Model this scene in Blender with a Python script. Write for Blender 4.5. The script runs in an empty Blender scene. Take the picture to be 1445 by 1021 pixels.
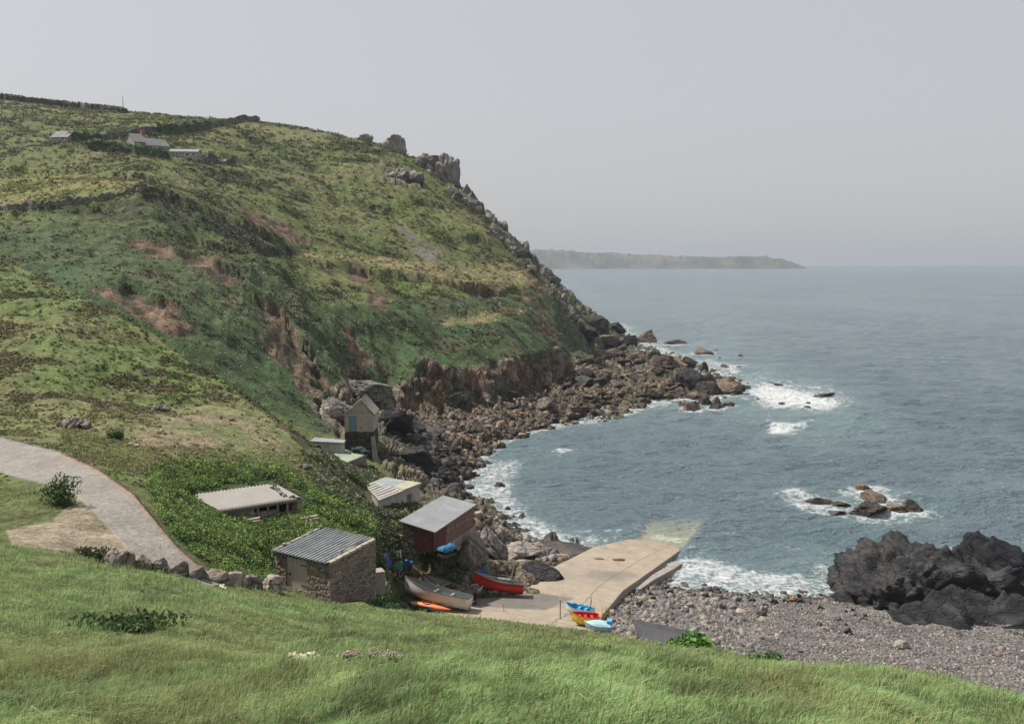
import bpy, bmesh, math, random
import numpy as np
from mathutils import Vector, Matrix, Euler
from mathutils.geometry import delaunay_2d_cdt

S = bpy.context.scene
COL = S.collection
random.seed(7)
RNG = np.random.default_rng(11)

# ------------------------------------------------------------------ camera
F = 1400.0                       # focal length in photo pixels (photo 1445 x 1021)
CX, CY, HZN, CH = 722.5, 510.5, 369.0, 35.0
PITCH = math.atan((CY - HZN) / F)
cs, sn = math.cos(PITCH), math.sin(PITCH)

def ray(px, py):
    dx, dy = (px - CX) / F, (CY - py) / F
    return dx, cs + sn * dy, -sn + cs * dy
def P(px, py, Y):
    d = ray(px, py); t = Y / d[1]
    return np.array([d[0] * t, Y, CH + d[2] * t])
def G(px, py, z=0.0):
    d = ray(px, py); t = (z - CH) / d[2]
    return np.array([d[0] * t, d[1] * t, z])
def H(px, Y, z):
    dep = Y * cs + (CH - z) * sn
    return np.array([(px - CX) / F * dep, Y, z])
def to_px(X, Y, Z):
    dep = Y * cs - (Z - CH) * sn
    up = Y * sn + (Z - CH) * cs
    return CX + F * X / dep, CY - F * up / dep

cam = bpy.data.cameras.new("camera"); cam_o = bpy.data.objects.new("camera", cam); COL.objects.link(cam_o)
cam.sensor_width = 36.0; cam.lens = 36.0 * F / 1445.0
cam.clip_start = 0.2; cam.clip_end = 40000
cam_o.location = (0, 0, CH); cam_o.rotation_euler = (math.pi / 2 - PITCH, 0, 0)
S.camera = cam_o

# ------------------------------------------------------------------ noise
def _hash(ix, iy, iz, seed):
    h = (ix.astype(np.uint32) * np.uint32(374761393)) ^ (iy.astype(np.uint32) * np.uint32(668265263)) ^ (iz.astype(np.uint32) * np.uint32(2147483647 - 59)) ^ np.uint32((seed * 974711 + 12345) & 0xffffffff)
    h = (h ^ (h >> np.uint32(13))) * np.uint32(1274126177)
    h = (h ^ (h >> np.uint32(16))) * np.uint32(2246822519)
    h ^= h >> np.uint32(15)
    return h.astype(np.float32) * np.float32(1 / 4294967295.0)
def vnoise(x, y, z, seed=0):
    x = np.asarray(x, np.float32); y = np.asarray(y, np.float32); z = np.asarray(z, np.float32)
    x, y, z = np.broadcast_arrays(x, y, z)
    fx, fy, fz = np.floor(x), np.floor(y), np.floor(z)
    ix, iy, iz = fx.astype(np.int64), fy.astype(np.int64), fz.astype(np.int64)
    ux, uy, uz = x - fx, y - fy, z - fz
    ux = ux * ux * ux * (ux * (ux * 6 - 15) + 10); uy = uy * uy * uy * (uy * (uy * 6 - 15) + 10); uz = uz * uz * uz * (uz * (uz * 6 - 15) + 10)
    r = 0
    for a in (0, 1):
        wx = ux if a else 1 - ux
        for b in (0, 1):
            wy = uy if b else 1 - uy
            for c in (0, 1):
                wz = uz if c else 1 - uz
                r = r + wx * wy * wz * _hash(ix + a, iy + b, iz + c, seed)
    return r * 2 - 1
def fbm(x, y, z, octv=4, seed=0, gain=0.5, lac=2.03):
    a, s, f, n = 1.0, 0, 1.0, 0
    for o in range(octv):
        s = s + a * vnoise(x * f, y * f, z * f, seed + o * 17); n += a
        a *= gain; f *= lac
    return s / n
def ridged(x, y, z, octv=4, seed=0, gain=0.5):
    a, s, f, n = 1.0, 0, 1.0, 0
    for o in range(octv):
        s = s + a * (1 - np.abs(vnoise(x * f, y * f, z * f, seed + o * 17)) * 2); n += a
        a *= gain; f *= 2.1
    return s / n
def cells(x, y, z, seed=0):
    """nearest-cell random value and distance to the nearest / second-nearest point"""
    x = np.asarray(x, np.float32); y = np.asarray(y, np.float32); z = np.asarray(z, np.float32)
    ix, iy, iz = np.floor(x).astype(np.int64), np.floor(y).astype(np.int64), np.floor(z).astype(np.int64)
    d1 = np.full(x.shape, 9.0, np.float32); d2 = d1.copy(); val = np.zeros(x.shape, np.float32)
    for a in (-1, 0, 1):
        for b in (-1, 0, 1):
            for c in (-1, 0, 1):
                jx, jy, jz = ix + a, iy + b, iz + c
                dx = jx + _hash(jx, jy, jz, seed) - x; dy = jy + _hash(jx, jy, jz, seed + 1) - y; dz = jz + _hash(jx, jy, jz, seed + 2) - z
                d = dx * dx + dy * dy + dz * dz
                near = d < d1
                d2 = np.where(near, d1, np.minimum(d2, d))
                val = np.where(near, _hash(jx, jy, jz, seed + 3), val)
                d1 = np.where(near, d, d1)
    return val, np.sqrt(d1), np.sqrt(d2)
def sstep(a, b, x):
    t = np.clip((x - a) / (b - a), 0, 1)
    return t * t * (3 - 2 * t)
def inpoly(px, py, poly):
    poly = np.asarray(poly, float); r = np.zeros(px.shape, bool); j = len(poly) - 1
    for i in range(len(poly)):
        xi, yi = poly[i]; xj, yj = poly[j]
        if yi != yj:
            r ^= ((yi > py) != (yj > py)) & (px < (xj - xi) * (py - yi) / (yj - yi) + xi)
        j = i
    return r
def polydist(px, py, poly, closed=True):
    """signed distance in photo pixels, negative inside"""
    poly = np.asarray(poly, float); d = np.full(px.shape, 1e9, np.float32)
    n = len(poly)
    for i in range(n if closed else n - 1):
        a, b = poly[i], poly[(i + 1) % n]
        ab = b - a; t = np.clip(((px - a[0]) * ab[0] + (py - a[1]) * ab[1]) / max(ab @ ab, 1e-9), 0, 1)
        d = np.minimum(d, np.hypot(px - a[0] - t * ab[0], py - a[1] - t * ab[1]))
    return np.where(inpoly(px, py, poly), -d, d) if closed else d

# ------------------------------------------------------------------ mesh helpers
def np_mesh(name, V, quads=None, tris=None, smooth=True):
    V = np.asarray(V, np.float32)
    me = bpy.data.meshes.new(name)
    me.vertices.add(len(V)); me.vertices.foreach_set("co", V.ravel())
    nq = 0 if quads is None else len(quads); nt = 0 if tris is None else len(tris)
    idx = []
    if nq: idx.append(np.asarray(quads, np.int32).ravel())
    if nt: idx.append(np.asarray(tris, np.int32).ravel())
    idx = np.concatenate(idx)
    starts = np.concatenate([np.arange(nq) * 4, nq * 4 + np.arange(nt) * 3]).astype(np.int32)
    me.loops.add(len(idx)); me.loops.foreach_set("vertex_index", idx)
    me.polygons.add(nq + nt); me.polygons.foreach_set("loop_start", starts)
    me.update(calc_edges=True)
    if smooth: me.polygons.foreach_set("use_smooth", np.ones(nq + nt, bool))
    return me
def attr(me, name, vals, kind="FLOAT"):
    a = me.attributes.new(name, "FLOAT_COLOR" if kind == "COLOR" else "FLOAT", "POINT")
    if kind == "COLOR":
        v = np.ones((len(vals), 4), np.float32); v[:, :3] = vals
        a.data.foreach_set("color", v.ravel())
    else:
        a.data.foreach_set("value", np.asarray(vals, np.float32))
def grid_quads(nc, nr):
    i = np.arange(nc - 1)[:, None] * nr + np.arange(nr - 1)[None, :]
    return np.stack([i, i + nr, i + nr + 1, i + 1], -1).reshape(-1, 4)
def link(name, me, mat=None, parent=None):
    o = bpy.data.objects.new(name, me); COL.objects.link(o)
    if mat is not None: me.materials.append(mat)
    if parent is not None: o.parent = parent
    return o
def tag(o, label=None, cat=None, group=None, kind=None):
    if label: o["label"] = label
    if cat: o["category"] = cat
    if group: o["group"] = group
    if kind: o["kind"] = kind
    return o
def thing(name, label, cat, loc=(0, 0, 0), rot=(0, 0, 0), group=None):
    o = bpy.data.objects.new(name, None); COL.objects.link(o)
    o.location = loc; o.rotation_euler = rot; o.empty_display_size = 0.3
    return tag(o, label, cat, group)

class MB:
    """collects primitive shapes into one mesh"""
    def __init__(s): s.v, s.f = [], []
    def add(s, vs, fs):
        n = len(s.v); s.v += [tuple(map(float, v)) for v in vs]; s.f += [tuple(n + i for i in f) for f in fs]; return s
    def box(s, c, size, rot=None, taper=1.0):
        x, y, z = [a / 2 for a in size]
        vs = [Vector((a * x * (taper if k > 0 else 1), b * y * (taper if k > 0 else 1), k * z)) for k in (-1, 1) for a, b in ((-1, -1), (1, -1), (1, 1), (-1, 1))]
        if rot is not None:
            m = rot if isinstance(rot, Matrix) else Euler(rot).to_matrix()
            vs = [m @ v for v in vs]
        return s.add([v + Vector(c) for v in vs], [(3, 2, 1, 0), (4, 5, 6, 7), (0, 1, 5, 4), (1, 2, 6, 5), (2, 3, 7, 6), (3, 0, 4, 7)])
    def hexa(s, bot, top):
        return s.add(list(bot) + list(top), [(3, 2, 1, 0), (4, 5, 6, 7), (0, 1, 5, 4), (1, 2, 6, 5), (2, 3, 7, 6), (3, 0, 4, 7)])
    def tube(s, pts, r, n=6, caps=True):
        pts = [Vector(p) for p in pts]; rs = r if isinstance(r, (list, tuple)) else [r] * len(pts)
        base = len(s.v); ref = None
        for i, p in enumerate(pts):
            d = (pts[min(i + 1, len(pts) - 1)] - pts[max(i - 1, 0)]).normalized()
            if ref is None: ref = d.orthogonal()
            a = (ref - d * ref.dot(d)).normalized(); b = d.cross(a); ref = a
            for k in range(n):
                t = 2 * math.pi * k / n
                s.v.append(tuple(p + (a * math.cos(t) + b * math.sin(t)) * rs[i]))
        for i in range(len(pts) - 1):
            for k in range(n):
                s.f.append((base + i * n + k, base + i * n + (k + 1) % n, base + (i + 1) * n + (k + 1) % n, base + (i + 1) * n + k))
        if caps:
            s.f.append(tuple(base + k for k in reversed(range(n)))); s.f.append(tuple(base + (len(pts) - 1) * n + k for k in range(n)))
        return s
    def mesh(s, name, smooth=False):
        me = bpy.data.meshes.new(name); me.from_pydata(s.v, [], s.f); me.update()
        if smooth: me.polygons.foreach_set("use_smooth", [True] * len(me.polygons))
        return me
    def obj(s, name, mat, parent=None, smooth=False, bevel=0):
        o = link(name, s.mesh(name, smooth), mat, parent)
        if bevel:
            m = o.modifiers.new("bevel", "BEVEL"); m.width = bevel; m.segments = 2; m.limit_method = "ANGLE"
        return o
# ------------------------------------------------------------------ materials
class NT:
    def __init__(s, name):
        s.m = bpy.data.materials.new(name); s.m.use_nodes = True; s.t = s.m.node_tree; s.t.nodes.clear()
        s.out = s.n("ShaderNodeOutputMaterial")
    def n(s, typ, **kw):
        nd = s.t.nodes.new(typ)
        for k, v in kw.items():
            if k.startswith("_"): setattr(nd, k[1:], v)
            else:
                key = k.replace("__", " ")
                s.set(nd.inputs[int(key[1:])] if key[0] == "i" and key[1:].isdigit() else nd.inputs[key], v)
        return nd
    def set(s, inp, v):
        if isinstance(v, bpy.types.NodeSocket): s.t.links.new(v, inp)
        elif isinstance(v, bpy.types.Node): s.t.links.new(v.outputs[0], inp)
        elif hasattr(inp.default_value, "__len__") and not hasattr(v, "__len__"): inp.default_value = [v] * len(inp.default_value)
        elif hasattr(inp.default_value, "__len__") and len(v) == 3 and len(inp.default_value) == 4: inp.default_value = (*v, 1)
        else: inp.default_value = v
    def math(s, op, a, b=0.0, clamp=False):
        nd = s.n("ShaderNodeMath", _operation=op, _use_clamp=clamp); s.set(nd.inputs[0], a); s.set(nd.inputs[1], b); return nd.outputs[0]
    def mix(s, fac, a, b, blend="MIX"):
        nd = s.n("ShaderNodeMix", _data_type="RGBA", _blend_type=blend)
        s.set(nd.inputs[0], fac); s.set(nd.inputs[6], a); s.set(nd.inputs[7], b); return nd.outputs[2]
    def ramp(s, fac, stops):
        nd = s.n("ShaderNodeValToRGB"); s.set(nd.inputs[0], fac); e = nd.color_ramp.elements
        while len(e) < len(stops): e.new(0.5)
        for k, (p, c) in enumerate(stops):
            e[k].position = p; e[k].color = (*c, 1) if hasattr(c, "__len__") else (c, c, c, 1)
        return nd.outputs[0]
    def noise(s, scale, detail=4, rough=0.55, vec=None, dist=0.0, out=0):
        nd = s.n("ShaderNodeTexNoise", Scale=scale, Detail=detail, Roughness=rough, Distortion=dist)
        if vec is not None: s.set(nd.inputs["Vector"], vec)
        return nd.outputs[out]
    def coord(s, which="Object"): return s.n("ShaderNodeTexCoord").outputs[which]
    def pos(s): return s.n("ShaderNodeNewGeometry").outputs["Position"]
    def scaled(s, vec, sc):
        nd = s.n("ShaderNodeMapping"); s.set(nd.inputs[0], vec); nd.inputs["Scale"].default_value = sc; return nd.outputs[0]
    def attr(s, name, out="Fac"): return s.n("ShaderNodeAttribute", _attribute_name=name).outputs[out]
    def bump(s, h, strength=0.5, dist=0.1, normal=None):
        nd = s.n("ShaderNodeBump", Strength=strength, Distance=dist, Height=h)
        if normal is not None: s.set(nd.inputs["Normal"], normal)
        return nd.outputs[0]
    def bsdf(s, color, rough=0.9, normal=None, spec=0.25, **kw):
        nd = s.n("ShaderNodeBsdfPrincipled", Roughness=rough, **{"Base Color": color, "Specular IOR Level": spec}, **kw)
        if normal is not None: s.set(nd.inputs["Normal"], normal)
        s.t.links.new(nd.outputs[0], s.out.inputs[0]); return nd

def surf(name, c1, c2, scale=3.0, rough=0.85, bump=0.3, c3=None, stretch=(1, 1, 1), spec=0.25, fine=8.0, dist=0.02, lo=0.35, hi=0.65):
    """two-tone weathered surface with an optional third stain colour"""
    k = NT(name); v = k.scaled(k.coord(), stretch)
    a = k.noise(scale, 6, 0.6, v)
    col = k.ramp(a, [(lo, c1), (hi, c2)])
    if c3 is not None:
        col = k.mix(k.ramp(k.noise(scale * 0.7, 5, 0.65, k.scaled(k.coord(), (1.3, 1.1, 0.9))), [(0.55, 0.0), (0.66, 1.0)]), col, c3)
    f = k.noise(scale * fine, 4, 0.6, v)
    col = k.mix(0.35, col, k.ramp(f, [(0.3, 0.55), (0.7, 1.3)]), "MULTIPLY")
    k.bsdf(col, rough, k.bump(k.math("ADD", a, k.math("MULTIPLY", f, 0.5)), bump, dist), spec)
    return k.m
def paint(name, c, rough=0.45, dirt=(0.12, 0.11, 0.09), amt=0.35, scale=3.0):
    k = NT(name); v = k.coord()
    d = k.ramp(k.noise(scale, 8, 0.7, v), [(0.45, 0.0), (0.75, 1.0)])
    col = k.mix(k.math("MULTIPLY", d, amt), c, dirt)
    col = k.mix(k.ramp(k.noise(scale * 0.5, 3, 0.5, v), [(0.35, 0.25), (0.7, 0.0)]), col, [min(1, x * 1.35 + 0.03) for x in c])
    k.bsdf(col, k.math("ADD", rough, k.math("MULTIPLY", d, 0.3)), k.bump(k.noise(scale * 6, 3, 0.5, v), 0.12, 0.01), 0.4)
    return k.m
def masonry(name, tones, mortar, scale=4.0, squash=(1, 1, 1.5), bump=0.9, edge=0.07):
    k = NT(name); v = k.scaled(k.coord(), squash)
    v = k.n("ShaderNodeVectorMath", _operation="ADD", i0=v, i1=k.n("ShaderNodeVectorMath", _operation="SCALE", i0=k.noise(2.5, 2, 0.5, k.coord(), out=1), Scale=0.22)).outputs[0]
    c = k.n("ShaderNodeTexVoronoi", Scale=scale, Vector=v, Randomness=0.9)
    e = k.n("ShaderNodeTexVoronoi", _feature="DISTANCE_TO_EDGE", Scale=scale, Vector=v, Randomness=0.9)
    sep = k.n("ShaderNodeSeparateColor", Color=c.outputs["Color"])
    n = len(tones)
    col = k.ramp(sep.outputs[0], [((i + 0.5) / n, t) for i, t in enumerate(tones)])
    col = k.mix(0.6, col, k.ramp(k.noise(scale * 4, 5, 0.65, v), [(0.3, 0.5), (0.7, 1.35)]), "MULTIPLY")
    m = k.ramp(e.outputs[0], [(edge * 0.3, 1.0), (edge, 0.0)])
    col = k.mix(m, col, mortar)
    h = k.math("ADD", k.ramp(e.outputs[0], [(0.0, 0.0), (edge * 2, 1.0)]), k.math("MULTIPLY", k.noise(scale * 5, 4, 0.6, v), 0.5))
    k.bsdf(col, 0.93, k.bump(h, bump, 0.06), 0.15)
    return k.m
def planks(name, c1, c2, width=0.14, axis=0, rough=0.8, gap=(0.02, 0.015, 0.012)):
    k = NT(name); co = k.coord(); sp = k.n("ShaderNodeSeparateXYZ", Vector=co)
    t = k.math("DIVIDE", sp.outputs[axis], width)
    fr = k.math("FRACT", t); fl = k.math("FLOOR", t)
    rnd = k.n("ShaderNodeTexWhiteNoise", _noise_dimensions="1D", W=fl).outputs[0]
    grain = k.noise(6.0, 5, 0.65, k.scaled(co, (8 if axis == 0 else 1.5, 8 if axis == 1 else 1.5, 0.9)))
    col = k.mix(k.math("ADD", k.math("MULTIPLY", rnd, 0.5), k.math("MULTIPLY", grain, 0.6), True), c1, c2)
    g = k.ramp(k.math("ABSOLUTE", k.math("SUBTRACT", fr, 0.5)), [(0.44, 0.0), (0.485, 1.0)])
    col = k.mix(g, col, gap)
    k.bsdf(col, rough, k.bump(k.math("SUBTRACT", k.math("MULTIPLY", grain, 0.3), g), 0.6, 0.015), 0.25)
    return k.m
def rockmat(name, c1, c2, c3, wet=True, scale=0.8, strata=None, lichen=None, cracks=0.6):
    """rock: mottled tones, cracks, dark and glossier in the tide zone"""
    k = NT(name); p = k.pos()
    rnd = k.n("ShaderNodeObjectInfo").outputs["Random"]
    q = k.scaled(p, strata) if strata else p
    a = k.noise(scale, 7, 0.62, q, 0.3)
    b = k.noise(scale * 5.3, 5, 0.65, q)
    col = k.ramp(k.math("ADD", k.math("MULTIPLY", a, 0.75), k.math("MULTIPLY", rnd, 0.25)), [(0.38, c1), (0.5, c2), (0.66, c3)])
    col = k.mix(0.7, col, k.ramp(b, [(0.3, 0.5), (0.7, 1.4)]), "MULTIPLY")
    if lichen:
        col = k.mix(k.ramp(k.noise(scale * 1.7, 6, 0.7, p), [(0.58, 0.0), (0.68, 0.75)]), col, lichen)
    cr = k.n("ShaderNodeTexVoronoi", _feature="DISTANCE_TO_EDGE", Scale=scale * 1.3, Vector=k.n("ShaderNodeVectorMath", _operation="ADD", i0=q, i1=k.noise(scale * 2, 3, 0.6, p, out=1)).outputs[0])
    crack = k.ramp(cr.outputs[0], [(0.0, 1.0), (0.05, 0.0)])
    col = k.mix(k.math("MULTIPLY", crack, cracks), col, (0.02, 0.02, 0.02))
    rough = 0.9
    if wet:
        z = k.n("ShaderNodeSeparateXYZ", Vector=p).outputs[2]
        w = k.ramp(k.math("ADD", k.math("MULTIPLY", z, 0.5), k.math("MULTIPLY", a, 0.9)), [(0.55, 1.0), (1.0, 0.0)])
        col = k.mix(k.math("MULTIPLY", w, 0.62), col, (0.028, 0.026, 0.024))
        rough = k.math("SUBTRACT", 0.9, k.math("MULTIPLY", w, 0.4))
    h = k.math("ADD", k.math("MULTIPLY", a, 1.0), k.math("ADD", k.math("MULTIPLY", b, 0.45), k.math("MULTIPLY", crack, -0.4)))
    k.bsdf(col, rough, k.bump(h, 0.8, 0.5), 0.3)
    return k.m
def leafmat(name, rough=0.75, trans=0.25):
    k = NT(name); c = k.attr("tint", "Color")
    d = k.n("ShaderNodeBsdfPrincipled", Roughness=rough, **{"Base Color": c, "Specular IOR Level": 0.2})
    t = k.n("ShaderNodeBsdfTranslucent", Color=c)
    mx = k.n("ShaderNodeMixShader", i0=trans); k.t.links.new(d.outputs[0], mx.inputs[1]); k.t.links.new(t.outputs[0], mx.inputs[2])
    k.t.links.new(mx.outputs[0], k.out.inputs[0]); return k.m

M = {}
k = NT("terrain"); p = k.pos(); c = k.attr("ground", "Color")
f1 = k.noise(0.55, 6, 0.65, p); f2 = k.noise(3.1, 5, 0.65, p); f3 = k.noise(14.0, 4, 0.6, p)
rk = k.attr("rocky")
pl_ = k.attr("plain"); inv_ = k.math("SUBTRACT", 1.0, k.math("MULTIPLY", pl_, .66))
c = k.mix(k.math("MULTIPLY", inv_, .8), c, k.ramp(f1, [(0.36, 0.55), (0.64, 1.45)]), "MULTIPLY")
c = k.mix(k.math("MULTIPLY", inv_, .85), c, k.ramp(f2, [(0.36, 0.5), (0.64, 1.55)]), "MULTIPLY")
c = k.mix(k.math("MULTIPLY", inv_, .6), c, k.ramp(f3, [(0.36, 0.55), (0.64, 1.45)]), "MULTIPLY")
h = k.math("ADD", f1, k.math("ADD", k.math("MULTIPLY", f2, 0.5), k.math("MULTIPLY", f3, 0.14)))
cr = k.n("ShaderNodeTexVoronoi", _feature="DISTANCE_TO_EDGE", Scale=0.9, Vector=k.n("ShaderNodeVectorMath", _operation="ADD", i0=k.scaled(p, (1, 1, 0.45)), i1=k.noise(1.1, 4, 0.6, p, out=1)).outputs[0])
crack = k.math("MULTIPLY", k.ramp(cr.outputs[0], [(0.0, 1.0), (0.06, 0.0)]), rk)
c = k.mix(k.math("MULTIPLY", crack, 0.7), c, (0.02, 0.019, 0.018))
h = k.math("MULTIPLY", k.math("SUBTRACT", h, k.math("MULTIPLY", crack, 0.6)), inv_)
k.bsdf(c, k.attr("gloss"), k.bump(h, 0.9, 1.0), 0.2); M["terrain"] = k.m

M["leaf"] = leafmat("leaf"); M["grass"] = leafmat("grass_blade", 0.7, 0.35)
M["stone_mix"] = leafmat("shingle_stone", 0.85, 0.0)
M["rock_brown"] = rockmat("rock_brown", (0.035, 0.03, 0.028), (0.115, 0.085, 0.064), (0.22, 0.165, 0.12), scale=0.6)
M["rock_dark"] = rockmat("rock_dark", (0.016, 0.017, 0.02), (0.036, 0.036, 0.038), (0.085, 0.078, 0.072), scale=0.55, strata=(0.8, 0.8, 1.9))
M["rock_black"] = rockmat("rock_black", (0.008, 0.009, 0.012), (0.018, 0.019, 0.023), (0.055, 0.052, 0.051), scale=0.5, strata=(.7, .7, 2.2), cracks=.15)
M["rock_grey"] = rockmat("rock_grey", (0.09, 0.085, 0.08), (0.19, 0.175, 0.155), (0.29, 0.265, 0.235), wet=False, scale=0.35, strata=(1, 1, 0.5), lichen=(0.24, 0.21, 0.13))
M["rock_pale"] = rockmat("rock_pale", (0.15, 0.13, 0.11), (0.25, 0.215, 0.18), (0.34, 0.29, 0.24), wet=False, scale=0.7)
M["rubble"] = masonry("rubble_stone", [(0.11, 0.095, 0.085), (0.25, 0.205, 0.17), (0.17, 0.155, 0.15), (0.33, 0.255, 0.195), (0.2, 0.145, 0.115), (0.38, 0.33, 0.28)], (0.22, 0.195, 0.17), 3.6, (1, 1, 1.7), 0.8, 0.09)
M["drystone"] = masonry("dry_stone", [(0.12, 0.11, 0.105), (0.22, 0.2, 0.18), (0.17, 0.155, 0.14), (0.28, 0.25, 0.22)], (0.05, 0.05, 0.04), 1.4, (1, 1, 1.6), 1.0, 0.1)
M["dark_stone"] = masonry("dark_plinth_stone", [(0.04, 0.04, 0.042), (0.085, 0.08, 0.072), (0.06, 0.056, 0.053)], (0.016, 0.016, 0.016), 2.2, (0.6, 0.6, 2.2), 1.0, 0.1)
M["concrete"] = surf("concrete", (0.2, 0.185, 0.165), (0.29, 0.265, 0.235), 1.2, 0.9, 0.3, (0.16, 0.145, 0.125))
M["render"] = surf("old_render", (0.27, 0.245, 0.2), (0.36, 0.33, 0.28), 1.6, 0.9, 0.3, (0.2, 0.17, 0.12))
M["wash"] = surf("limewash", (0.3, 0.285, 0.265), (0.4, 0.385, 0.36), 1.8, 0.9, 0.25, (0.22, 0.2, 0.175))
M["tin_blue"] = surf("corrugated_blue_grey", (0.085, 0.13, 0.15), (0.13, 0.175, 0.19), 1.0, 0.5, 0.15, (0.22, 0.19, 0.16), spec=0.4)
M["tin_pale"] = surf("corrugated_pale", (0.185, 0.176, 0.16), (0.245, 0.235, 0.218), 0.8, 0.55, 0.12, (0.32, 0.265, 0.22), spec=0.4)
M["felt_grey"] = surf("roof_felt_grey", (0.185, 0.2, 0.205), (0.245, 0.255, 0.26), 0.5, 0.8, 0.15, (0.2, 0.215, 0.225))
M["felt_green"] = surf("roof_felt_green", (0.2, 0.25, 0.18), (0.25, 0.31, 0.22), 0.5, 0.9, 0.15, (0.27, 0.3, 0.21))
M["felt_dark"] = surf("roof_felt_dark", (0.055, 0.057, 0.065), (0.08, 0.08, 0.09), 0.7, 0.85, 0.2)
M["patch_blue"] = surf("roof_patch_blue", (0.19, 0.235, 0.235), (0.26, 0.29, 0.285), 0.8, 0.85, 0.15, (0.28, 0.28, 0.24))
M["patch_cream"] = surf("roof_patch_cream", (0.29, 0.29, 0.2), (0.36, 0.355, 0.26), 0.9, 0.85, 0.15)
M["patch_pale"] = surf("roof_patch_pale", (0.28, 0.26, 0.235), (0.38, 0.36, 0.33), 0.8, 0.85, 0.25, (0.3, 0.27, 0.24), (0.5, 3, 1))
M["slate"] = surf("slate_roof", (0.11, 0.11, 0.115), (0.17, 0.165, 0.165), 0.6, 0.75, 0.3, (0.2, 0.18, 0.15))
M["wood_grey"] = planks("weathered_boards", (0.36, 0.325, 0.285), (0.48, 0.44, 0.385), 0.15, 0, 0.85, (0.08, 0.065, 0.055))
M["wood_red"] = planks("red_brown_boards", (0.085, 0.03, 0.022), (0.14, 0.05, 0.035), 0.2, 0)
M["wood_plum"] = planks("faded_red_boards", (0.15, 0.08, 0.07), (0.22, 0.125, 0.105), 0.16, 1)
M["timber"] = surf("timber", (0.2, 0.165, 0.13), (0.32, 0.27, 0.22), 3, 0.85, 0.3, None, (1, 1, 0.2))
M["rust"] = surf("rusty_iron", (0.12, 0.05, 0.025), (0.2, 0.09, 0.045), 6, 0.85, 0.3)
M["iron"] = surf("dark_iron", (0.03, 0.03, 0.032), (0.06, 0.055, 0.05), 5, 0.6, 0.2)
M["black"] = surf("black_parts_and_shade", (0.012, 0.012, 0.012), (0.02, 0.02, 0.02), 2, 0.95, 0.1)  # black parts; also paints the shade inside shelter and doorway
M["brick"] = surf("chimney_brick", (0.28, 0.1, 0.06), (0.36, 0.14, 0.09), 2, 0.9, 0.2)
M["door_blue"] = planks("blue_door_boards", (0.105, 0.17, 0.215), (0.14, 0.215, 0.265), 0.16, 0, 0.6, (0.05, 0.08, 0.1))
M["glass"] = surf("window_glass", (0.03, 0.035, 0.04), (0.06, 0.065, 0.07), 1, 0.12, 0.02, spec=0.6)
M["white"] = paint("white_paint", (0.62, 0.6, 0.56))
M["hull_white"] = paint("hull_off_white", (0.62, 0.6, 0.55), 0.5, (0.22, 0.2, 0.13), 0.55, 1.4)
M["boat_grey"] = paint("boat_pale_grey", (0.42, 0.43, 0.43), 0.5)
M["teal_deck"] = paint("teal_grey_deck", (0.16, 0.22, 0.22), 0.6)
M["boat_in"] = paint("boat_inside_grey", (0.26, 0.26, 0.25), 0.7)
M["red"] = paint("red_paint", (0.5, 0.022, 0.02), 0.35, (0.2, 0.02, 0.015), 0.3)
M["dark_red"] = paint("dark_red_paint", (0.25, 0.03, 0.035), 0.45)
M["maroon"] = paint("maroon_trim", (0.1, 0.04, 0.035), 0.5)
M["orange"] = paint("orange_plastic", (0.6, 0.15, 0.05), 0.4, (0.4, 0.1, 0.04), 0.25)
M["yellow"] = paint("yellow_paint", (0.75, 0.48, 0.04), 0.4, (0.5, 0.35, 0.06), 0.3)
M["sky_blue"] = paint("sky_blue_paint", (0.06, 0.3, 0.48), 0.4)
M["pale_blue"] = paint("pale_blue_cover", (0.25, 0.42, 0.5), 0.6)
M["barrel_blue"] = paint("barrel_blue", (0.02, 0.09, 0.36), 0.35, (0.05, 0.1, 0.2), 0.2)
M["tarp_blue"] = surf("tarpaulin_blue", (0.02, 0.1, 0.22), (0.05, 0.17, 0.3), 3, 0.6, 0.5)
M["teal"] = paint("teal_crate", (0.03, 0.2, 0.19), 0.5)
M["net"] = surf("dark_net", (0.015, 0.025, 0.028), (0.04, 0.06, 0.06), 14, 0.9, 0.8)
M["rope"] = surf("pale_rope", (0.3, 0.28, 0.24), (0.42, 0.4, 0.36), 9, 0.9, 0.3)
M["foam_buoy"] = paint("orange_buoy", (0.65, 0.18, 0.04), 0.5)
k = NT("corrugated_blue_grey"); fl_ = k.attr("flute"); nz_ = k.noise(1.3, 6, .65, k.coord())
pale_band_ = k.ramp(k.math("ADD", fl_, k.math("MULTIPLY", k.math("SUBTRACT", nz_, .5), .9)), [(.62, 0.0), (.9, 1.0)])  # pale tone along the crests of the flutes, broken up by noise
k.bsdf(k.mix(k.math("MULTIPLY", pale_band_, .8), k.mix(nz_, (.055, .095, .115), (.095, .135, .15)), (.3, .29, .265)), .55, k.bump(nz_, .1, .01), .35); M["tin_blue"] = k.m
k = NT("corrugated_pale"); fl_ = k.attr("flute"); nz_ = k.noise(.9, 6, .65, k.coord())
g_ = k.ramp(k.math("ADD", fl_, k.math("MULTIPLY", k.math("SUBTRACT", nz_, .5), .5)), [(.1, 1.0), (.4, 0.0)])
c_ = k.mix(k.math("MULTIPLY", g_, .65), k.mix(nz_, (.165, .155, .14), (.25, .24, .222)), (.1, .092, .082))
c_ = k.mix(k.ramp(k.noise(.6, 7, .7, k.scaled(k.coord(), (1.4, .7, 1))), [(.58, 0.0), (.68, .7)]), c_, (.2, .14, .1))
k.bsdf(c_, .6, k.bump(nz_, .1, .01), .35); M["tin_pale"] = k.m
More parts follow.
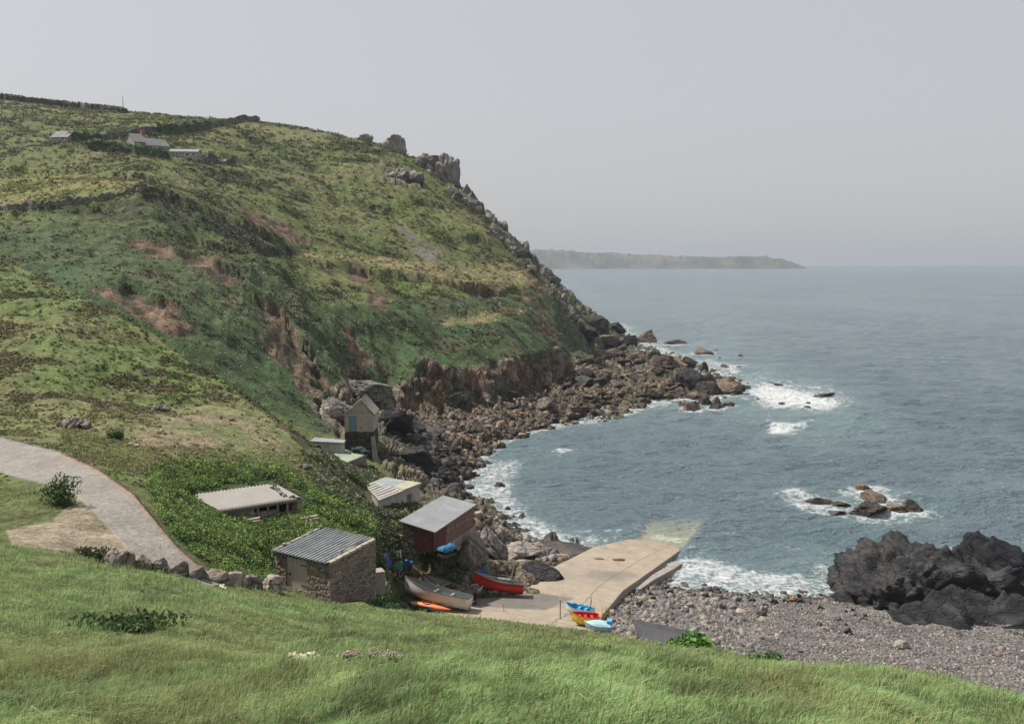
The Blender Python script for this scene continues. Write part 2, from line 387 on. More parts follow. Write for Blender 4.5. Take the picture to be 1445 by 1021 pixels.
# concrete of the slipway, with damp stains and a sharp dark patch on the ramp
k = NT("slip_concrete"); p = k.pos(); c = k.attr("ground", "Color")
a = k.noise(0.5, 6, 0.62, p); b = k.noise(4.0, 5, 0.65, p)
c = k.mix(0.55, c, k.ramp(a, [(0.3, 0.72), (0.7, 1.22)]), "MULTIPLY"); c = k.mix(0.5, c, k.ramp(b, [(0.3, 0.75), (0.7, 1.22)]), "MULTIPLY")
c = k.mix(k.math("MULTIPLY", k.ramp(k.noise(0.9, 8, 0.72, p), [(0.56, 0.0), (0.64, 1.0)]), 0.4), c, (0.13, 0.115, 0.09))
al_ = k.attr("along"); ac_ = k.attr("across")
wv_ = k.math("MULTIPLY", k.math("SUBTRACT", k.noise(.8, 4, .6, p), .5), .35)
j1 = k.ramp(k.math("ABSOLUTE", k.math("SUBTRACT", k.math("FRACT", k.math("DIVIDE", k.math("ADD", al_, k.math("MULTIPLY", wv_, .15)), 5.2)), .5)), [(.006, 1.0), (.012, 0.0)])
j2 = k.ramp(k.math("ABSOLUTE", k.math("SUBTRACT", k.math("ADD", ac_, k.math("MULTIPLY", wv_, .12)), .72)), [(.004, 1.0), (.009, 0.0)])
c = k.mix(k.math("MULTIPLY", k.math("MAXIMUM", j1, j2), .6), c, (.07, .062, .05))
c = k.mix(k.math("MULTIPLY", k.ramp(k.noise(.35, 7, .68, k.scaled(p, (1.6, .5, 1))), [(.5, 0.0), (.62, 1.0)]), .35), c, (.17, .155, .13))
k.bsdf(c, 0.85, k.bump(k.math("ADD", a, b), 0.25, 0.05), 0.25); M["slip"] = k.m
# ------------------------------------------------------------------ terrain: break lines read off the land, joined into one ground sheet
PTS = []          # (a, logY, z)
EDG = []
def _key(w): return (w[0] / w[1] * F, math.log(w[1]), w[2])
def line(pts, mode="Y", con=False):
    """pts: (px, py, Y) | (px, py, z) | (px, Y, z); con = keep the line as an edge of the surface"""
    last = None
    for p in pts:
        w = P(*p) if mode == "Y" else G(*p) if mode == "z" else H(*p)
        PTS.append(_key(w)); i = len(PTS) - 1
        if con and last is not None: EDG.append((last, i))
        last = i
def densify(pts, step=45):
    out = []
    for a, b in zip(pts[:-1], pts[1:]):
        n = max(1, int(abs(b[0] - a[0]) / step))
        out += [tuple(a[k] + (b[k] - a[k]) * t / n for k in range(3)) for t in range(n)]
    return out + [pts[-1]]
# --- near meadow
line([(x, 2, 33.35) for x in (-320, 0, 400, 722, 1100, 1445, 1760)], "H")
line([(x, 5, 32.3) for x in (-320, 100, 400, 722, 1100, 1445, 1760)], "H")
line([(-240, 1000, 10), (0, 1012, 9.6), (350, 1021, 9.5), (722, 1021, 9.5), (1100, 1025, 10), (1300, 1035, 11), (1445, 1060, 12), (1700, 1090, 13)])
line([(-240, 910, 16), (0, 928, 15), (300, 938, 14.5), (722, 938, 14.5), (1000, 953, 15), (1200, 975, 16), (1445, 1010, 17), (1700, 1040, 18)])
line([(-240, 840, 28), (0, 852, 26), (200, 862, 27), (450, 895, 28), (700, 910, 28), (900, 925, 26), (1050, 941, 24), (1250, 958, 21), (1445, 992, 22), (1700, 1020, 22)])
CREST = [(-240, 752, 40), (0, 772, 40), (85, 783, 40), (150, 799, 42), (270, 819, 45), (400, 845, 49), (530, 858, 52), (590, 863, 51), (660, 872, 50), (760, 884, 47), (850, 892, 44), (950, 911, 40), (1050, 922, 35), (1115, 936, 31), (1250, 943, 27), (1330, 962, 26), (1445, 984, 26), (1700, 1008, 26)]
line(densify(CREST), "Y", True)
# bank hidden below the crest, down to slip and beach
line([(-240, 43, 22.4), (0, 43, 22.6), (85, 43, 22.4), (150, 44.4, 21.3), (270, 47, 19.9), (400, 51.3, 17.6)], "H")
line([(470, 60, 13.6), (530, 62, 12.5), (590, 60, 12.0), (660, 60, 11.0), (760, 58, 10.5), (850, 54, 11.5), (950, 50, 11), (1050, 44, 13), (1115, 40, 15), (1250, 35, 17.5), (1330, 33, 18), (1445, 33, 19), (1700, 33, 19)], "H")
line([(530, 74, 5.2), (590, 76, 4.2), (660, 76, 4.0), (760, 75, 4.2), (850, 74, 4.4), (950, 70, 4.8), (1050, 63, 5.5), (1115, 60, 5.8), (1250, 54, 7), (1330, 50, 8), (1445, 47, 9.5), (1700, 46, 10)], "H")
# --- road shelf
line([(-240, 600, 86), (-100, 606, 80), (0, 618, 76), (85, 637, 70), (140, 662, 64), (190, 697, 58), (225, 740, 53), (255, 775, 50), (290, 802, 48.7)], "Y", True)
line([(-240, 735, 49), (0, 738, 50), (85, 745, 49), (160, 770, 46.5), (220, 790, 47)])
line([(-240, 660, 66), (0, 672, 64), (85, 690, 58), (140, 720, 53.5), (190, 755, 50.2)])
# --- lush bank, shelter and stone hut
line([(330, 800, 53.2), (370, 815, 55), (390, 830, 57), (430, 842, 56.5), (466, 848, 56.4)])
line([(300, 745, 59), (330, 772, 57), (370, 795, 58.5), (240, 690, 66.5), (215, 662, 71), (385, 822, 60.2)])
line([(320, 735, 65.5), (370, 733, 70), (425, 722, 72.8), (370, 765, 64), (440, 735, 68), (440, 765, 63.5), (490, 745, 66), (500, 770, 63.8)])
line([(270, 668, 79), (330, 668, 80), (400, 672, 79.5), (430, 690, 78)])
line([(530, 835, 60.3), (500, 842, 58.5), (545, 845, 60)])
line([(557, 63, 11.8), (572, 67, 9.0), (572, 73, 6.0), (566, 80, 4.9), (590, 84, 3.7), (562, 86, 4.6)], "H")
# --- slope east of the bank, down to the boats' bay
line([(440, 658, 95), (480, 680, 90), (510, 705, 85), (525, 750, 76), (532, 800, 67)], "Y", True)
line([(520, 690, 104), (540, 725, 99), (552, 765, 94), (556, 800, 91), (553, 838, 89)])
line([(600, 792, 93.5), (590, 818, 94.3), (640, 790, 94), (625, 812, 94), (575, 782, 93.5), (560, 760, 96), (600, 770, 96), (572, 815, 93.5)])
line([(655, 785, 94.5), (680, 765, 98), (700, 763, 100.5), (720, 770, 101), (735, 788, 101)], "Y", True)
line([(648, 826, 95.5), (680, 822, 99), (715, 815, 102), (745, 818, 102), (780, 822, 101.5)], "Y", True)
line([(570, 852, 91), (620, 858, 90.5), (660, 866, 89.5), (600, 838, 95), (700, 845, 96.5), (650, 842, 95.5)])
line([(595, 735, 102), (640, 745, 103), (672, 742, 106), (690, 735, 115), (650, 712, 118), (610, 718, 106)])
line([(515, 712, 103), (560, 712, 104), (600, 705, 111), (600, 690, 119), (550, 680, 118), (500, 668, 116)])
line([(455, 650, 115), (480, 658, 112), (520, 662, 121), (440, 632, 128), (490, 640, 131), (535, 635, 138), (545, 660, 132)])
# --- shoulder and spur
line([(-240, 560, 98), (0, 575, 95), (85, 598, 88), (130, 605, 86), (200, 622, 83), (300, 600, 96), (380, 625, 95), (300, 650, 82), (380, 642, 91), (200, 650, 74.5), (120, 630, 76)])
line([(330, 572, 110), (380, 590, 107), (420, 606, 104), (440, 632, 101)], "Y", True)
line([(-240, 320, 190), (-100, 340, 178), (0, 362, 166), (85, 397, 152), (130, 418, 145), (180, 450, 138), (250, 500, 131), (320, 545, 121), (345, 562, 116)], "Y", True)
line([(-240, 450, 122), (0, 470, 122), (85, 500, 113), (85, 450, 130), (0, 420, 140), (170, 500, 122), (85, 555, 100), (190, 565, 106), (250, 545, 115), (300, 570, 108)])
line([(-240, 195, 35), (-100, 185, 32), (0, 175, 30), (85, 161, 26), (130, 153, 23), (180, 148, 20.5), (250, 143, 17.5), (320, 139, 14.5), (380, 140, 12.5), (430, 142, 10.8)], "H")
line([(85, 400, 172), (140, 412, 161), (190, 445, 154), (250, 484, 152), (320, 530, 150), (360, 560, 149)])
line([(0, 358, 190), (-240, 315, 215)])
# --- far bank of the gully: ribs and recesses
line([(85, 350, 205), (150, 350, 205), (180, 385, 182), (220, 400, 183), (250, 400, 186), (250, 440, 166), (220, 330, 216), (280, 440, 174), (320, 480, 165)])
line([(300, 342, 230), (330, 375, 215), (360, 410, 204), (390, 440, 196), (420, 472, 189), (450, 505, 184), (480, 535, 180), (520, 570, 178)], "Y", True)
line([(330, 430, 190), (370, 480, 176), (410, 530, 164), (440, 575, 157), (450, 608, 149)])
line([(390, 500, 176), (420, 545, 168), (450, 570, 166)])
line([(400, 370, 240), (430, 410, 238), (460, 440, 226), (490, 480, 216), (520, 520, 213), (545, 555, 211), (560, 575, 209)])
line([(500, 400, 252), (560, 440, 238), (600, 440, 248), (620, 500, 230), (560, 500, 226), (590, 490, 222), (600, 500, 218)])
line([(650, 430, 262), (700, 450, 262), (740, 440, 285), (700, 425, 282), (760, 470, 278)])
# cliff lip and toe
line([(500, 500, 204), (520, 528, 201), (545, 540, 207), (575, 530, 210), (600, 505, 211.5), (630, 520, 214), (665, 517, 222), (700, 514, 230), (735, 507, 243), (765, 500, 257), (790, 494, 274), (810, 488, 294)], "Y", True)
line([(520, 585, 196), (550, 582, 204), (590, 580, 207), (630, 577, 211), (665, 573, 219), (700, 569, 227), (740, 558, 240), (775, 546, 256), (800, 530, 282), (820, 515, 312), (845, 497, 360), (870, 478, 435), (880, 470, 482)], "Y", True)
line([(790, 430, 345), (815, 450, 345), (830, 465, 352), (845, 448, 420), (855, 460, 425), (800, 465, 312), (780, 455, 300)])
# ledge across the face
line([(405, 352, 258), (430, 364, 262), (475, 368, 268), (520, 374, 275), (570, 380, 283), (620, 385, 290), (660, 398, 294), (700, 404, 300), (740, 402, 310), (765, 392, 328)], "Y", True)
line([(430, 358, 272), (520, 366, 288), (620, 374, 303), (700, 384, 318), (745, 385, 330)])
line([(620, 455, 252), (680, 445, 268), (730, 437, 283)])
line([(620, 447, 258), (680, 438, 276), (725, 432, 290)])
# brow, wall foot, upper hill
line([(-240, 305, 236), (0, 300, 236), (85, 290, 236), (150, 280, 236), (200, 266, 236), (232, 268, 238), (290, 290, 245), (350, 312, 252), (400, 338, 258)], "Y", True)
line([(-240, 335, 226), (0, 325, 228), (85, 312, 229), (150, 304, 231), (200, 290, 233)])
line([(-240, 275, 275), (0, 275, 275), (85, 267, 270), (200, 258, 250), (290, 275, 268), (380, 300, 290), (450, 335, 295), (550, 350, 310), (650, 370, 318)])
line([(85, 235, 325), (200, 240, 300), (300, 250, 330), (400, 270, 330), (500, 290, 350), (600, 312, 352), (680, 340, 355), (-240, 225, 330), (730, 365, 362)])
line([(100, 203, 355), (200, 213, 345), (260, 222, 345), (300, 225, 360), (420, 230, 400), (520, 232, 405), (600, 262, 405), (660, 300, 400), (720, 345, 400)])
line([(85, 190, 385), (150, 191, 375), (240, 186, 395), (300, 178, 420), (360, 171, 448)])
SKY = [(-240, 110, 560), (-100, 124, 552), (0, 136, 542), (85, 149, 530), (180, 158, 505), (260, 164, 480), (360, 169, 456), (440, 179, 446), (520, 195, 440), (580, 212, 434), (620, 226, 430), (650, 255, 424), (680, 282, 418), (720, 322, 412), (745, 352, 410), (760, 374, 412), (790, 402, 425), (815, 424, 436), (840, 441, 450), (868, 461, 488)]
line(densify(SKY), "Y", True)
line([(-320, 700, 112), (0, 700, 108), (200, 700, 101), (400, 640, 92), (520, 560, 80), (600, 520, 66), (650, 500, 50), (700, 480, 36), (745, 465, 20), (780, 470, 8), (820, 490, 1), (600, 700, 50), (700, 640, 20), (760, 560, -3), (840, 540, -4), (760, 720, -5), (-320, 720, 110)], "H")
# --- reef, beach and sea bed
SHORE = [(880, 471), (905, 482), (930, 492), (960, 508), (1000, 520), (1035, 535), (1055, 548), (1040, 560), (1000, 566), (960, 566), (925, 572), (890, 584), (850, 594), (800, 602), (750, 612), (715, 626), (690, 642), (665, 662), (652, 680), (665, 700), (700, 724), (760, 750), (815, 768), (840, 776)]
line([(x, y, 0.0) for x, y in SHORE], "z", True)
line([(850, 505, 2.0), (880, 510, 2.2), (830, 530, 2.4), (900, 530, 1.9), (950, 535, 1.5), (870, 555, 1.6), (800, 560, 2.2), (750, 580, 2.0), (700, 600, 1.8), (1000, 545, 0.9), (950, 552, .8), (650, 610, 2.6), (600, 610, 3.6), (660, 640, 1.5), (620, 660, 2.4), (590, 640, 4.2), (640, 690, 1.3), (690, 745, 1.6), (720, 765, 1.9), (760, 775, 1.2), (660, 725, 2.5), (700, 785, 2.2), (760, 800, 1.6)], "z")
line([(900, 466, -2.5), (960, 488, -2.5), (1020, 508, -2.5), (1085, 540, -2.5), (1085, 566, -2.5), (1000, 582, -2), (930, 596, -2), (850, 615, -2), (770, 630, -2), (720, 655, -1.8), (700, 690, -1.6), (750, 725, -1.6), (830, 755, -1.5)], "z")
line([(1000, 470, -5.5), (1150, 540, -5), (1100, 600, -5), (900, 650, -4.5), (800, 690, -4), (1000, 700, -4.5), (1200, 640, -5), (1445, 600, -6), (1700, 600, -6), (1445, 480, -6), (1200, 460, -6), (1200, 740, -3.5), (1445, 760, -4), (1700, 770, -4)], "z")
line([(900, 720, -6), (1100, 720, -6), (1445, 720, -6), (1760, 720, -6)], "H")
# slipway bed and the east beach
line([(640, 868, 3.0), (760, 845, 2.3), (770, 805, 1.3), (835, 775, .1), (860, 866, 2.5), (880, 832, 1.2), (915, 800, .0), (950, 780, -1.7), (900, 757, -1.6), (925, 733, -2.8), (1000, 733, -3.0), (960, 748, -2.4)], "z")
line([(945, 818, 0), (1000, 826, 0), (1050, 831, 0), (1100, 834, 0), (1180, 838, 0), (1300, 842, 0), (1445, 848, 0), (1700, 850, 0)], "z", True)
line([(975, 785, -1.6), (1100, 790, -2), (1300, 790, -2), (1700, 800, -2)], "z")
line([(895, 845, 1.3), (940, 850, 1.2), (1020, 855, 1.3), (1120, 865, 1.5), (1250, 870, 1.8), (1445, 880, 2.2), (870, 875, 2.6), (960, 885, 2.8), (1100, 905, 3.0), (1250, 920, 3.0), (1360, 928, 3.1), (1445, 935, 3.3), (1700, 950, 3.5)], "z")
line([(900, 905, 3.6), (1000, 920, 3.9), (1100, 940, 4.3), (1250, 950, 4.6), (1360, 970, 5.0), (1445, 990, 5.4), (1700, 1010, 6)], "z")

A0, A1, NC = -310.0, 1755.0, 1140
L0, L1, NV = math.log(2.0), math.log(720.0), 2300
SC = (1 / 100.0, 12.0)
co = [Vector(((a - 0) * SC[0], l * SC[1])) for a, l, z in PTS]
# planar azimuth in photo pixels: a = X / Y * F + CX
co = [Vector(((a + CX) * SC[0], l * SC[1])) for a, l, z in PTS]
cdt = delaunay_2d_cdt(co, EDG, [], 0, 1e-4)
tv, tf, vo = cdt[0], cdt[2], cdt[3]
src = np.array([[c.x, c.y] for c in co]); zz = np.array([z for a, l, z in PTS])
tz = []
for v, o in zip(tv, vo):
    if o: tz.append(zz[o[0]])
    else:
        d = np.hypot(src[:, 0] - v.x, src[:, 1] - v.y); j = np.argsort(d)[:2]; w = 1 / (d[j] + 1e-6)
        tz.append(float((zz[j] * w).sum() / w.sum()))
ga = np.linspace(A0, A1, NC); gl = np.linspace(L0, L1, NV)
HZ = np.full((NC, NV), np.nan, np.float32)
for f in tf:
    if len(f) != 3: continue
    p = [(tv[i].x / SC[0], tv[i].y / SC[1], tz[i]) for i in f]
    ia = [(q[0] - A0) / (A1 - A0) * (NC - 1) for q in p]; il = [(q[1] - L0) / (L1 - L0) * (NV - 1) for q in p]
    a_lo, a_hi = max(0, math.ceil(min(ia) - 1e-3)), min(NC - 1, math.floor(max(ia) + 1e-3))
    l_lo, l_hi = max(0, math.ceil(min(il) - 1e-3)), min(NV - 1, math.floor(max(il) + 1e-3))
    if a_hi < a_lo or l_hi < l_lo: continue
    gx, gy = np.meshgrid(np.arange(a_lo, a_hi + 1), np.arange(l_lo, l_hi + 1), indexing="ij")
    den = (il[1] - il[2]) * (ia[0] - ia[2]) + (ia[2] - ia[1]) * (il[0] - il[2])
    if abs(den) < 1e-9: continue
    w0 = ((il[1] - il[2]) * (gx - ia[2]) + (ia[2] - ia[1]) * (gy - il[2])) / den
    w1 = ((il[2] - il[0]) * (gx - ia[2]) + (ia[0] - ia[2]) * (gy - il[2])) / den
    w2 = 1 - w0 - w1
    ok = (w0 >= -1e-4) & (w1 >= -1e-4) & (w2 >= -1e-4)
    sub = HZ[a_lo:a_hi + 1, l_lo:l_hi + 1]
    sub[ok] = (w0 * p[0][2] + w1 * p[1][2] + w2 * p[2][2])[ok]
# fill the outside of the hull from the nearest known cell
for arr in (HZ, HZ[:, ::-1], HZ.T, HZ.T[:, ::-1]):
    m = np.isnan(arr)
    idx = np.where(~m, np.arange(arr.shape[1])[None, :], 0); np.maximum.accumulate(idx, 1, out=idx)
    arr[...] = arr[np.arange(arr.shape[0])[:, None], idx]
HZ = np.nan_to_num(HZ, nan=-5)
_lo, _hi = int(np.searchsorted(ga, -225)), int(np.searchsorted(ga, 1690))
HZ[:_lo] = HZ[_lo]; HZ[_hi:] = HZ[_hi]
def blur(a, ru, rv, it=2):
    for _ in range(it):
        for ax, r in ((0, ru), (1, rv)):
            if r < 1: continue
            pad = [(0, 0), (0, 0)]; pad[ax] = (r + 1, r)
            c = np.cumsum(np.pad(a.astype(np.float64), pad, mode="edge"), ax)
            n = a.shape[ax]
            a = ((np.take(c, range(2 * r + 1, 2 * r + 1 + n), ax) - np.take(c, range(0, n), ax)) / (2 * r + 1)).astype(np.float32)
    return a
GA, GL = np.meshgrid(ga, gl, indexing="ij"); YY = np.exp(GL); XX = (GA - CX) / F * YY
sharp = blur(HZ, 2, 4); soft = blur(HZ, 7, 9)
wsoft = 0.6 * sstep(100, 150, YY) * (1 - 0.65 * np.exp(-((YY - 262) / 42) ** 2)) * (1 - 0.9 * ((sharp < 12) & (YY > 130))) + 0.55 * (YY < 40)
wsoft = blur(wsoft.astype(np.float32), 6, 8, 1)
HZ = sharp * (1 - wsoft) + soft * wsoft
# land forms: hummocks, creep terraces along the slope, small lumps
land = sstep(-0.5, 4.0, HZ)
hill = land * sstep(95, 150, YY) * sstep(2.5, 9, HZ)
n1 = fbm(XX / 46, YY / 34, 0, 4, 3); n2 = ridged((XX + YY * 0.35) / 34, YY / 11, HZ / 30, 4, 5)
n3 = fbm(XX / 5.5, YY / 5.5, HZ / 9, 3, 9)
near_edge = np.minimum(1, np.abs(GA - np.interp(YY, [140, 500], [800, 800])) / 40)
skyfade = 1 - 0.75 * sstep(400, 425, YY)
HZ = HZ + hill * skyfade * (n1 * 2.6 + (n2 - 0.1) * 2.3 * sstep(140, 220, YY) + n3 * 0.65)
gul = np.exp(-((GA - 330) / 190) ** 2) * sstep(148, 165, YY) * (1 - sstep(225, 240, YY))
HZ = HZ + gul * ridged((XX + YY * 0.25) / 11, (YY - XX) / 60, HZ / 60, 4, 21) * 3.0
spur = land * sstep(62, 90, YY) * (1 - sstep(140, 165, YY)) * (GA < 470)
HZ = HZ + spur * (fbm(XX / 9, YY / 9, 0, 4, 31) * 0.75 * sstep(85, 110, YY) + fbm(XX / 2.6, YY / 2.6, 0, 3, 33) * 0.2)
lum = blur(((GA > 215) & (GA < 520) & (YY > 51) & (YY < 82) & ~((GA > 255) & (GA < 440) & (YY > 65) & (YY < 79))).astype(np.float32), 8, 8)
HZ = HZ - .35 * blur(((GA > 250) & (GA < 330) & (YY > 62) & (YY < 76)).astype(np.float32), 10, 8)
HZ = HZ + lum * (fbm(XX / 2.6, YY / 2.6, 0, 3, 39) * .5 - .05)
mea = (YY < 56) * sstep(3, 9, YY)
HZ = HZ + mea * (fbm(XX / 3.2, YY / 4.5, 0, 4, 41) * 0.26 + fbm(XX / 9, YY / 9, 0, 2, 43) * 0.25) * (1 - 0.6 * sstep(34, 44, YY))
PXv, PYv = to_px(XX, YY, HZ)
# flatten what is walked and built on: road, hut terrace
ROAD = [(-260, 590), (-100, 604), (0, 616), (85, 637), (140, 662), (190, 697), (225, 740), (255, 775), (288, 803), (330, 822), (300, 828), (230, 806), (195, 790), (160, 752), (125, 716), (110, 702), (85, 688), (0, 668), (-260, 645)]
def ground_z(x, y):
    a = x / y * F + CX
    i = (a - A0) / (A1 - A0) * (NC - 1); j = (math.log(y) - L0) / (L1 - L0) * (NV - 1)
    i0, j0 = int(min(max(i, 0), NC - 2)), int(min(max(j, 0), NV - 2)); u, v = min(max(i - i0, 0), 1), min(max(j - j0, 0), 1)
    return float(HZ[i0, j0] * (1 - u) * (1 - v) + HZ[i0 + 1, j0] * u * (1 - v) + HZ[i0, j0 + 1] * (1 - u) * v + HZ[i0 + 1, j0 + 1] * u * v)
def on_ground(px, py, lo=6, hi=700):
    """first point of the ground along the sight line of a photo pixel"""
    d = ray(px, py); Y = lo
    while Y < hi:
        t = Y / d[1]; x, z = d[0] * t, CH + d[2] * t
        if ground_z(x, Y) >= z:
            return np.array([x, Y, ground_z(x, Y)])
        Y *= 1.003
    return P(px, py, hi)
# --- resample every column so that rows crowd where the land shows its face
dYs = np.gradient(YY, axis=1); dZs = np.gradient(HZ, axis=1); dP = np.abs(np.gradient(PYv, axis=1))
w = np.hypot(dYs, dZs) / YY
w = w / w.sum(1, keepdims=True) * 0.45 + dP / dP.sum(1, keepdims=True) * 0.4
vis = PYv <= np.minimum.accumulate(PYv, 1) + 6
w = w * np.where(vis, 1.0, 0.25) + 0.15 / NV
w = blur(w.astype(np.float32), 10, 3, 2)
cum = np.cumsum(w, 1); cum = (cum - cum[:, :1]) / (cum[:, -1:] - cum[:, :1])
NR = 830
tt = np.linspace(0, 1, NR)
TY = np.stack([np.interp(tt, cum[i], YY[i]) for i in range(NC)])
TZ = np.stack([np.interp(TY[i], YY[i], HZ[i]) for i in range(NC)])
TX = (ga[:, None] - CX) / F * TY
# --- zones
px, py = to_px(TX, TY, TZ)
# scarps: short sharp drops where turf has slipped, in metres, fading back over some pixels of slope below
STEPS = [([(205, 268), (240, 274), (290, 294), (350, 316), (405, 344), (432, 356)], 3.6, 15, .9), ([(60, 300), (85, 298), (150, 291), (200, 277)], 2.6, 14, .7),
 ([(116, 398), (150, 401), (190, 404), (235, 419), (268, 446), (288, 478)], 2.6, 17, .4), ([(246, 353), (290, 354), (330, 376), (352, 400)], 3.2, 16, .8),
 ([(345, 412), (385, 429), (418, 469), (445, 516), (470, 562)], 3.2, 15, .6), ([(405, 364), (470, 372), (520, 379), (570, 386), (620, 390), (660, 402), (700, 411), (750, 405), (770, 399)], 3.4, 15, .8),
 ([(636, 338), (680, 331), (715, 346), (738, 364)], 3.0, 18, .9), ([(240, 322), (300, 347), (350, 354), (420, 352)], 2.2, 12, .7), ([(445, 284), (490, 277), (522, 292)], 2.2, 12, .6), ([(556, 290), (600, 281), (632, 302)], 2.2, 14, .6),
 ([(300, 207), (380, 191), (428, 207)], 1.8, 10, .6), ([(330, 226), (420, 236), (500, 247)], 1.8, 9, .7), ([(370, 262), (460, 263), (540, 277)], 2.2, 10, .8), ([(90, 238), (160, 243), (230, 256)], 2.4, 12, .9), ([(200, 236), (270, 250), (340, 268)], 1.8, 9, .8),
 ([(620, 442), (680, 433), (735, 436)], 2.6, 12, .5), ([(470, 420), (500, 440), (520, 480), (528, 520)], 2.4, 14, .4), ([(560, 300), (620, 330), (660, 350)], 2.0, 10, .6), ([(90, 470), (150, 468), (210, 492), (270, 522)], 1.0, 12, .8), ([(100, 520), (180, 516), (250, 545)], .9, 10, .8), ([(430, 300), (500, 312), (560, 330)], 2.2, 10, .8), ([(85, 345), (140, 360), (190, 372)], 2.2, 12, .5)]
SCARP = np.zeros_like(TZ); jx_ = px + 9 * fbm(TX / 9, TY / 9, TZ / 9, 4, 53); jy_ = py + 7 * fbm(TX / 9, TY / 9, TZ / 9, 4, 54)
for L_, h_, dec, dark in STEPS:
    h_, dec, dark = h_ * .68, dec * .85, dark * .72
    xs_, ys_ = [q[0] for q in L_], [q[1] for q in L_]
    d = jy_ - np.interp(jx_, xs_, ys_); w_ = sstep(xs_[0] - 12, xs_[0] + .3 * (xs_[-1] - xs_[0]), jx_) * sstep(xs_[-1] + 12, xs_[-1] - .3 * (xs_[-1] - xs_[0]), jx_) * (.3 + .7 * sstep(-.35, .35, fbm(TX / 11, TY / 11, 0, 3, len(L_) + int(h_ * 10)))) * (TY > 100) * (TY < 440)
    TZ = TZ - w_ * h_ * sstep(-1, 2.5, d) * np.exp(-np.maximum(d, 0) / dec) + w_ * h_ * .22 * np.exp(-np.abs(np.minimum(d, 0) + 1) / 7) * (d < 0)
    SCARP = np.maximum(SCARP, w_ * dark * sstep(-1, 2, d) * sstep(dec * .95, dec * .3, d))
wx = px + 16 * fbm(TX / 16, TY / 16, TZ / 12, 4, 51) * sstep(60, 140, TY); wy = py + 11 * fbm(TX / 16, TY / 16, TZ / 12, 4, 52) * sstep(60, 140, TY)
def zone(poly, y0, y1, soft=4.0, rag=True):
    d = polydist(wx if rag else px, wy if rag else py, poly)
    return (1 - sstep(-soft, soft, d)) * ((TY > y0) & (TY < y1))
nrm = np.cross(np.stack([np.gradient(TX, axis=0), np.gradient(TY, axis=0), np.gradient(TZ, axis=0)], -1), np.stack([np.gradient(TX, axis=1), np.gradient(TY, axis=1), np.gradient(TZ, axis=1)], -1))
nrm /= np.linalg.norm(nrm, axis=-1, keepdims=True) + 1e-12
nrm *= np.sign(nrm[..., 2:3] + 1e-9)
slope = nrm[..., 2]
CLIFF = zone([(440, 560), (470, 545), (500, 500), (515, 520), (545, 545), (572, 530), (600, 498), (640, 518), (700, 513), (765, 498), (800, 480), (810, 500), (845, 500), (800, 545), (740, 572), (600, 598), (520, 600), (450, 600)], 160, 420)
CREST_R = zone([(575, 208), (640, 205), (660, 250), (700, 290), (740, 340), (765, 375), (800, 400), (835, 425), (880, 465), (870, 500), (840, 500), (815, 470), (800, 440), (770, 405), (720, 365), (690, 320), (655, 275), (610, 240)], 255, 520)
CREST_R = np.maximum(CREST_R, 0.8 * zone([(535, 222), (560, 225), (605, 262), (590, 268), (550, 250)], 300, 460))
CREST_R = np.maximum(CREST_R, .95 * zone([(768, 402), (800, 418), (845, 448), (875, 470), (872, 500), (830, 512), (812, 480), (790, 440)], 300, 520))
REEF = sstep(3.4, 2.4, TZ + 0.6 * fbm(TX / 6, TY / 6, 0, 3, 55)) * (TY > 122) * (TY < 520) * (TZ > -2.2)
CRAG = zone([(650, 775), (690, 752), (735, 762), (806, 806), (806, 836), (740, 845), (660, 845), (645, 800)], 88, 112, 5)
BANKR = zone([(440, 570), (490, 560), (600, 600), (680, 720), (674, 748), (592, 738), (596, 700), (540, 664), (480, 620)], 104, 200)
SCAR = np.zeros_like(TZ)
for poly in ([(165, 328), (230, 343), (255, 372), (205, 362)], [(480, 450), (505, 468), (524, 512), (500, 502)], [(515, 398), (548, 420), (545, 442), (520, 425)], [(360, 470), (395, 490), (405, 520), (375, 500)], [(120, 398), (180, 405), (240, 420), (275, 465), (240, 470), (190, 440), (150, 415)], [(250, 352), (300, 360), (340, 395), (318, 400), (275, 378)], [(350, 415), (385, 430), (420, 470), (440, 510), (465, 560), (430, 560), (405, 510), (380, 470)], [(330, 290), (400, 310), (440, 340), (420, 345), (360, 318)], [(600, 490), (625, 520), (605, 540), (585, 535)], [(495, 372), (520, 374), (520, 395), (500, 390)], [(735, 395), (765, 400), (790, 470), (770, 470), (745, 430)], [(640, 520), (800, 495), (810, 520), (760, 545), (700, 545), (650, 545)], [(660, 400), (720, 402), (715, 412), (670, 412)]):
    SCAR = np.maximum(SCAR, zone(poly, 140, 420, 3) * (0.5 if poly[0][0] in (640, 735) else 0.85))
EDGE_DIRT = zone([(375, 565), (415, 590), (440, 625), (432, 635), (400, 605), (380, 585)], 95, 118, 3)
rock = np.clip(np.maximum.reduce([CLIFF, CREST_R * (0.55 + 0.45 * sstep(-.1, .2, fbm(TX / 9, TY / 9, TZ / 9, 3, 57))), REEF, CRAG, BANKR * 0.9]), 0, 1)
rock = np.maximum(rock, hill_r := sstep(0.60, 0.45, slope) * sstep(0.0, 0.3, fbm(TX / 7, TY / 7, TZ / 5, 4, 58)) * (TY > 140) * 0.8)
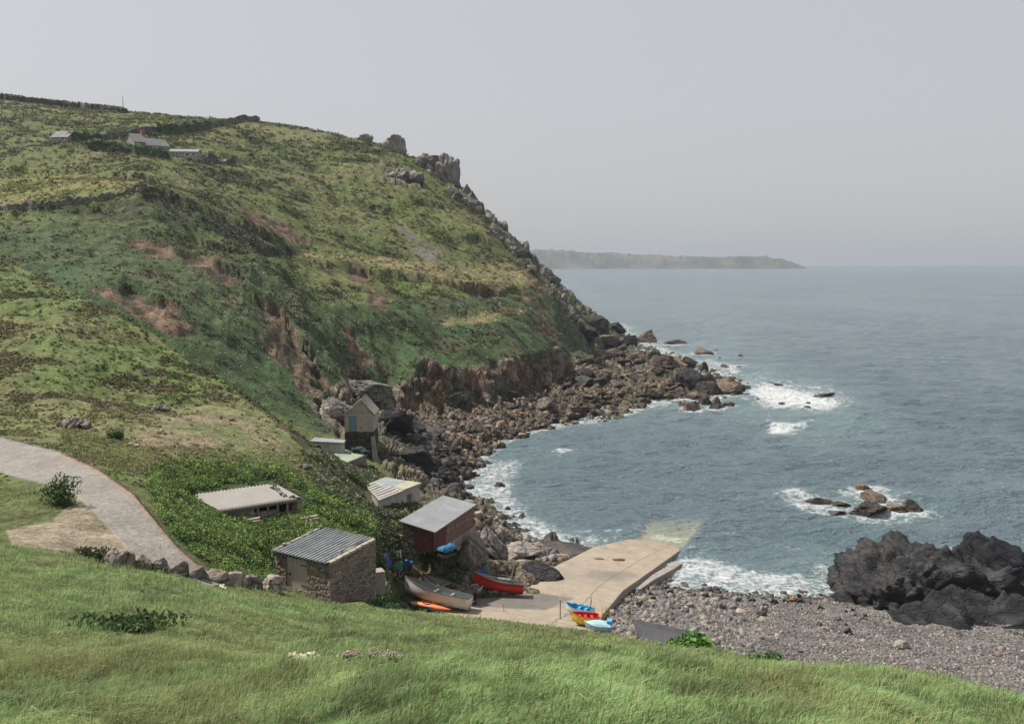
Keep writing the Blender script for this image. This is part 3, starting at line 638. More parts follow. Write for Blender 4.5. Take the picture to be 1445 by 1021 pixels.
# rock relief along the normal: joints and blocks on the cliffs, lumps on the reef
sel = rock > 0.02
X_, Y_, Z_ = TX[sel], TY[sel], TZ[sel]
wob = fbm(X_ / 7, Y_ / 7, Z_ / 7, 3, 61)
v1, d1, d2 = cells(X_ / 3.0 + wob * .5, Y_ / 3.4, Z_ / 9.0 + wob * .3, 62)
v2, e1, e2 = cells(X_ / 1.7 + wob * .5, Y_ / 1.7, Z_ / 3.0, 66)
disp = (v1 - 0.5) * 2.2 + (v2 - 0.5) * 0.9 - 0.7 * (1 - sstep(0, .18, d2 - d1)) - 0.35 * (1 - sstep(0, .2, e2 - e1)) + fbm(X_ / 1.3, Y_ / 1.3, Z_ / 1.3, 3, 68) * 0.25
amp = rock[sel] * np.where(REEF[sel] > 0.5, 0.95, np.where(Y_ < 115, 0.38, np.where(CREST_R[sel] > .3, 1.35, 1.1)))
D = np.zeros_like(TZ); D[sel] = disp * amp; CT = np.full(TZ.shape, .5, np.float32); CT[sel] = .5 * v1 + .5 * v2
TX = TX + nrm[..., 0] * D * 0.9; TY = TY + nrm[..., 1] * D * 0.9; TZ = TZ + nrm[..., 2] * D
# small undercut steps where turf breaks above bare earth
TZ = TZ - SCAR * (0.9 * ridged(TX / 4, TY / 4, TZ / 2, 4, 71) + .3) * (TY > 140)
# --- ground colours (albedo of turf, heath, earth, rock, shingle, road)
def C(*c): return np.array(c, np.float32)
def lay(col, c, m): return col * (1 - m[..., None]) + np.asarray(c, np.float32) * m[..., None]
col = np.broadcast_to(C(.112, .132, .047), TX.shape + (3,)).copy()
nA = fbm(TX / 22, TY / 14, TZ / 16, 5, 81); nB = fbm(TX / 7, TY / 4, TZ / 4, 4, 82); nC = fbm(TX / 2.2, TY / 2.2, TZ / 2.2, 4, 83)
far = sstep(200, 245, TY) * (TZ > 25)
col = lay(col, C(.165, .155, .072), sstep(0.02, .35, nA + nB * .5) * far * 0.55)
col = lay(col, C(.055, .062, .032), sstep(0.05, .25, nB * .8 - nA * .6 + nC * .3) * far * 0.85)
col = lay(col, C(.1, .14, .04), sstep(.1, .3, fbm(TX / 30, TY / 18, 0, 3, 84)) * far * 0.5)
gully = ((TY > 139) & (TY < 345)).astype(np.float32) * (1 - far) * sstep(2, 6, TZ)
col = lay(col, C(.056, .094, .036), gully * 0.95)
col = lay(col, C(.03, .045, .026), gully * sstep(.08, .3, nB + nC * .4) * 0.6)
col = lay(col, C(.1, .085, .05), gully * sstep(.2, .45, -nA + nC * .5) * 0.5)
rib = zone([(200, 330), (300, 345), (340, 390), (300, 420), (200, 400), (85, 340)], 165, 240) * (.4 + .6 * sstep(-.1, .2, nB))
col = lay(col, C(.095, .1, .05), rib * 0.6)
ledge = np.maximum.reduce([zone([(405, 352), (520, 364), (640, 374), (700, 370), (765, 385), (765, 398), (700, 412), (640, 398), (520, 376), (420, 362)], 250, 345, 3), zone([(620, 452), (680, 436), (740, 430), (735, 438), (680, 452), (630, 462)], 235, 320, 3)])
col = lay(col, C(.235, .205, .105), ledge * (.5 + .5 * sstep(-.2, .2, nB)))
bright = zone([(560, 310), (600, 315), (625, 335), (600, 345), (570, 330)], 280, 400, 6) + zone([(540, 285), (580, 285), (590, 305), (555, 305)], 280, 400, 6)
col = lay(col, C(.13, .165, .045), np.clip(bright, 0, 1) * 0.8)
scree = zone([(560, 320), (572, 318), (600, 345), (625, 372), (605, 372), (580, 345)], 270, 400, 2)
col = lay(col, C(.15, .135, .115), scree * 0.85)
browd = zone([(85, 296), (150, 288), (205, 276), (240, 276), (300, 300), (360, 325), (420, 352), (430, 372), (360, 352), (300, 330), (250, 318), (180, 318), (85, 350)], 222, 275, 5) * (.45 + .55 * sstep(-.3, .15, nB + nC * .5))
col = lay(col, C(.042, .05, .033), browd * .9)
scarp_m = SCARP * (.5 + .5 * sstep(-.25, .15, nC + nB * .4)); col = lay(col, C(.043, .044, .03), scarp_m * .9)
# field by the wall, shoulder, meadow
field = zone([(0, 235), (85, 245), (195, 258), (90, 285), (0, 292), (-240, 290), (-240, 235)], 236, 330, 5)
col = lay(col, C(.16, .175, .06), field * .85); col = lay(col, C(.23, .185, .085), field * sstep(-.1, .3, nA) * .7)
top = (TY > 395) & (TZ > 80)
col = lay(col, C(.155, .15, .07), top * .6 * sstep(-.3, .2, nA))
sp = ((TY > 62) & (TY < 165) & (TZ > 12) & (px < 470)).astype(np.float32) * (1 - gully * (TZ < 12))
sp = sp * (1 - ((TY > 139) & (wy < 600)) * sstep(-6, 6, wx - np.interp(wy, [390, 420, 450, 500, 545, 600], [60, 120, 180, 250, 320, 430])))
col = lay(col, C(.12, .162, .05), sp)
col = lay(col, C(.05, .055, .03), sp * sstep(.08, .3, nB + nC * .5) * 0.8 * (TY > 96))
col = lay(col, C(.21, .17, .1), sp * sstep(.0, .3, nA + nC * .4) * 0.4)
worn = zone([(230, 590), (300, 565), (380, 600), (400, 630), (330, 632), (200, 640), (180, 615)], 70, 125, 14)
shelf = zone([(85, 600), (200, 575), (330, 560), (400, 600), (430, 640), (330, 655), (200, 655), (120, 640), (40, 620)], 70, 125, 12)
col = lay(col, C(.175, .185, .085), shelf * .6)
col = lay(col, C(.255, .205, .135), worn * sstep(-.3, .15, nB + nC * .4) * 0.85)
lush = zone([(205, 668), (260, 655), (400, 668), (430, 690), (520, 735), (530, 800), (545, 850), (520, 845), (500, 760), (385, 830), (290, 800), (255, 765), (225, 720)], 50, 92, 6)
col = lay(col, C(.04, .075, .022), lush * .9)
slopeR = zone([(430, 640), (470, 650), (520, 690), (560, 740), (560, 840), (530, 800), (515, 740), (440, 690)], 70, 118, 5)
col = lay(col, C(.075, .09, .04), slopeR * .8); col = lay(col, C(.15, .12, .085), slopeR * sstep(.05, .3, nC) * .6)
mead = ((TY < 52) & ~((px < 330) & (TY > 45.5))).astype(np.float32) * (TY <= np.interp(px, [c[0] for c in CREST], [c[2] + 1.5 for c in CREST]))
col = lay(col, C(.12, .155, .058), mead); col = lay(col, C(.17, .165, .07), mead * sstep(0, .3, fbm(TX / 5, TY / 7, 0, 4, 86)) * .5)
tread = zone([(570, 782), (640, 790), (625, 815), (600, 838), (560, 830), (580, 800)], 80, 100, 6)
col = lay(col, C(.17, .14, .1), tread * .75)
# earth, rock, shingle
earth_t = np.clip(.5 + nC * 1.2 + nB * .5, 0, 1)[..., None]
earth_t = np.clip((earth_t - .5) * 1.5 + .42, 0, 1); earth = C(.05, .036, .028) * (1 - earth_t) + C(.2, .138, .095) * earth_t
m = np.clip(np.maximum(SCAR, EDGE_DIRT) * (.8 + .6 * sstep(-.3, .3, nC)), 0, 1)[..., None]; col = col * (1 - m) + earth * m
rt = np.clip(.5 + .9 * nB + .8 * nC, 0, 1)[..., None]
rock_c = C(.1, .085, .073) * (1 - rt) + C(.25, .205, .165) * rt
rock_c = rock_c * (.5 + CT[..., None])
rock_c = np.where((CREST_R > .3)[..., None], rock_c * C(1.0, 1.06, 1.08), rock_c)
ochre = (CLIFF * sstep(0.0, .3, fbm(TX / 9, TY / 9, TZ / 4, 3, 88)))[..., None]
rock_c = rock_c * (1 - ochre * .6) + C(.24, .14, .085) * ochre * .6
reefdark = (REEF * sstep(.0, .35, -nA + .25 + .3 * (px < 640)))[..., None]
rock_c = rock_c * (1 - reefdark * .75) + C(.04, .038, .036) * reefdark * .75
wetz = (sstep(1.3, 0.2, TZ) * (TY > 115))[..., None]
rock_c = rock_c * (1 - wetz * .7) + C(.03, .027, .024) * wetz * .7
toe = (CLIFF * sstep(5.5, 3.0, TZ))[..., None]
rock_c = rock_c * (1 - toe * .5) + C(.04, .038, .037) * toe * .6
mr = rock[..., None] * np.clip(.75 + .5 * nC, 0, 1)[..., None]
col = col * (1 - mr) + rock_c * mr
shing = sstep(5.6, 4.6, TZ) * ((TY < 122) & (TY > 44)) * (1 - CRAG) * (1 - zone([(560, 760), (648, 780), (648, 830), (600, 845), (555, 845)], 80, 105, 5)) * sstep(820, 850, px + 0 * TZ + (TY > 108) * 200)
st = np.clip(.5 + 1.3 * nC, 0, 1)[..., None]
col = lay(col, 0, shing) + (C(.1, .095, .09) * (1 - st) + C(.2, .187, .172) * st) * shing[..., None]
sand = zone([(690, 745), (720, 733), (760, 752), (838, 774), (790, 800), (740, 780), (700, 765)], 100, 140, 4)
col = lay(col, C(.095, .086, .076), sand * .9)
wet = sstep(.55, .0, TZ) * (TY > 60) * (TY < 130)
col = col * (1 - .5 * wet[..., None])
road = zone(ROAD, 43, 95, 2.0, False) * (1 - mead)
col = lay(col, C(.225, .212, .192), road)
col = lay(col, C(.22, .195, .17), road * sstep(0, .25, fbm(TX / 1.5, TY / 1.5, 0, 4, 91)) * .5)
gravel = zone([(75, 735), (112, 700), (135, 728), (165, 757), (200, 790), (150, 782), (85, 778), (20, 776), (10, 748)], 42, 75, 3, False) * (1 - mead)
col = lay(col, C(.3, .25, .19), gravel * .9); col = lay(col, C(.2, .17, .11), gravel * sstep(0, .2, nC) * .6)
gap_edge = zone([(85, 637), (140, 662), (190, 697), (225, 740), (255, 775), (285, 800), (281, 803), (250, 779), (219, 743), (184, 701), (136, 666), (83, 641)], 43, 90, 1.5, False)
col = lay(col, C(.27, .185, .125), gap_edge * .7)
sub = sstep(-.35, -1.0, TZ); col = lay(col, C(.1, .135, .15), sub)
gloss = np.clip(.95 - .35 * wet - .3 * wetz[..., 0] * rock, .4, 1)
terr = np_mesh("hillside", np.stack([TX, TY, TZ], -1).reshape(-1, 3), grid_quads(NC, NR)[:, ::-1])
attr(terr, "ground", np.clip(col, 0, 1).reshape(-1, 3), "COLOR"); attr(terr, "rocky", rock.ravel()); attr(terr, "gloss", gloss.ravel()); attr(terr, "plain", np.clip(road + .4 * gravel, 0, 1).ravel())
hill_o = tag(link("terrain", terr, M["terrain"]), "green hillside and cove shore", None, None, "structure")
gcol = col.copy()
# ------------------------------------------------------------------ rocks: faceted boulders cut out of lumpy spheres
_ico = {}
def ico(sub):
    if sub not in _ico:
        bm = bmesh.new(); bmesh.ops.create_icosphere(bm, subdivisions=sub, radius=1.0); bm.verts.ensure_lookup_table()
        _ico[sub] = (np.array([v.co[:] for v in bm.verts]), np.array([[v.index for v in f.verts] for f in bm.faces])); bm.free()
    return _ico[sub]
def rock_mesh(name, seed, sub=4, cuts=10, lump=0.35, rough=0.09, scale=(1, 1, 1), low=0.5, smooth=False, strata=0.0):
    v, f = ico(sub); r = np.random.default_rng(seed); v = v.copy()
    o = r.uniform(0, 50, 3)
    v *= (1 + lump * fbm(v[:, 0] * 1.3 + o[0], v[:, 1] * 1.3 + o[1], v[:, 2] * 1.3 + o[2], 3, seed))[:, None]
    for _ in range(cuts):
        n = r.normal(size=3); n[2] = abs(n[2]) * 1.2 if r.random() < .7 else n[2]; n /= np.linalg.norm(n); h = r.uniform(low, 0.85)
        v -= n * np.maximum(v @ n - h, 0)[:, None]
    v = v / np.abs(v).max(0)
    if strata:
        ph = v[:, 2] * 5 + v[:, 0] * 1.6 + fbm(v[:, 0] * 2, v[:, 1] * 2, v[:, 2] * 2 + o[0], 3, seed + 2) * 1.5
        v *= (1 + strata * (np.abs((ph % 1) - .5) * 2 - .5))[:, None]
    v *= (1 + rough * fbm(v[:, 0] * 4 + o[0], v[:, 1] * 4, v[:, 2] * 4, 4, seed + 5, .6))[:, None]
    return np_mesh(name, v * np.asarray(scale), None, f, smooth)
PROTO = [rock_mesh("boulder", 100 + i, 3 if i < 6 else 4, 12 + i % 4, .42, .14, low=.38) for i in range(10)]
SEA_ROCKS = []          # (x, y, radius) of rocks standing in the water, for the foam round them
def depth_of(w): return w[1] * cs + (CH - w[2]) * sn
def put_rock(px, py, wpx, hpx, label, mat, cat="rock", name="rock", group=None, me=None, z=None, yaw=None, tilt=0.25, sea=False, depthf=0.8, rr=random):
    """a boulder whose foot shows at a photo pixel, wpx wide and hpx tall there"""
    if z is None:
        w = on_ground(px, py, 60)
        z = max(w[2], -0.1)
    else: w = G(px, py, z)
    d = depth_of(w); wm, hm = wpx * d / F, hpx * d / F
    o = bpy.data.objects.new(name, me or rr.choice(PROTO)); COL.objects.link(o)
    o.location = (w[0], w[1] + wm * 0.25, z + hm * 0.32); o.scale = (wm / 2, wm / 2 * depthf, hm * 0.68)
    o.rotation_euler = (rr.uniform(-tilt, tilt), rr.uniform(-tilt, tilt), rr.uniform(-.6, .6) if yaw is None else yaw)
    o.data.materials.clear() if False else None
    if not o.data.materials: o.data.materials.append(mat)
    o.material_slots[0].link = "OBJECT"; o.material_slots[0].material = mat
    if sea or z < 0.35: SEA_ROCKS.append((w[0], w[1] + wm * .25, wm / 2))
    return tag(o, label, cat, group)
PB = [m for m in PROTO]
REEFP = [rock_mesh("boulder", 150 + i, 4, 9, .5, .3, low=.36, strata=.1) for i in range(8)]
# --- rocky islet out in the cove
ISL = [(1124, 703, 24, 11, "small dark islet rock at the far left tip of the offshore rocks"),
       (1160, 716, 40, 17, "long low brown islet rock next to the small left tip rock"),
       (1187, 717, 34, 14, "flat topped grey islet rock left of the gap with white water"),
       (1217, 699, 26, 20, "pointed brown islet rock, the tallest peak of the offshore group"),
       (1243, 712, 44, 20, "broad brown rock right behind the middle of the offshore group"),
       (1235, 730, 48, 24, "big tan rock lowest at the front of the offshore group"),
       (1262, 724, 34, 18, "dark rock wedged between the two big right rocks of the offshore group"),
       (1290, 724, 36, 24, "sloping brown rock at the right end of the offshore group"),
       (1274, 728, 22, 12, "low dark rock at the waterline by the right end of the offshore group"),
       (1287, 704, 11, 10, "little knob of rock sticking up behind the right end rock"),
       (1194, 701, 13, 5, "thin rock barely above water left of the pointed peak"),
       (1241, 698, 24, 10, "low tan rock just right of the pointed peak"),
       (1182, 727, 24, 8, "dark wave washed rock in front of the flat topped islet rock")]
for i, (x, y, w, h, lb) in enumerate(ISL):
    put_rock(x, y, w * 1.12, h * (.85 if i != 3 else 1.1), lb, M["rock_brown"], "rock", "islet_rock", "rocks of the offshore islet", rock_mesh("islet_rock", 500 + i, 5, 14, .4, .2, low=.4, strata=.07), 0.0, sea=True)
# --- outlying rocks in the surf off the point
OUT = [(955, 488, 34, 9, "low jagged rock in surf furthest out past the fin rock"), (993, 501, 34, 10, "flat brown rock in the surf beyond the reef"), (1010, 497, 14, 4, "thin skerry just behind the flat brown surf rock"), (1016, 508, 9, 4, "tiny rock close right of the flat brown surf rock"),
       (1045, 504, 9, 4, "lone tiny rock farthest right in open water off the reef"), (1024, 519, 12, 6, "small rock in turquoise water off the reef's upper edge"), (1045, 521, 12, 5, "small rock at right of another in turquoise water off the reef"), (995, 524, 14, 15, "upright dark block standing at the reef's seaward edge"),
       (1150, 550, 12, 4, "low rock in the white surf right of the reef point"), (1105, 549, 26, 7, "brown ledge in white surf beyond the reef point"), (1085, 545, 20, 6, "broken low rocks at the reef point tip awash"), (1141, 572, 13, 5, "small rock at the right end of the surf ledge"), (1103, 572, 11, 6, "small rock left of the long surf ledge"), (1070, 566, 10, 6, "little dark rock in foam just below the reef point"),
       (1160, 563, 50, 7, "long thin brown ledge awash in the white surf"), (1140, 577, 12, 5, "small dark rock at the lower edge of the surf"), (1052, 568, 9, 4, "tiny dark rock in calm water below the reef point"),
       (979, 583, 30, 17, "squat brown rock in water in front of the reef point"), (1013, 580, 28, 14, "broad brown rock next to the squat one before the reef point"), (995, 571, 24, 13, "rock behind the squat pair in front of the reef point"), (1030, 575, 20, 9, "low rock at the right of the rocks before the reef point"), (1012, 571, 18, 11, "rounded rock between reef point and the front rocks"), (966, 577, 18, 9, "small rock left of the squat brown rock before the reef point"),
       (949, 598, 9, 4, "tiny round rock alone in the cove water off the boulders"), (794, 642, 18, 6, "lone low rock in the middle of the cove water"), (704, 691, 24, 13, "wedge shaped rock in the foam of the cove nearest the white roofed hut"), (716, 723, 14, 7, "round dark rock at the waterline above the grey beach"), (700, 714, 9, 5, "small wet rock in the foam by the grey beach")]
for i, (x, y, w, h, lb) in enumerate(OUT):
    put_rock(x, y, w, h * 1.2, lb, M["rock_brown"] if i % 3 else M["rock_dark"], "rock", "surf_rock", "outlying rocks in the surf", rock_mesh("surf_rock", 540 + i, 4, 13, .4, .2, low=.4, strata=.06), -0.15 if y != 524 else 0.0, sea=True)
# --- named big rocks on the reef and under the cliff
BIG = [(770, 578, 34, 26, "rock_grey", "big pale grey boulder perched on the shore rocks under the cliff"), (640, 572, 30, 24, "rock_dark", "large dark boulder leaning at the foot of the columned cliff"),
       (912, 484, 34, 20, "rock_brown", "leaning fin shaped rock at the seaward end of the headland"), (888, 487, 30, 17, "rock_dark", "dark rock left of the fin shaped rock"), (868, 488, 28, 15, "rock_dark", "dark low rock at the headland foot before the fin"),
       (843, 470, 52, 30, "rock_dark", "dark crag at the sea end of the headland"), (868, 467, 34, 13, "rock_dark", "sloping black crag end where the headland meets the sea"),
       (828, 478, 44, 22, "rock_dark", "dark broken rock on the flank of the headland above the reef"), (852, 487, 46, 16, "rock_brown", "long brown ledge of rock under the dark crag at the headland foot"), (806, 455, 34, 16, "rock_grey", "grey rock breaking through the turf low on the seaward flank"),
       (975, 547, 44, 26, "rock_dark", "large dark slab tilted on the reef point"), (935, 520, 40, 22, "rock_brown", "broad brown crag in the middle of the reef"), (905, 513, 34, 18, "rock_brown", "peaked brown rock at the upper reef edge"), (1030, 556, 52, 22, "rock_brown", "long brown rock forming the tip of the reef point"), (1000, 556, 40, 20, "rock_brown", "square brown rock just inside the reef point"), (970, 519, 26, 16, "rock_brown", "grey brown block on the seaward side of the reef"),
       (590, 665, 54, 42, "rock_dark", "huge black rock below the gabled boathouse"), (606, 667, 27, 31, "rock_dark", "rounded black boulder standing right of the huge black rock"), (612, 617, 50, 18, "rock_dark", "long black ridge of rock on the stony shore right of the boathouse"), (590, 615, 26, 18, "rock_dark", "black hump at the left end of the black ridge"),
       (560, 612, 60, 34, "rock_dark", "dark slanting bedrock right behind the boathouse"), (632, 683, 22, 19, "rock_dark", "angular black boulder above the white roofed hut"), (650, 682, 15, 13, "rock_grey", "pyramid shaped grey boulder at the edge of the foam"), (662, 692, 15, 11, "rock_brown", "round boulder in the foam right of the white roofed hut"),
       (470, 590, 62, 34, "rock_grey", "rounded grey outcrop left behind the boathouse"), (515, 560, 70, 26, "rock_grey", "grey rock rib sloping down behind the boathouse"), (690, 788, 62, 44, "rock_grey", "pale rock face beside the red boat"), (715, 772, 50, 30, "rock_pale", "pale tan boulder on top of the rocks beside the slipway"), (738, 792, 60, 30, "rock_grey", "smooth grey boulder between red boat and slipway"), (668, 800, 50, 46, "rock_grey", "grey rock face below the brown shed"), (765, 818, 66, 26, "rock_dark", "dark seaweed covered rock at the left edge of the slipway"),
       (826, 535, 30, 16, "rock_dark", "dark boulder at the right end of the cliff foot"), (800, 545, 30, 15, "rock_brown", "brown boulder under the right end of the cliff"), (720, 562, 36, 12, "rock_dark", "flat dark slab below the cliff columns"), (700, 572, 30, 9, "rock_brown", "low brown slab on the stony shore")]
for i, (x, y, w, h, m, lb) in enumerate(BIG):
    big = rock_mesh("rock", 300 + i, 5, 11, .35, .14, low=.45, strata=.05)
    put_rock(x, y, w, h, lb, M[m], "rock", "rock", None, big, tilt=.15)
# --- many boulders between cliff and water
ZB = [("boulders along the foot of the cliff", "brown boulder among the many others along the stony shore below the cliff", [(640, 588), (700, 575), (760, 558), (820, 535), (860, 560), (900, 578), (850, 592), (790, 600), (740, 612), (690, 636), (660, 660), (640, 640), (620, 600)], 105, "rock_brown"),
      ("boulders on the reef", "brown boulder lying among others on the low reef", [(830, 505), (880, 492), (940, 512), (1000, 527), (1048, 550), (1000, 562), (930, 572), (870, 582), (810, 590), (800, 550)], 150, "rock_brown"),
      ("dark boulders below the boathouse", "dark wet boulder among others on the shore below the boathouse", [(545, 640), (590, 612), (640, 630), (668, 655), (660, 690), (650, 715), (620, 690), (570, 670)], 70, "rock_dark")]
rr = random.Random(5)
for grp, lb, poly, n, m in ZB:
    xs, ys = [q[0] for q in poly], [q[1] for q in poly]; k_ = 0
    while k_ < n:
        x, y = rr.uniform(min(xs), max(xs)), rr.uniform(min(ys), max(ys))
        if not inpoly(np.array([x]), np.array([y]), poly)[0]: continue
        w = (5 if "reef" not in grp else 9) + (15 if "reef" not in grp else 26) * rr.random() ** 2.2
        put_rock(x, y, w * 1.15, w * rr.uniform(.4, .75) * (1 if w < 18 else .75), lb, M[m if rr.random() < .8 else ("rock_dark" if m == "rock_brown" else "rock_brown")], "boulder", "boulder", grp, rr.choice(REEFP if "reef" in grp or w > 11 else PROTO[:6]), tilt=.3, rr=rr)
        k_ += 1
# --- the big dark sea rock at the right, layered and knobbly
def crag(name, label, seed, loc, scale, rot, sub=6):
    v, f = ico(sub); v = v.copy(); r = np.random.default_rng(seed)
    v = np.sign(v) * np.abs(v) ** .72; v *= (1 + .25 * fbm(v[:, 0] * 1.1 + seed, v[:, 1] * 1.1, v[:, 2] * 1.1, 3, seed))[:, None]
    for _ in range(7):
        n = r.normal(size=3); n[2] = abs(n[2]); n /= np.linalg.norm(n); v -= n * np.maximum(v @ n - r.uniform(.6, .85), 0)[:, None]
    q = v * np.asarray(scale)
    bed = q[:, 2] * .62 + q[:, 0] * .22 - q[:, 1] * .12 + fbm(q[:, 0] / 4, q[:, 1] / 4, q[:, 2] / 4, 4, seed + 3) * 1.5
    led = (np.abs(((bed * .75) % 1) - .5) * 2) ** 1.5
    led2 = np.abs(((bed * 2.3 + fbm(q[:, 0], q[:, 1], q[:, 2], 2, seed) * .4) % 1) - .5) * 2
    nn = q / np.asarray(scale) ** 2; nn /= np.linalg.norm(nn, axis=1)[:, None]
    vv, e1, e2 = cells(q[:, 0] / 1.5, q[:, 1] / 1.5, q[:, 2] / .9, seed)
    q = q + nn * ((led - .5) * 1.35 + (led2 - .5) * .3 + (vv - .5) * .2 - .2 * (1 - sstep(0, .2, e2 - e1)) + fbm(q[:, 0] / .7, q[:, 1] / .7, q[:, 2] / .5, 4, seed + 9) * .34 + fbm(q[:, 0] / 2.6, q[:, 1] / 2.6, q[:, 2] / 1.6, 3, seed + 8) * .6)[:, None]
    o = link(name, np_mesh(name, q, None, f, False), M["rock_black"]); o.location = loc; o.rotation_euler = rot
    SEA_ROCKS.append((loc[0], loc[1], max(scale[0], scale[1]) * .95))
    return tag(o, label, "rock")
crag("sea_rock", "huge layered black rock rising at the right end of the beach", 401, (42.6, 100, .9), (9.6, 8.0, 5.0), (0.1, .02, .15))
crag("sea_rock", "smaller dark crag standing right behind the huge black rock", 402, (54, 107, .4), (6.2, 5.5, 3.7), (.05, .1, -.2), 5)
crag("sea_rock", "low dark shelf of rock at the beach side of the huge black rock", 403, (44.5, 88.5, 1.5), (10.5, 5.2, 2.3), (.1, 0, .1), 5)

# ------------------------------------------------------------------ sea
sa = np.linspace(-330, 1775, 640); iy = np.linspace(1 / 9000.0, 1 / 64.0, 860)
SA, IY = np.meshgrid(sa, iy[::-1], indexing="ij"); SY = 1 / IY; SX = (SA - CX) / F * SY
# land height under every sea vertex
fi = np.clip((SA - A0) / (A1 - A0) * (NC - 1), 0, NC - 1.001); fj = np.clip((np.log(SY) - L0) / (L1 - L0) * (NV - 1), 0, NV - 1.001)
i0, j0 = fi.astype(int), fj.astype(int); u, v = fi - i0, fj - j0
BED = HZ[i0, j0] * (1 - u) * (1 - v) + HZ[i0 + 1, j0] * u * (1 - v) + HZ[i0, j0 + 1] * (1 - u) * v + HZ[i0 + 1, j0 + 1] * u * v
BED = np.where(SY > 700, -20, BED)
SPX, SPY = to_px(SX, SY, 0 * SX)
SLIP_P = [(-330, 0)]
gap = np.gradient(SY, axis=1) * -1; gap = np.abs(gap)
WZ = np.zeros_like(SX); wr = np.random.default_rng(3)
warp = fbm(SX / 18, SY / 18, 0, 3, 201) * 5
for i in range(22):
    L = 1.6 * 1.16 ** i; th = wr.normal(-1.9, .55); ph = wr.uniform(0, 6.28); kx, ky = math.cos(th) * 2 * math.pi / L, math.sin(th) * 2 * math.pi / L
    fade = sstep(2.2, 5.0, L / gap)
    cr_ = np.sin(kx * (SX + warp * .4) + ky * (SY + warp) + ph + fbm(SX / (L * 3.2), SY / (L * 3.2), 0, 2, 210 + i) * 3.0)
    WZ += fade * (0.02 * L ** 0.8) * (1 - np.abs(cr_) ** 1.0 * 2) * -0.5
calm = sstep(-0.2, -2.0, BED)
WZ *= (.45 + .55 * calm)
swell = .22 * np.sin((SY + SX * .25) / 4.2 + fbm(SX / 20, SY / 20, 0, 2, 240) * 3) * sstep(3, 8, 26 / gap) * (SY < 420)
WZ += swell * (.4 + .6 * calm)
fo = sstep(-1.15, -.1, BED + .25 * fbm(SX / 5, SY / 5, 0, 3, 250)) * .62
near_r = np.zeros_like(SX)
for x, y, r in SEA_ROCKS:
    m_ = (np.abs(SX - x) < r * 3 + 6) & (np.abs(SY - y) < r * 3 + 10)
    d = np.hypot(SX[m_] - x, (SY[m_] - y) * .8) - r
    near_r[m_] = np.maximum(near_r[m_], np.exp(-np.maximum(d, 0) / (1.0 + .45 * r)))
fo = np.maximum(fo, near_r * .66)
wpx = SPX + 14 * fbm(SX / 10, SY / 10, 0, 4, 251); wpy = SPY + 7 * fbm(SX / 10, SY / 10, 0, 4, 252)
def fz(poly, s, amt):
    global fo
    fo = np.maximum(fo, (1 - sstep(-s * 1.3, s * 1.3, polydist(wpx, wpy, poly))) * amt)
fz([(945, 800), (960, 782), (1000, 786), (1060, 800), (1140, 808), (1165, 828), (1100, 836), (1000, 830), (940, 822)], 7, .66)
fz([(650, 690), (668, 655), (700, 640), (745, 640), (740, 665), (725, 700), (770, 745), (830, 768), (760, 752), (700, 728)], 12, .6)
fz([(1050, 548), (1100, 541), (1150, 552), (1190, 570), (1170, 582), (1100, 580), (1065, 572)], 9, .8)
fz([(890, 480), (930, 488), (985, 505), (1040, 515), (1060, 535), (1030, 530), (980, 515), (920, 502), (900, 495)], 8, .68)
fz([(1084, 592), (1112, 600), (1146, 594), (1138, 608), (1112, 618), (1090, 613)], 9, .85)
fz([(1085, 700), (1120, 692), (1180, 720), (1250, 735), (1310, 715), (1330, 735), (1240, 752), (1150, 738)], 8, .58)
fz([(1000, 540), (1060, 560), (1180, 590), (1230, 570), (1180, 540), (1060, 520)], 20, .54)
fz([(860, 462), (880, 458), (905, 455), (895, 466), (872, 470)], 3, .55)
fz([(905, 757), (925, 752), (975, 762), (962, 770), (930, 768)], 3, .6)
fo = np.maximum(fo, .47 * sstep(.12, .5, fbm(SX / 7, SY / 2.6, 0, 4, 261)) * sstep(-4.2, -1.2, BED) * (SY < 300))
aer = blur(fo.astype(np.float32), 8, 8, 2) * 1.2
tq = [(1000, 490), (1200, 560), (1260, 600), (1120, 620), (1040, 590), (900, 500)]
aer = np.maximum(aer, .6 * (1 - sstep(-30, 40, polydist(wpx, wpy, tq))))
SLIP = [G(735, 832, 2.1), G(770, 804, 1.85), G(835, 773, .6), G(898, 757, 0.05), G(926, 732, -.9), G(1003, 733, -.95), G(966, 772, -.02), G(930, 795, .8), G(880, 832, 2.35), G(850, 866, 3.2)]
sl_px = [to_px(*q) for q in SLIP]
shal = (1 - sstep(-7, 5, polydist(SPX + 4 * fbm(SX, SY, 0, 3, 77), SPY + 3 * fbm(SX, SY, 0, 3, 78), [(898, 762), (902, 756), (926, 729), (1003, 731), (966, 771), (950, 780)]))) * (.85 - .72 * sstep(762, 730, SPY))
WZ *= 1 - .85 * np.clip(shal * 1.3, 0, 1)
V = np.stack([SX, SY, WZ], -1).reshape(-1, 3); Q = grid_quads(len(sa), len(iy))
keep = (BED.ravel()[Q].min(1) < 1.2)
Q = Q[keep]; used = np.unique(Q); remap = np.full(len(V), -1); remap[used] = np.arange(len(used))
sea_me = np_mesh("sea", V[used], remap[Q])
attr(sea_me, "foam", np.clip(fo, 0, 1).ravel()[used]); attr(sea_me, "aer", np.clip(aer, 0, 1).ravel()[used]); attr(sea_me, "shal", np.clip(shal, 0, 1).ravel()[used])
k = NT("sea_water"); p = k.pos()
foam = k.attr("foam"); aerv = k.attr("aer"); shv = k.attr("shal")
n1 = k.noise(0.25, 5, .6, k.scaled(p, (.5, 1.2, 1)), .3); n2 = k.noise(0.95, 5, .62, k.scaled(p, (.45, 1.25, 1)), .2); n3 = k.noise(3.4, 4, .6, k.scaled(p, (.5, 1.2, 1)))
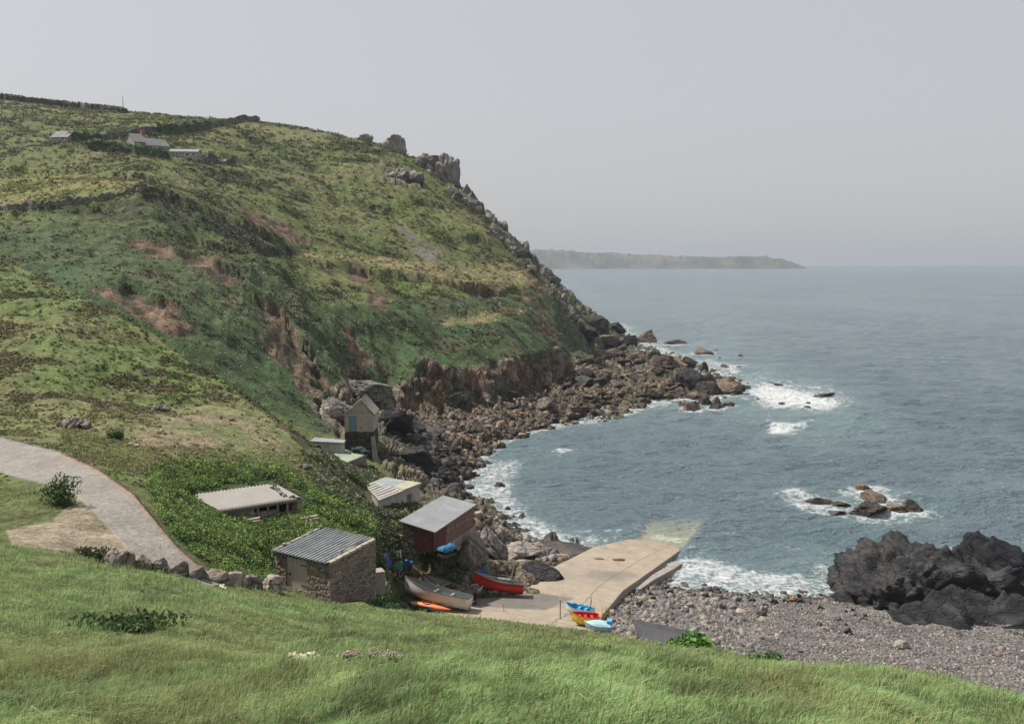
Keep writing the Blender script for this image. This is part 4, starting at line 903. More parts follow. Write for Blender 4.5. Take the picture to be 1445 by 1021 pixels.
big = k.noise(0.012, 4, .6, k.scaled(p, (1, .45, 1)))
hh = k.math("ADD", n1, k.math("ADD", k.math("MULTIPLY", n2, .6), k.math("MULTIPLY", n3, .3)))
hh = k.math("ADD", hh, k.math("MULTIPLY", k.noise(.06, 5, .65, k.scaled(p, (.5, 1.3, 1))), 3.2))
bn = k.bump(hh, 1.0, 1.9)
col = k.mix(k.ramp(big, [(.38, 0.0), (.62, 1.0)]), (.075, .12, .145), (.102, .152, .177))
col = k.mix(k.math("MULTIPLY", aerv, .8, True), col, (.17, .265, .27))
lace = k.noise(.75, 9, .72, k.scaled(p, (1, 1, 1)), 1.1); lace2 = k.noise(2.6, 6, .7, p, .6)
ln = k.math("ADD", k.math("MULTIPLY", lace, .65), k.math("MULTIPLY", lace2, .35))
fm = k.ramp(k.math("ADD", k.math("MULTIPLY", foam, .95), k.math("MULTIPLY", k.math("SUBTRACT", ln, .5), 2.6)), [(.46, 0.0), (.66, .4), (1.0, .9)])
fm = k.math("MULTIPLY", fm, k.ramp(foam, [(.02, 0.0), (.2, 1.0)]))
wat = k.bsdf(col, .22, bn, .5); 
fmb = k.n("ShaderNodeBsdfDiffuse", Color=(.6, .6, .6)); k.set(fmb.inputs["Normal"], k.bump(ln, .6, .3))
wat.inputs["Base Color"].default_value = wat.inputs["Base Color"].default_value; k.set(wat.inputs["Base Color"], k.mix(shv, col, (.36, .37, .25)))
tr = k.n("ShaderNodeBsdfTransparent", Color=(.88, .95, .9))
m1 = k.n("ShaderNodeMixShader", i0=0.0); k.t.links.new(wat.outputs[0], m1.inputs[1]); k.t.links.new(tr.outputs[0], m1.inputs[2])
m2 = k.n("ShaderNodeMixShader", i0=fm); k.t.links.new(m1.outputs[0], m2.inputs[1]); k.t.links.new(fmb.outputs[0], m2.inputs[2])
k.t.links.new(m2.outputs[0], k.out.inputs[0]); M["sea"] = k.m
tag(link("sea", sea_me, M["sea"]), "grey blue sea with foam along the rocks", None, None, "structure")
# --- far headland across the bay
hx = np.linspace(745, 1140, 260); prof = np.interp(hx, [745, 775, 820, 880, 930, 1000, 1040, 1075, 1100, 1118, 1128, 1140], [352.0, 352.0, 355, 357, 359.5, 362, 361, 361, 364.5, 369, 373.2, 378])
rows = np.linspace(0, 1, 34); HV = []
for x, yt in zip(hx, prof):
    top_z = max(P(x, yt, 5250)[2] + 1.3 * float(fbm(x / 3.0, 0, 0, 3, 301)) * 3, -3)
    for t in rows:
        Y = 4900 + 720 * t; zz_ = top_z * sstep(0, .5, t) ** .75 * (1 - .5 * sstep(.55, 1, t)) - 2
        zz_ += 7 * float(fbm(x / 7, t * 6, 0, 4, 302)) * math.sin(math.pi * t) * (top_z > 15)
        HV.append(((x - CX) / F * (Y * cs), Y, zz_))
hm_ = np_mesh("far_headland", np.array(HV), grid_quads(len(hx), len(rows))[:, ::-1])
k = NT("far_land"); p = k.pos(); a = k.noise(.0075, 6, .65, k.scaled(p, (1, .4, 2)))
k.bsdf(k.ramp(a, [(.38, (.035, .04, .032)), (.5, (.065, .072, .048)), (.62, (.11, .105, .085))]), .95); 
tag(link("far_headland", hm_, k.m), "low hazy headland far across the bay", None, None, "structure")
# ------------------------------------------------------------------ vegetation as many small leaves and blades
def leaves_obj(name, label, cen, size, tint, elong=1.6, up=0.4, seed=1, mat=None, kind="stuff"):
    """one leaf-shaped quad per centre; size and tint per leaf"""
    n = len(cen); r = np.random.default_rng(seed)
    a = r.normal(size=(n, 3)); a /= np.linalg.norm(a, axis=1)[:, None]
    nr = r.normal(size=(n, 3)) + np.array([0, -.3, up * 2.2]); b = np.cross(nr, a); b /= np.linalg.norm(b, axis=1)[:, None] + 1e-9
    s = np.asarray(size)[:, None]
    A, B = a * s * elong * .5, b * s * .5
    nn = np.cross(A, B); nn /= np.linalg.norm(nn, axis=1)[:, None] + 1e-9
    V = np.stack([cen - A, cen - B * .9 + nn * s * .08 + A * .1, cen + A, cen + B * .9 + nn * s * .08 + A * .1], 1).reshape(-1, 3)
    me = np_mesh(name, V, np.arange(n * 4).reshape(-1, 4), None, False)
    attr(me, "tint", np.repeat(np.clip(tint, 0, 1), 4, 0), "COLOR")
    o = link(name, me, mat or M["leaf"])
    return tag(o, label, None, None, kind) if kind else o
GX = np.stack([TX, TY, TZ], -1)
fpx, fpy = to_px(TX, TY, TZ)
AREA = np.abs(np.gradient(fpx, axis=0)) * np.hypot(np.gradient(TY, axis=1), np.gradient(TZ, axis=1)) / TY      # screen width x seen length
infr = (fpx > -60) & (fpx < 1505) & (fpy > -20) & (fpy < 1060)
def sample(n, dens, rng):
    w = (AREA * dens * infr)[:-1, :-1].ravel().astype(np.float64); w /= w.sum()
    c = np.searchsorted(np.cumsum(w), rng.random(n)); i, j = np.divmod(np.clip(c, 0, w.size - 1), NR - 1)
    u, v = rng.random(n)[:, None], rng.random(n)[:, None]
    p = GX[i, j] * (1 - u) * (1 - v) + GX[i + 1, j] * u * (1 - v) + GX[i, j + 1] * (1 - u) * v + GX[i + 1, j + 1] * u * v
    return p, i, j
rg = np.random.default_rng(77)
noroad = 1 - np.clip(road + gravel, 0, 1)
# hill scrub: low gorse, heather and bracken cushions
bare = (1 - np.clip(rock * 1.3, 0, 1)) * (1 - .85 * np.clip(SCAR * 1.2, 0, 1)) * noroad * (1 - scree)
def clumps(n, dens, leaf_k, rad_k, per, flat, tintf, seed, rng):
    p, i, j = sample(n, dens, rng); Y = p[:, 1]; base = gcol[i, j]
    tv_ = tintf(rng, n, base)
    r0 = Y * rad_k * rng.uniform(.5, 1.5, n)
    d = rng.normal(size=(n, per, 3)); d /= np.linalg.norm(d, axis=2)[:, :, None]; d[..., 2] = np.abs(d[..., 2]); d *= rng.random((n, per, 1)) ** .4
    cen = p[:, None, :] + d * r0[:, None, None] * np.array([1, 1, flat])
    sz = (Y * leaf_k)[:, None] * rng.uniform(.6, 1.4, (n, per))
    tint = tv_[:, None, :] * rng.uniform(.7, 1.3, (n, per, 1))
    return cen.reshape(-1, 3), sz.ravel(), tint.reshape(-1, 3)
def t_hill(rng, n, base):
    k_ = rng.random(n)[:, None]
    t = base * rng.uniform(.95, 1.5, (n, 1))
    t = np.where(k_ < .13, np.array([.06, .072, .036]) * rng.uniform(.7, 1.4, (n, 1)), t)
    t = np.where(k_ > .9, np.array([.19, .165, .08]) * rng.uniform(.7, 1.3, (n, 1)), t)
    return t
heath = np.clip(.25 + 1.6 * sstep(-.05, .35, nB * .8 - nA * .6 + nC * .5), 0, 2)
dens = bare * (TY > 140) * (TZ > 4) * heath * (1 - gully * .55)
c_, s_, t_ = clumps(25000, dens, .0014, .0028, 10, .55, t_hill, 1, rg)
leaves_obj("hill_scrub", "low gorse and heather covering the hillside", c_, s_, t_, 1.5, 1.1, 2)
# spur and shoulder: tussocks and cushions
dens = bare * sp * (.15 + 1.2 * sstep(-.05, .3, nB + nC * .5)) * (1 - worn * .8) * (1 - .6 * shelf)
def t_spur(rng, n, base):
    k_ = rng.random(n)[:, None]; t = base * rng.uniform(.9, 1.45, (n, 1))
    t = np.where(k_ < .16, np.array([.065, .078, .036]) * rng.uniform(.7, 1.4, (n, 1)), t)
    return np.where(k_ > .86, np.array([.2, .17, .1]) * rng.uniform(.8, 1.3, (n, 1)), t)
c_, s_, t_ = clumps(8500, dens, .0015, .0027, 12, .5, t_spur, 3, rg)
leaves_obj("heath_tussocks", "tussocks and cushions on the grassy spur", c_, s_, t_, 2.2, .8, 4)
# lush growth round the shelter and down the bank
def t_lush(rng, n, base):
    k_ = rng.random(n)[:, None]; t = np.array([.125, .21, .055]) * rng.uniform(.45, 1.7, (n, 1)) * (1 + np.array([.25, .05, 0]) * rng.random((n, 1)))
    t = np.where(k_ < .25, np.array([.055, .095, .04]) * rng.uniform(.7, 1.3, (n, 1)), t)
    return np.where(k_ > .95, np.array([.16, .14, .05]), t)
HUT_KEEP = [(384, 790), (466, 800), (530, 770), (534, 850), (466, 870), (384, 850)]
SHEL_KEEP = [(262, 697), (390, 678), (434, 702), (434, 710), (380, 718), (308, 727)]
nokeep = (polydist(fpx, fpy, HUT_KEEP) > 1) & (polydist(fpx, fpy, SHEL_KEEP) > 4)
dens = lush * noroad * nokeep * (TY > 46) * (.4 + sstep(-.2, .2, fbm(TX / 2.2, TY / 2.2, 0, 3, 95)))
c_, s_, t_ = clumps(5200, dens, .0016, .007, 40, .85, t_lush, 5, rg)
leaves_obj("undergrowth", "lush green undergrowth round the sheds", c_, s_, t_, 1.35, .5, 6)
def t_bank(rng, n, base):
    k_ = rng.random(n)[:, None]; t = np.array([.08, .115, .045]) * rng.uniform(.6, 1.5, (n, 1))
    return np.where(k_ > .82, np.array([.24, .19, .17]) * rng.uniform(.8, 1.3, (n, 1)), t)
mid = zone([(430, 640), (520, 660), (560, 700), (660, 755), (655, 830), (640, 846), (600, 862), (545, 858), (525, 790), (515, 730)], 68, 120, 5) * (1 - tread * .9)
dens = np.clip(slopeR + mid * .7, 0, 1) * (1 - CRAG) * nokeep * sstep(-.35, .05, fbm(TX / 2.5, TY / 2.5, TZ / 2.5, 3, 96))
c_, s_, t_ = clumps(5200, dens, .0018, .004, 16, .7, t_bank, 7, rg)
leaves_obj("bank_plants", "mixed grass, thrift and weeds on the bank above the boats", c_, s_, t_, 1.8, .3, 8)
# pink-white thrift speckling the gully sides
dens = gully * bare * (.3 + sstep(0, .3, nC)) + sp * .12 * (TY > 95)
p_, i_, j_ = sample(3600, dens, rg)
leaves_obj("thrift_flowers", "pale thrift flowers dotted over the gully sides", p_ + np.array([0, -.05, .12]), p_[:, 1] * rg.uniform(.0008, .0016, len(p_)), np.array([.36, .3, .28]) * rg.uniform(.7, 1.25, (len(p_), 1)), 1.2, .4, 9)
# --- foreground meadow: blades of grass in tufts, combed over by the wind
def grass_obj(name, label, n, dens, hgt, wid, seed, tone):
    rng = np.random.default_rng(seed)
    p, i, j = sample(n, dens, rng); Y = p[:, 1]
    patch = fbm(p[:, 0] / 1.1, p[:, 1] / 1.8, 0, 3, 401); p2 = fbm(p[:, 0] / 4, p[:, 1] / 5, 0, 3, 402); p3 = fbm(p[:, 0] / .45, p[:, 1] / .7, 0, 2, 405)
    h = hgt * rng.uniform(.55, 1.35, n) * (1 + .9 * patch + .6 * p3); h = h * (1 + .5 * sstep(.12, .4, fbm(p[:, 0] / .8, p[:, 1] / 1.3, 3.1, 3, 407))); h = np.maximum(h, .06); h = np.where(rng.random(n) < .02, h * 2.1, h)
    yaw = rng.normal(.15 + 1.1 * fbm(p[:, 0] / 2.5, p[:, 1] / 3, 0, 2, 403), .75, n); lean = np.clip(rng.normal(.62 + .3 * patch, .22, n), .1, 1.2)
    dx, dy = np.cos(yaw), np.sin(yaw) * .8
    w = wid * np.maximum(1, Y / 16) * rng.uniform(.7, 1.3, n)
    t = rng.uniform(0, 2 * math.pi, n); sx, sy = np.cos(t) * w * .5, np.sin(t) * w * .5
    b1 = np.stack([p[:, 0] - sx, p[:, 1] - sy, p[:, 2] - .03], 1); b2 = np.stack([p[:, 0] + sx, p[:, 1] + sy, p[:, 2] - .03], 1)
    mx, mz = h * .5 * np.sin(lean * .5), h * .58 * np.cos(lean * .5)
    m1 = np.stack([p[:, 0] + dx * mx - sx * .8, p[:, 1] + dy * mx - sy * .8, p[:, 2] + mz], 1); m2 = np.stack([p[:, 0] + dx * mx + sx * .8, p[:, 1] + dy * mx + sy * .8, p[:, 2] + mz], 1)
    tx_, tz_ = h * np.sin(lean) * 1.0, h * (.58 * np.cos(lean * .5) + .42 * np.cos(np.minimum(lean * 1.7, 1.7)))
    tp = np.stack([p[:, 0] + dx * tx_, p[:, 1] + dy * tx_, p[:, 2] + tz_], 1)
    V = np.stack([b1, b2, m2, m1, tp], 1).reshape(-1, 3); k0 = np.arange(n) * 5
    me = np_mesh(name, V, np.stack([k0, k0 + 1, k0 + 2, k0 + 3], 1), np.stack([k0 + 3, k0 + 2, k0 + 4], 1), False)
    g = np.asarray(tone) * (1 + .36 * patch[:, None] + .25 * p3[:, None]) * rng.uniform(.7, 1.3, (n, 1))
    tuft = sstep(.12, .4, fbm(p[:, 0] / .8, p[:, 1] / 1.3, 3.1, 3, 407))[:, None]; g = g * (1 - .42 * tuft)
    dry = sstep(.05, .35, p2 + .3 * rng.normal(size=n) * .6)[:, None]
    g = g * (1 - dry * .5) + np.array([.28, .275, .125]) * dry * .5
    pale = (rng.random(n) < .07)[:, None]; g = np.where(pale, np.array([.38, .33, .19]) * rng.uniform(.7, 1.1, (n, 1)), g)
    tc = np.repeat(np.clip(g, 0, 1), 5, 0).reshape(n, 5, 3)
    attr(me, "tint", tc.reshape(-1, 3), "COLOR")
    return tag(link(name, me, M["grass"]), label, None, None, "stuff")
md = mead * (TY > 7.5)
grass_obj("meadow_grass", "long green grass bent by the wind on the near slope", 250000, md * (1 + .6 * (TY < 20)), .135, .011, 500, (.215, .315, .125))
verge = ((zone([(85, 600), (200, 630), (430, 640), (450, 665), (400, 680), (260, 655), (210, 665), (170, 668), (85, 632)], 62, 100, 4)) + gap_edge * .4 + zone([(85, 690), (110, 700), (85, 720), (-100, 730), (-100, 690)], 45, 70, 4) * .3) * noroad
grass_obj("verge_grass", "short turf along the track", 12000, verge, .13, .014, 501, (.17, .2, .075))
# --- shingle: grey stones of the east beach and the stony shore
def stones_obj(name, label, n, dens, smin, smax, tones, seed, powr=2.5):
    rng = np.random.default_rng(seed); p, i, j = sample(n, dens, rng)
    s = (smin + (smax - smin) * rng.random(n) ** powr) * .5
    cube = np.array([(-1, -1, -1), (1, -1, -1), (1, 1, -1), (-1, 1, -1), (-.75, -.75, 1), (.75, -.75, 1), (.75, .75, 1), (-.75, .75, 1)], float)
    fq = np.array([(0, 1, 5, 4), (1, 2, 6, 5), (2, 3, 7, 6), (3, 0, 4, 7), (4, 5, 6, 7)])
    v = cube[None] * (1 + rng.normal(0, .22, (n, 8, 3))) * s[:, None, None] * np.stack([rng.uniform(.8, 1.5, n), rng.uniform(.7, 1.1, n), rng.uniform(.4, .75, n)], 1)[:, None, :]
    a = rng.uniform(0, 6.28, n); ca, sa_ = np.cos(a)[:, None], np.sin(a)[:, None]; tl = rng.normal(0, .3, n)[:, None]
    x, y, z = v[..., 0] * ca - v[..., 1] * sa_, v[..., 0] * sa_ + v[..., 1] * ca, v[..., 2]
    v = np.stack([x, y, z + x * tl], -1) + p[:, None, :] + np.array([0, 0, 1])[None, None, :] * (s * .25)[:, None, None]
    me = np_mesh(name, v.reshape(-1, 3), (np.arange(n)[:, None, None] * 8 + fq[None]).reshape(-1, 4), None, False)
    tones = np.asarray(tones); tn = tones[rng.integers(0, len(tones), n)] * rng.uniform(.7, 1.3, (n, 1))
    dk_ = (1 - sstep(-12, 14, polydist(*to_px(p[:, 0], p[:, 1], p[:, 2]), [(535, 600), (600, 596), (645, 640), (660, 700), (600, 700), (545, 680)])))[:, None] * .7; tn = tn * (1 - dk_) + np.array([.03, .031, .034]) * dk_
    tn = np.where((p[:, 2:3] < .5) & (p[:, 1:2] > 90), tn * .45, tn)
    attr(me, "tint", np.repeat(np.clip(tn, 0, 1), 8, 0), "COLOR")
    return tag(link(name, me, M["stone_mix"]), label, None, None, "stuff")
east = shing * (TZ > -.3) * (fpx > 830)
GREYS = [(.15, .142, .135), (.19, .178, .165), (.108, .104, .1), (.255, .22, .18), (.168, .16, .155), (.066, .064, .065)]
BROWNS = [(.16, .11, .075), (.22, .155, .105), (.1, .08, .065), (.27, .2, .14), (.07, .06, .052), (.19, .16, .13)]
stones_obj("shingle", "grey shingle and stones of the beach", 36000, east, .06, .24, GREYS, 601, 4.0)
shore = zone([(540, 590), (600, 590), (700, 565), (800, 540), (860, 500), (960, 515), (1050, 548), (1000, 568), (900, 586), (760, 612), (690, 645), (660, 690), (660, 720), (700, 760), (740, 775), (690, 780), (640, 715), (600, 690), (560, 660)], 110, 440, 6, False) * (TZ < 6)
stones_obj("shore_stones", "brown stones and rubble of the rocky shore", 14000, shore * (1 - .72 * sstep(720, 830, fpx)), .25, 1.15, [tuple(.8 * q for q in b) for b in BROWNS] + [(.06, .055, .05), (.05, .048, .046), (.04, .038, .036)], 602, 3.5)
strand = zone([(668, 725), (700, 735), (760, 765), (800, 790), (770, 808), (735, 780), (700, 760)], 95, 140, 4, False)
stones_obj("strand_stones", "stones scattered on the small dark beach", 900, strand, .15, .9, GREYS + BROWNS[:2], 603, 3)
stones_obj("cobbles", "scattered larger cobbles on the shingle near the slipway", 2200, east * (.03 + sstep(1120, 900, fpx) + .8 * (1 - sstep(835, 855, fpy))), .2, .7, GREYS + GREYS + BROWNS[:1], 604, 3)
# larger loose stones of the east beach
rr = random.Random(9)
EB = [(870, 858), (900, 825), (950, 832), (1060, 838), (1160, 842), (1235, 870), (1200, 900), (1100, 888), (1000, 872), (900, 868)]
lb = "loose grey stone among the many others on the shingle beach"
k_ = 0
while k_ < 75:
    x, y = rr.uniform(870, 1235), rr.uniform(825, 900)
    if not inpoly(np.array([x]), np.array([y]), EB)[0] or (y > 862 and rr.random() < .5): continue
    w = 5 + 11 * rr.random() ** 2
    put_rock(x, y, w, w * rr.uniform(.45, .75), lb, M["rock_dark" if rr.random() < .25 else "rock_grey" if rr.random() < .7 else "rock_pale"], "stone", "beach_stone", "loose stones on the east beach", rr.choice(PROTO[:6]), tilt=.35, rr=rr); k_ += 1
M["rock_ochre"] = rockmat("rock_ochre", (.2, .11, .05), (.34, .19, .085), (.4, .25, .13), wet=False)
put_rock(1122, 850, 15, 9, "orange brown round stone lying on the grey shingle", M["rock_ochre"], "stone", "beach_stone", None, PROTO[2], yaw=0)
put_rock(1078, 864, 15, 13, "large dark pointed stone on the grey shingle", M["rock_grey"], "stone", "beach_stone", None, PROTO[7], yaw=.5)
put_rock(1273, 915, 26, 14, "wide pale boulder at the foot of the black rock on the lower beach", M["rock_grey"], "stone", "beach_stone", None, PROTO[4], yaw=.2)
# ------------------------------------------------------------------ buildings
def V3(*a): return Vector(a)
def lerp(a, b, t): return a + (b - a) * t
def wall_between(mb, a, b, za, zb, zt_a, zt_b, th, inward):
    """an upright wall panel from a to b with its own foot and top heights, thickened towards `inward`"""
    n = Vector((inward[0], inward[1], 0)).normalized() * th
    a, b = Vector((a[0], a[1], 0)), Vector((b[0], b[1], 0))
    q = [V3(a.x, a.y, za), V3(b.x, b.y, zb), V3(b.x + n.x, b.y + n.y, zb), V3(a.x + n.x, a.y + n.y, za)]
    t = [V3(a.x, a.y, zt_a), V3(b.x, b.y, zt_b), V3(b.x + n.x, b.y + n.y, zt_b), V3(a.x + n.x, a.y + n.y, zt_a)]
    return mb.hexa(q, t)
def corrugated(name, A, B, Cc, Dd, mat, parent, pitch=0.17, amp=0.028, th=0.02, rows=6):
    """sheet on corners A,B (eave) and Dd,Cc (head, above A and B); the flutes run from eave to head"""
    A, B, Cc, Dd = map(Vector, (A, B, Cc, Dd)); n = (B - A).cross(Dd - A).normalized()
    if n.z < 0: n = -n
    L = (B - A).length; nu = int(L / pitch * 6); vs, fs = [], []
    for j in range(rows + 1):
        for i in range(nu + 1):
            t, s_ = i / nu, j / rows
            p_ = lerp(lerp(A, B, t), lerp(Dd, Cc, t), s_)
            jag = 0.03 * float(vnoise(i / 8.0, j, 3.3, 8))
            vs.append(p_ + n * (amp * math.sin(2 * math.pi * L * t / pitch) + jag * .3))
    m_ = nu + 1
    for j in range(rows):
        for i in range(nu): fs.append((j * m_ + i, j * m_ + i + 1, (j + 1) * m_ + i + 1, (j + 1) * m_ + i))
    mb = MB().add(vs, fs); o = mb.obj(name, mat, parent, True)
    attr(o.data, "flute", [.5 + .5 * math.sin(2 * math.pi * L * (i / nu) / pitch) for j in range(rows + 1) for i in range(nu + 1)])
    s_ = o.modifiers.new("sheet", "SOLIDIFY"); s_.thickness = th; s_.offset = 0
    return o
def slab(mb, pts, th):
    """flat slab on four top corners"""
    pts = [Vector(p_) for p_ in pts]; return mb.hexa([p_ - Vector((0, 0, th)) for p_ in pts], pts)
def at(root, w): return Vector(w) - root.location
def stone_on(p_, size, label, seed, mat="rock_pale", group="stones weighing down the roofs", name="roof_stone"):
    o = bpy.data.objects.new(name, PROTO[seed % 6]); COL.objects.link(o)
    o.location = p_; o.scale = (size[0] / 2, size[1] / 2, size[2] / 2); o.rotation_euler = (0, 0, seed * 1.3)
    o.material_slots[0].link = "OBJECT"; o.material_slots[0].material = M[mat]
    return tag(o, label, "stone", group)

# --- stone hut with the corrugated lean-to roof
z0 = 15.6
A_, C_ = G(387, 822, z0), G(466, 843, z0)
ex = (Vector(A_) - Vector(C_)); W_ = ex.length; ex.normalize(); ey = Vector((-ex.y, ex.x, 0)); ey = -ey if ey.y < 0 else ey
hut = thing("stone_hut", "small rubble stone hut with grey plank door and blue grey corrugated roof", "hut", C_, (0, 0, math.atan2(ex.y, ex.x)))
# local frame: x runs from the near corner along the door front, y runs inward (to the back)
sgn = 1 if Matrix.Rotation(hut.rotation_euler.z, 3, "Z") @ Vector((0, 1, 0)) @ ey > 0 else -1
D_ = 3.9; h1, h2 = 1.93, 2.45
dl, dr, dh = W_ * .40, W_ * .78, 1.86          # door between x = dl and dr
def hy(y): return y * sgn
mb = MB(); T = .45
def L(x, y, z): return V3(x, hy(y), z)
def wl(mb, x0, x1, y0, y1, zb, ztf):
    f = [L(x0, y0, zb), L(x1, y0, zb), L(x1, y1, zb), L(x0, y1, zb)]; t = [L(x0, y0, ztf(y0)), L(x1, y0, ztf(y0)), L(x1, y1, ztf(y1)), L(x0, y1, ztf(y1))]
    mb.hexa(f, t)
rt_ = lambda y: h1 + (h2 - h1) * y / D_
for args in ((0, dl, 0, T, -1.6), (dr, W_, 0, T, -1.2), (0, T, T, D_ - T, -2.2), (W_ - T, W_, T, D_ - T, -1), (0, W_, D_ - T, D_, -2.2)):
    wl(mb, *args, rt_)
wl(mb, dl, dr, 0, T, -1.2, lambda y: -.02)
wl(mb, dl, dr, .03, T, dh, lambda y: rt_(y) - .01) if False else mb.hexa([L(dl, 0.02, dh), L(dr, 0.02, dh), L(dr, T, dh), L(dl, T, dh)], [L(dl, 0.02, h1), L(dr, 0.02, h1), L(dr, T, rt_(T)), L(dl, T, rt_(T))])
wob = mb.obj("wall", M["rubble"], hut)
sd_ = wob.modifiers.new("cuts", "SUBSURF"); sd_.subdivision_type = "SIMPLE"; sd_.levels = sd_.render_levels = 5
tx_ = bpy.data.textures.new("rubble_relief", "CLOUDS"); tx_.noise_scale = .22
dm = wob.modifiers.new("relief", "DISPLACE"); dm.texture = tx_; dm.strength = .09; dm.mid_level = .5
mb = MB().hexa([L(dl + .02, .08, 0), L(dr - .02, .08, 0), L(dr - .02, .13, 0), L(dl + .02, .13, 0)], [L(dl + .02, .08, dh - .02), L(dr - .02, .08, dh - .02), L(dr - .02, .13, dh - .02), L(dl + .02, .13, dh - .02)])
dor = mb.obj("door", M["wood_grey"], hut)
MB().box(L(dl + .3, .065, 1.5), (.6, .03, .06)).box(L(dl + .3, .065, .3), (.6, .03, .06)).obj("hinge", M["rust"], dor)
MB().box(L(dr - .32, .06, .78), (.12, .05, .16)).box(L(dr - .16, .065, .78), (.3, .03, .05)).obj("latch", M["rust"], dor)
MB().hexa([L(-.06, -.12, h1 + .02), L(W_ + .08, -.12, h1 + .02), L(W_ + .08, -.06, h1 + .02), L(-.06, -.06, h1 + .02)], [L(-.06, -.12, h1 + .05), L(W_ + .08, -.12, h1 + .05), L(W_ + .08, -.06, h1 + .05), L(-.06, -.06, h1 + .05)]) 
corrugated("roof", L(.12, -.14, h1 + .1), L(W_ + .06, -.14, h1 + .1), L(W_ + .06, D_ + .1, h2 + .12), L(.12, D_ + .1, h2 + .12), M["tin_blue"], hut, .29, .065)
mb = MB()
for y in np.arange(.05, D_ - .1, .55):
    if 1.3 < y < 1.7: continue
    mb.box(L(.06, y + .25, rt_(y + .25) + .09), (.26, .5, .17), (0.06 * random.uniform(-1, 1) + .13 * sgn, random.uniform(-.08, .08), random.uniform(-.1, .1)))
mb.obj("coping", M["render"], hut, bevel=.03)
mb = MB(); 
for y in np.arange(.3, D_, .42):
    mb.box(L(.42, y, rt_(y) + .14), (.2, .4 * random.uniform(.7, 1.1), .1), (.13 * sgn, random.uniform(-.1, .1), random.uniform(-.3, .3)))
mb.obj("mortar_edge", M["rock_pale"], hut, bevel=.03); mb = MB()
for y in np.arange(.4, D_, .5):
    mb.box(L(W_ - .12, y, rt_(y) + .14), (.2, .42, .11), (.13 * sgn, 0, random.uniform(-.2, .2)))
mb.obj("mortar_edge", M["rock_pale"], hut, bevel=.03)
hm4 = Matrix.Rotation(hut.rotation_euler.z, 4, "Z"); hm4.translation = Vector(C_)
stone_on(hm4 @ L(W_ - .25, .75, rt_(.75) + .26), (.4, .35, .3), "pale block at the lower left edge of the blue grey hut roof", 1)
stone_on(hm4 @ L(W_ - .2, D_ - .1, h2 + .26), (.42, .36, .32), "pale block at the top left corner of the blue grey hut roof", 2)
stone_on(hm4 @ L(.55, 1.55, rt_(1.55) + .2), (.5, .3, .16), "flat pale stone on the right edge of the blue grey hut roof", 3)
# block steps by its lower corner
w_ = G(533, 822, 14.6); bl = MB().box((w_[0], w_[1], 14.7), (.8, .9, 1.5), (0, 0, .4)).obj("concrete_block", M["concrete"], bevel=.05)
tag(bl, "pale concrete block at the right back corner of the stone hut", "block")
put_rock(541, 834, 26, 20, "grey rounded rock beside the concrete block and the stone hut", M["rock_grey"], "rock", "rock", None, PROTO[6], z=13.7)

# --- open-fronted shelter with a pale corrugated roof
ef, eb = 17.85, 18.4
FL, FR, BR, BL = G(311, 722, ef), G(428, 704, ef + .05), G(387, 682, eb + .1), G(269, 698, eb)
sh = thing("shelter", "low stone shelter with a pale corrugated roof sunk in green undergrowth", "shelter", (FL[0], FL[1], ef - 1.2))
corrugated("roof", at(sh, FL), at(sh, FR), at(sh, BR), at(sh, BL), M["tin_pale"], sh, .26, .055)
fl, fr, br, bl_ = (Vector((p_[0], p_[1], 0)) for p_ in (FL, FR, BR, BL))
inn = ((br + bl_) / 2 - (fl + fr) / 2).normalized(); along = (fr - fl).normalized()
mb = MB(); off = Vector((sh.location.x, sh.location.y, 0)); bz = -1.0
def seg(t0, t1, top, d=.25, th=.4):
    a, b = lerp(fl, fr, t0) + inn * d - off, lerp(fl, fr, t1) + inn * d - off
    wall_between(mb, a, b, bz, bz, top, top, th, inn)
seg(.0, .42, 1.08); seg(.42, .72, .72); seg(.72, 1.0, .42)
wall_between(mb, bl_ - off, br - off, bz, bz, 1.55, 1.6, -.4, inn)
wall_between(mb, fr + inn * .66 - off - along * .02, br - inn * .02 - off - along * .02, bz, bz, 1.1, 1.5, .4, -along)
wall_between(mb, fl + inn * .66 - off + along * .02, bl_ - inn * .02 - off + along * .02, bz, bz, 1.1, 1.5, .4, along)
mb.obj("wall", M["rubble"], sh)
mb = MB()
for t in (.46, .58, .7, .82, .98):
    q = lerp(fl, fr, t) + inn * .2 - off; MB().box((q.x, q.y, .2), (.12, .12, 2.0)).obj("post", M["timber"], sh)
a, b = fl + inn * .16 - off, fr + inn * .16 - off
MB().tube([(a.x, a.y, 1.1), (b.x, b.y, 1.15)], .06, 4).obj("beam", M["timber"], sh)
MB().hexa([tuple((q - off + Vector((0, 0, -.9)))) for q in (fl + inn * .8, fr + inn * .8, br, bl_)], [tuple((q - off + Vector((0, 0, -.75)))) for q in (fl + inn * .8, fr + inn * .8, br, bl_)]).obj("earth_floor", M["black"], sh)  # floor coloured black to paint the shelter's inner shade
for i in range(9):
    t = i / 8; p_ = lerp(Vector(BR), Vector(FR), t * .95) - along * random.uniform(.15, .8)
    stone_on(p_ + Vector((0, 0, .12)), (random.uniform(.35, .7), random.uniform(.3, .5), .2), "pale flat stone among those weighing down the right end of the pale corrugated roof", 10 + i)
for i, (x, y) in enumerate(((352, 742), (437, 738))):
    w = on_ground(x, y, 55); rot = .25 if i == 0 else .35
    ob = MB().box((0, 0, .35), (1.5 - i * .4, .3, .22), (0, -.12, 0)).box((.1, -.3, .28), (1.3 - i * .4, .16, .14), (0, -.08, .08)).obj("driftwood_plank", M["timber"]); ob.location = w; ob.rotation_euler.z = rot
    tag(ob, ("grey timber baulk lying in the undergrowth in front of the pale roofed shelter", "short grey plank half hidden in weeds right of the longer timber baulk")[i], "plank")

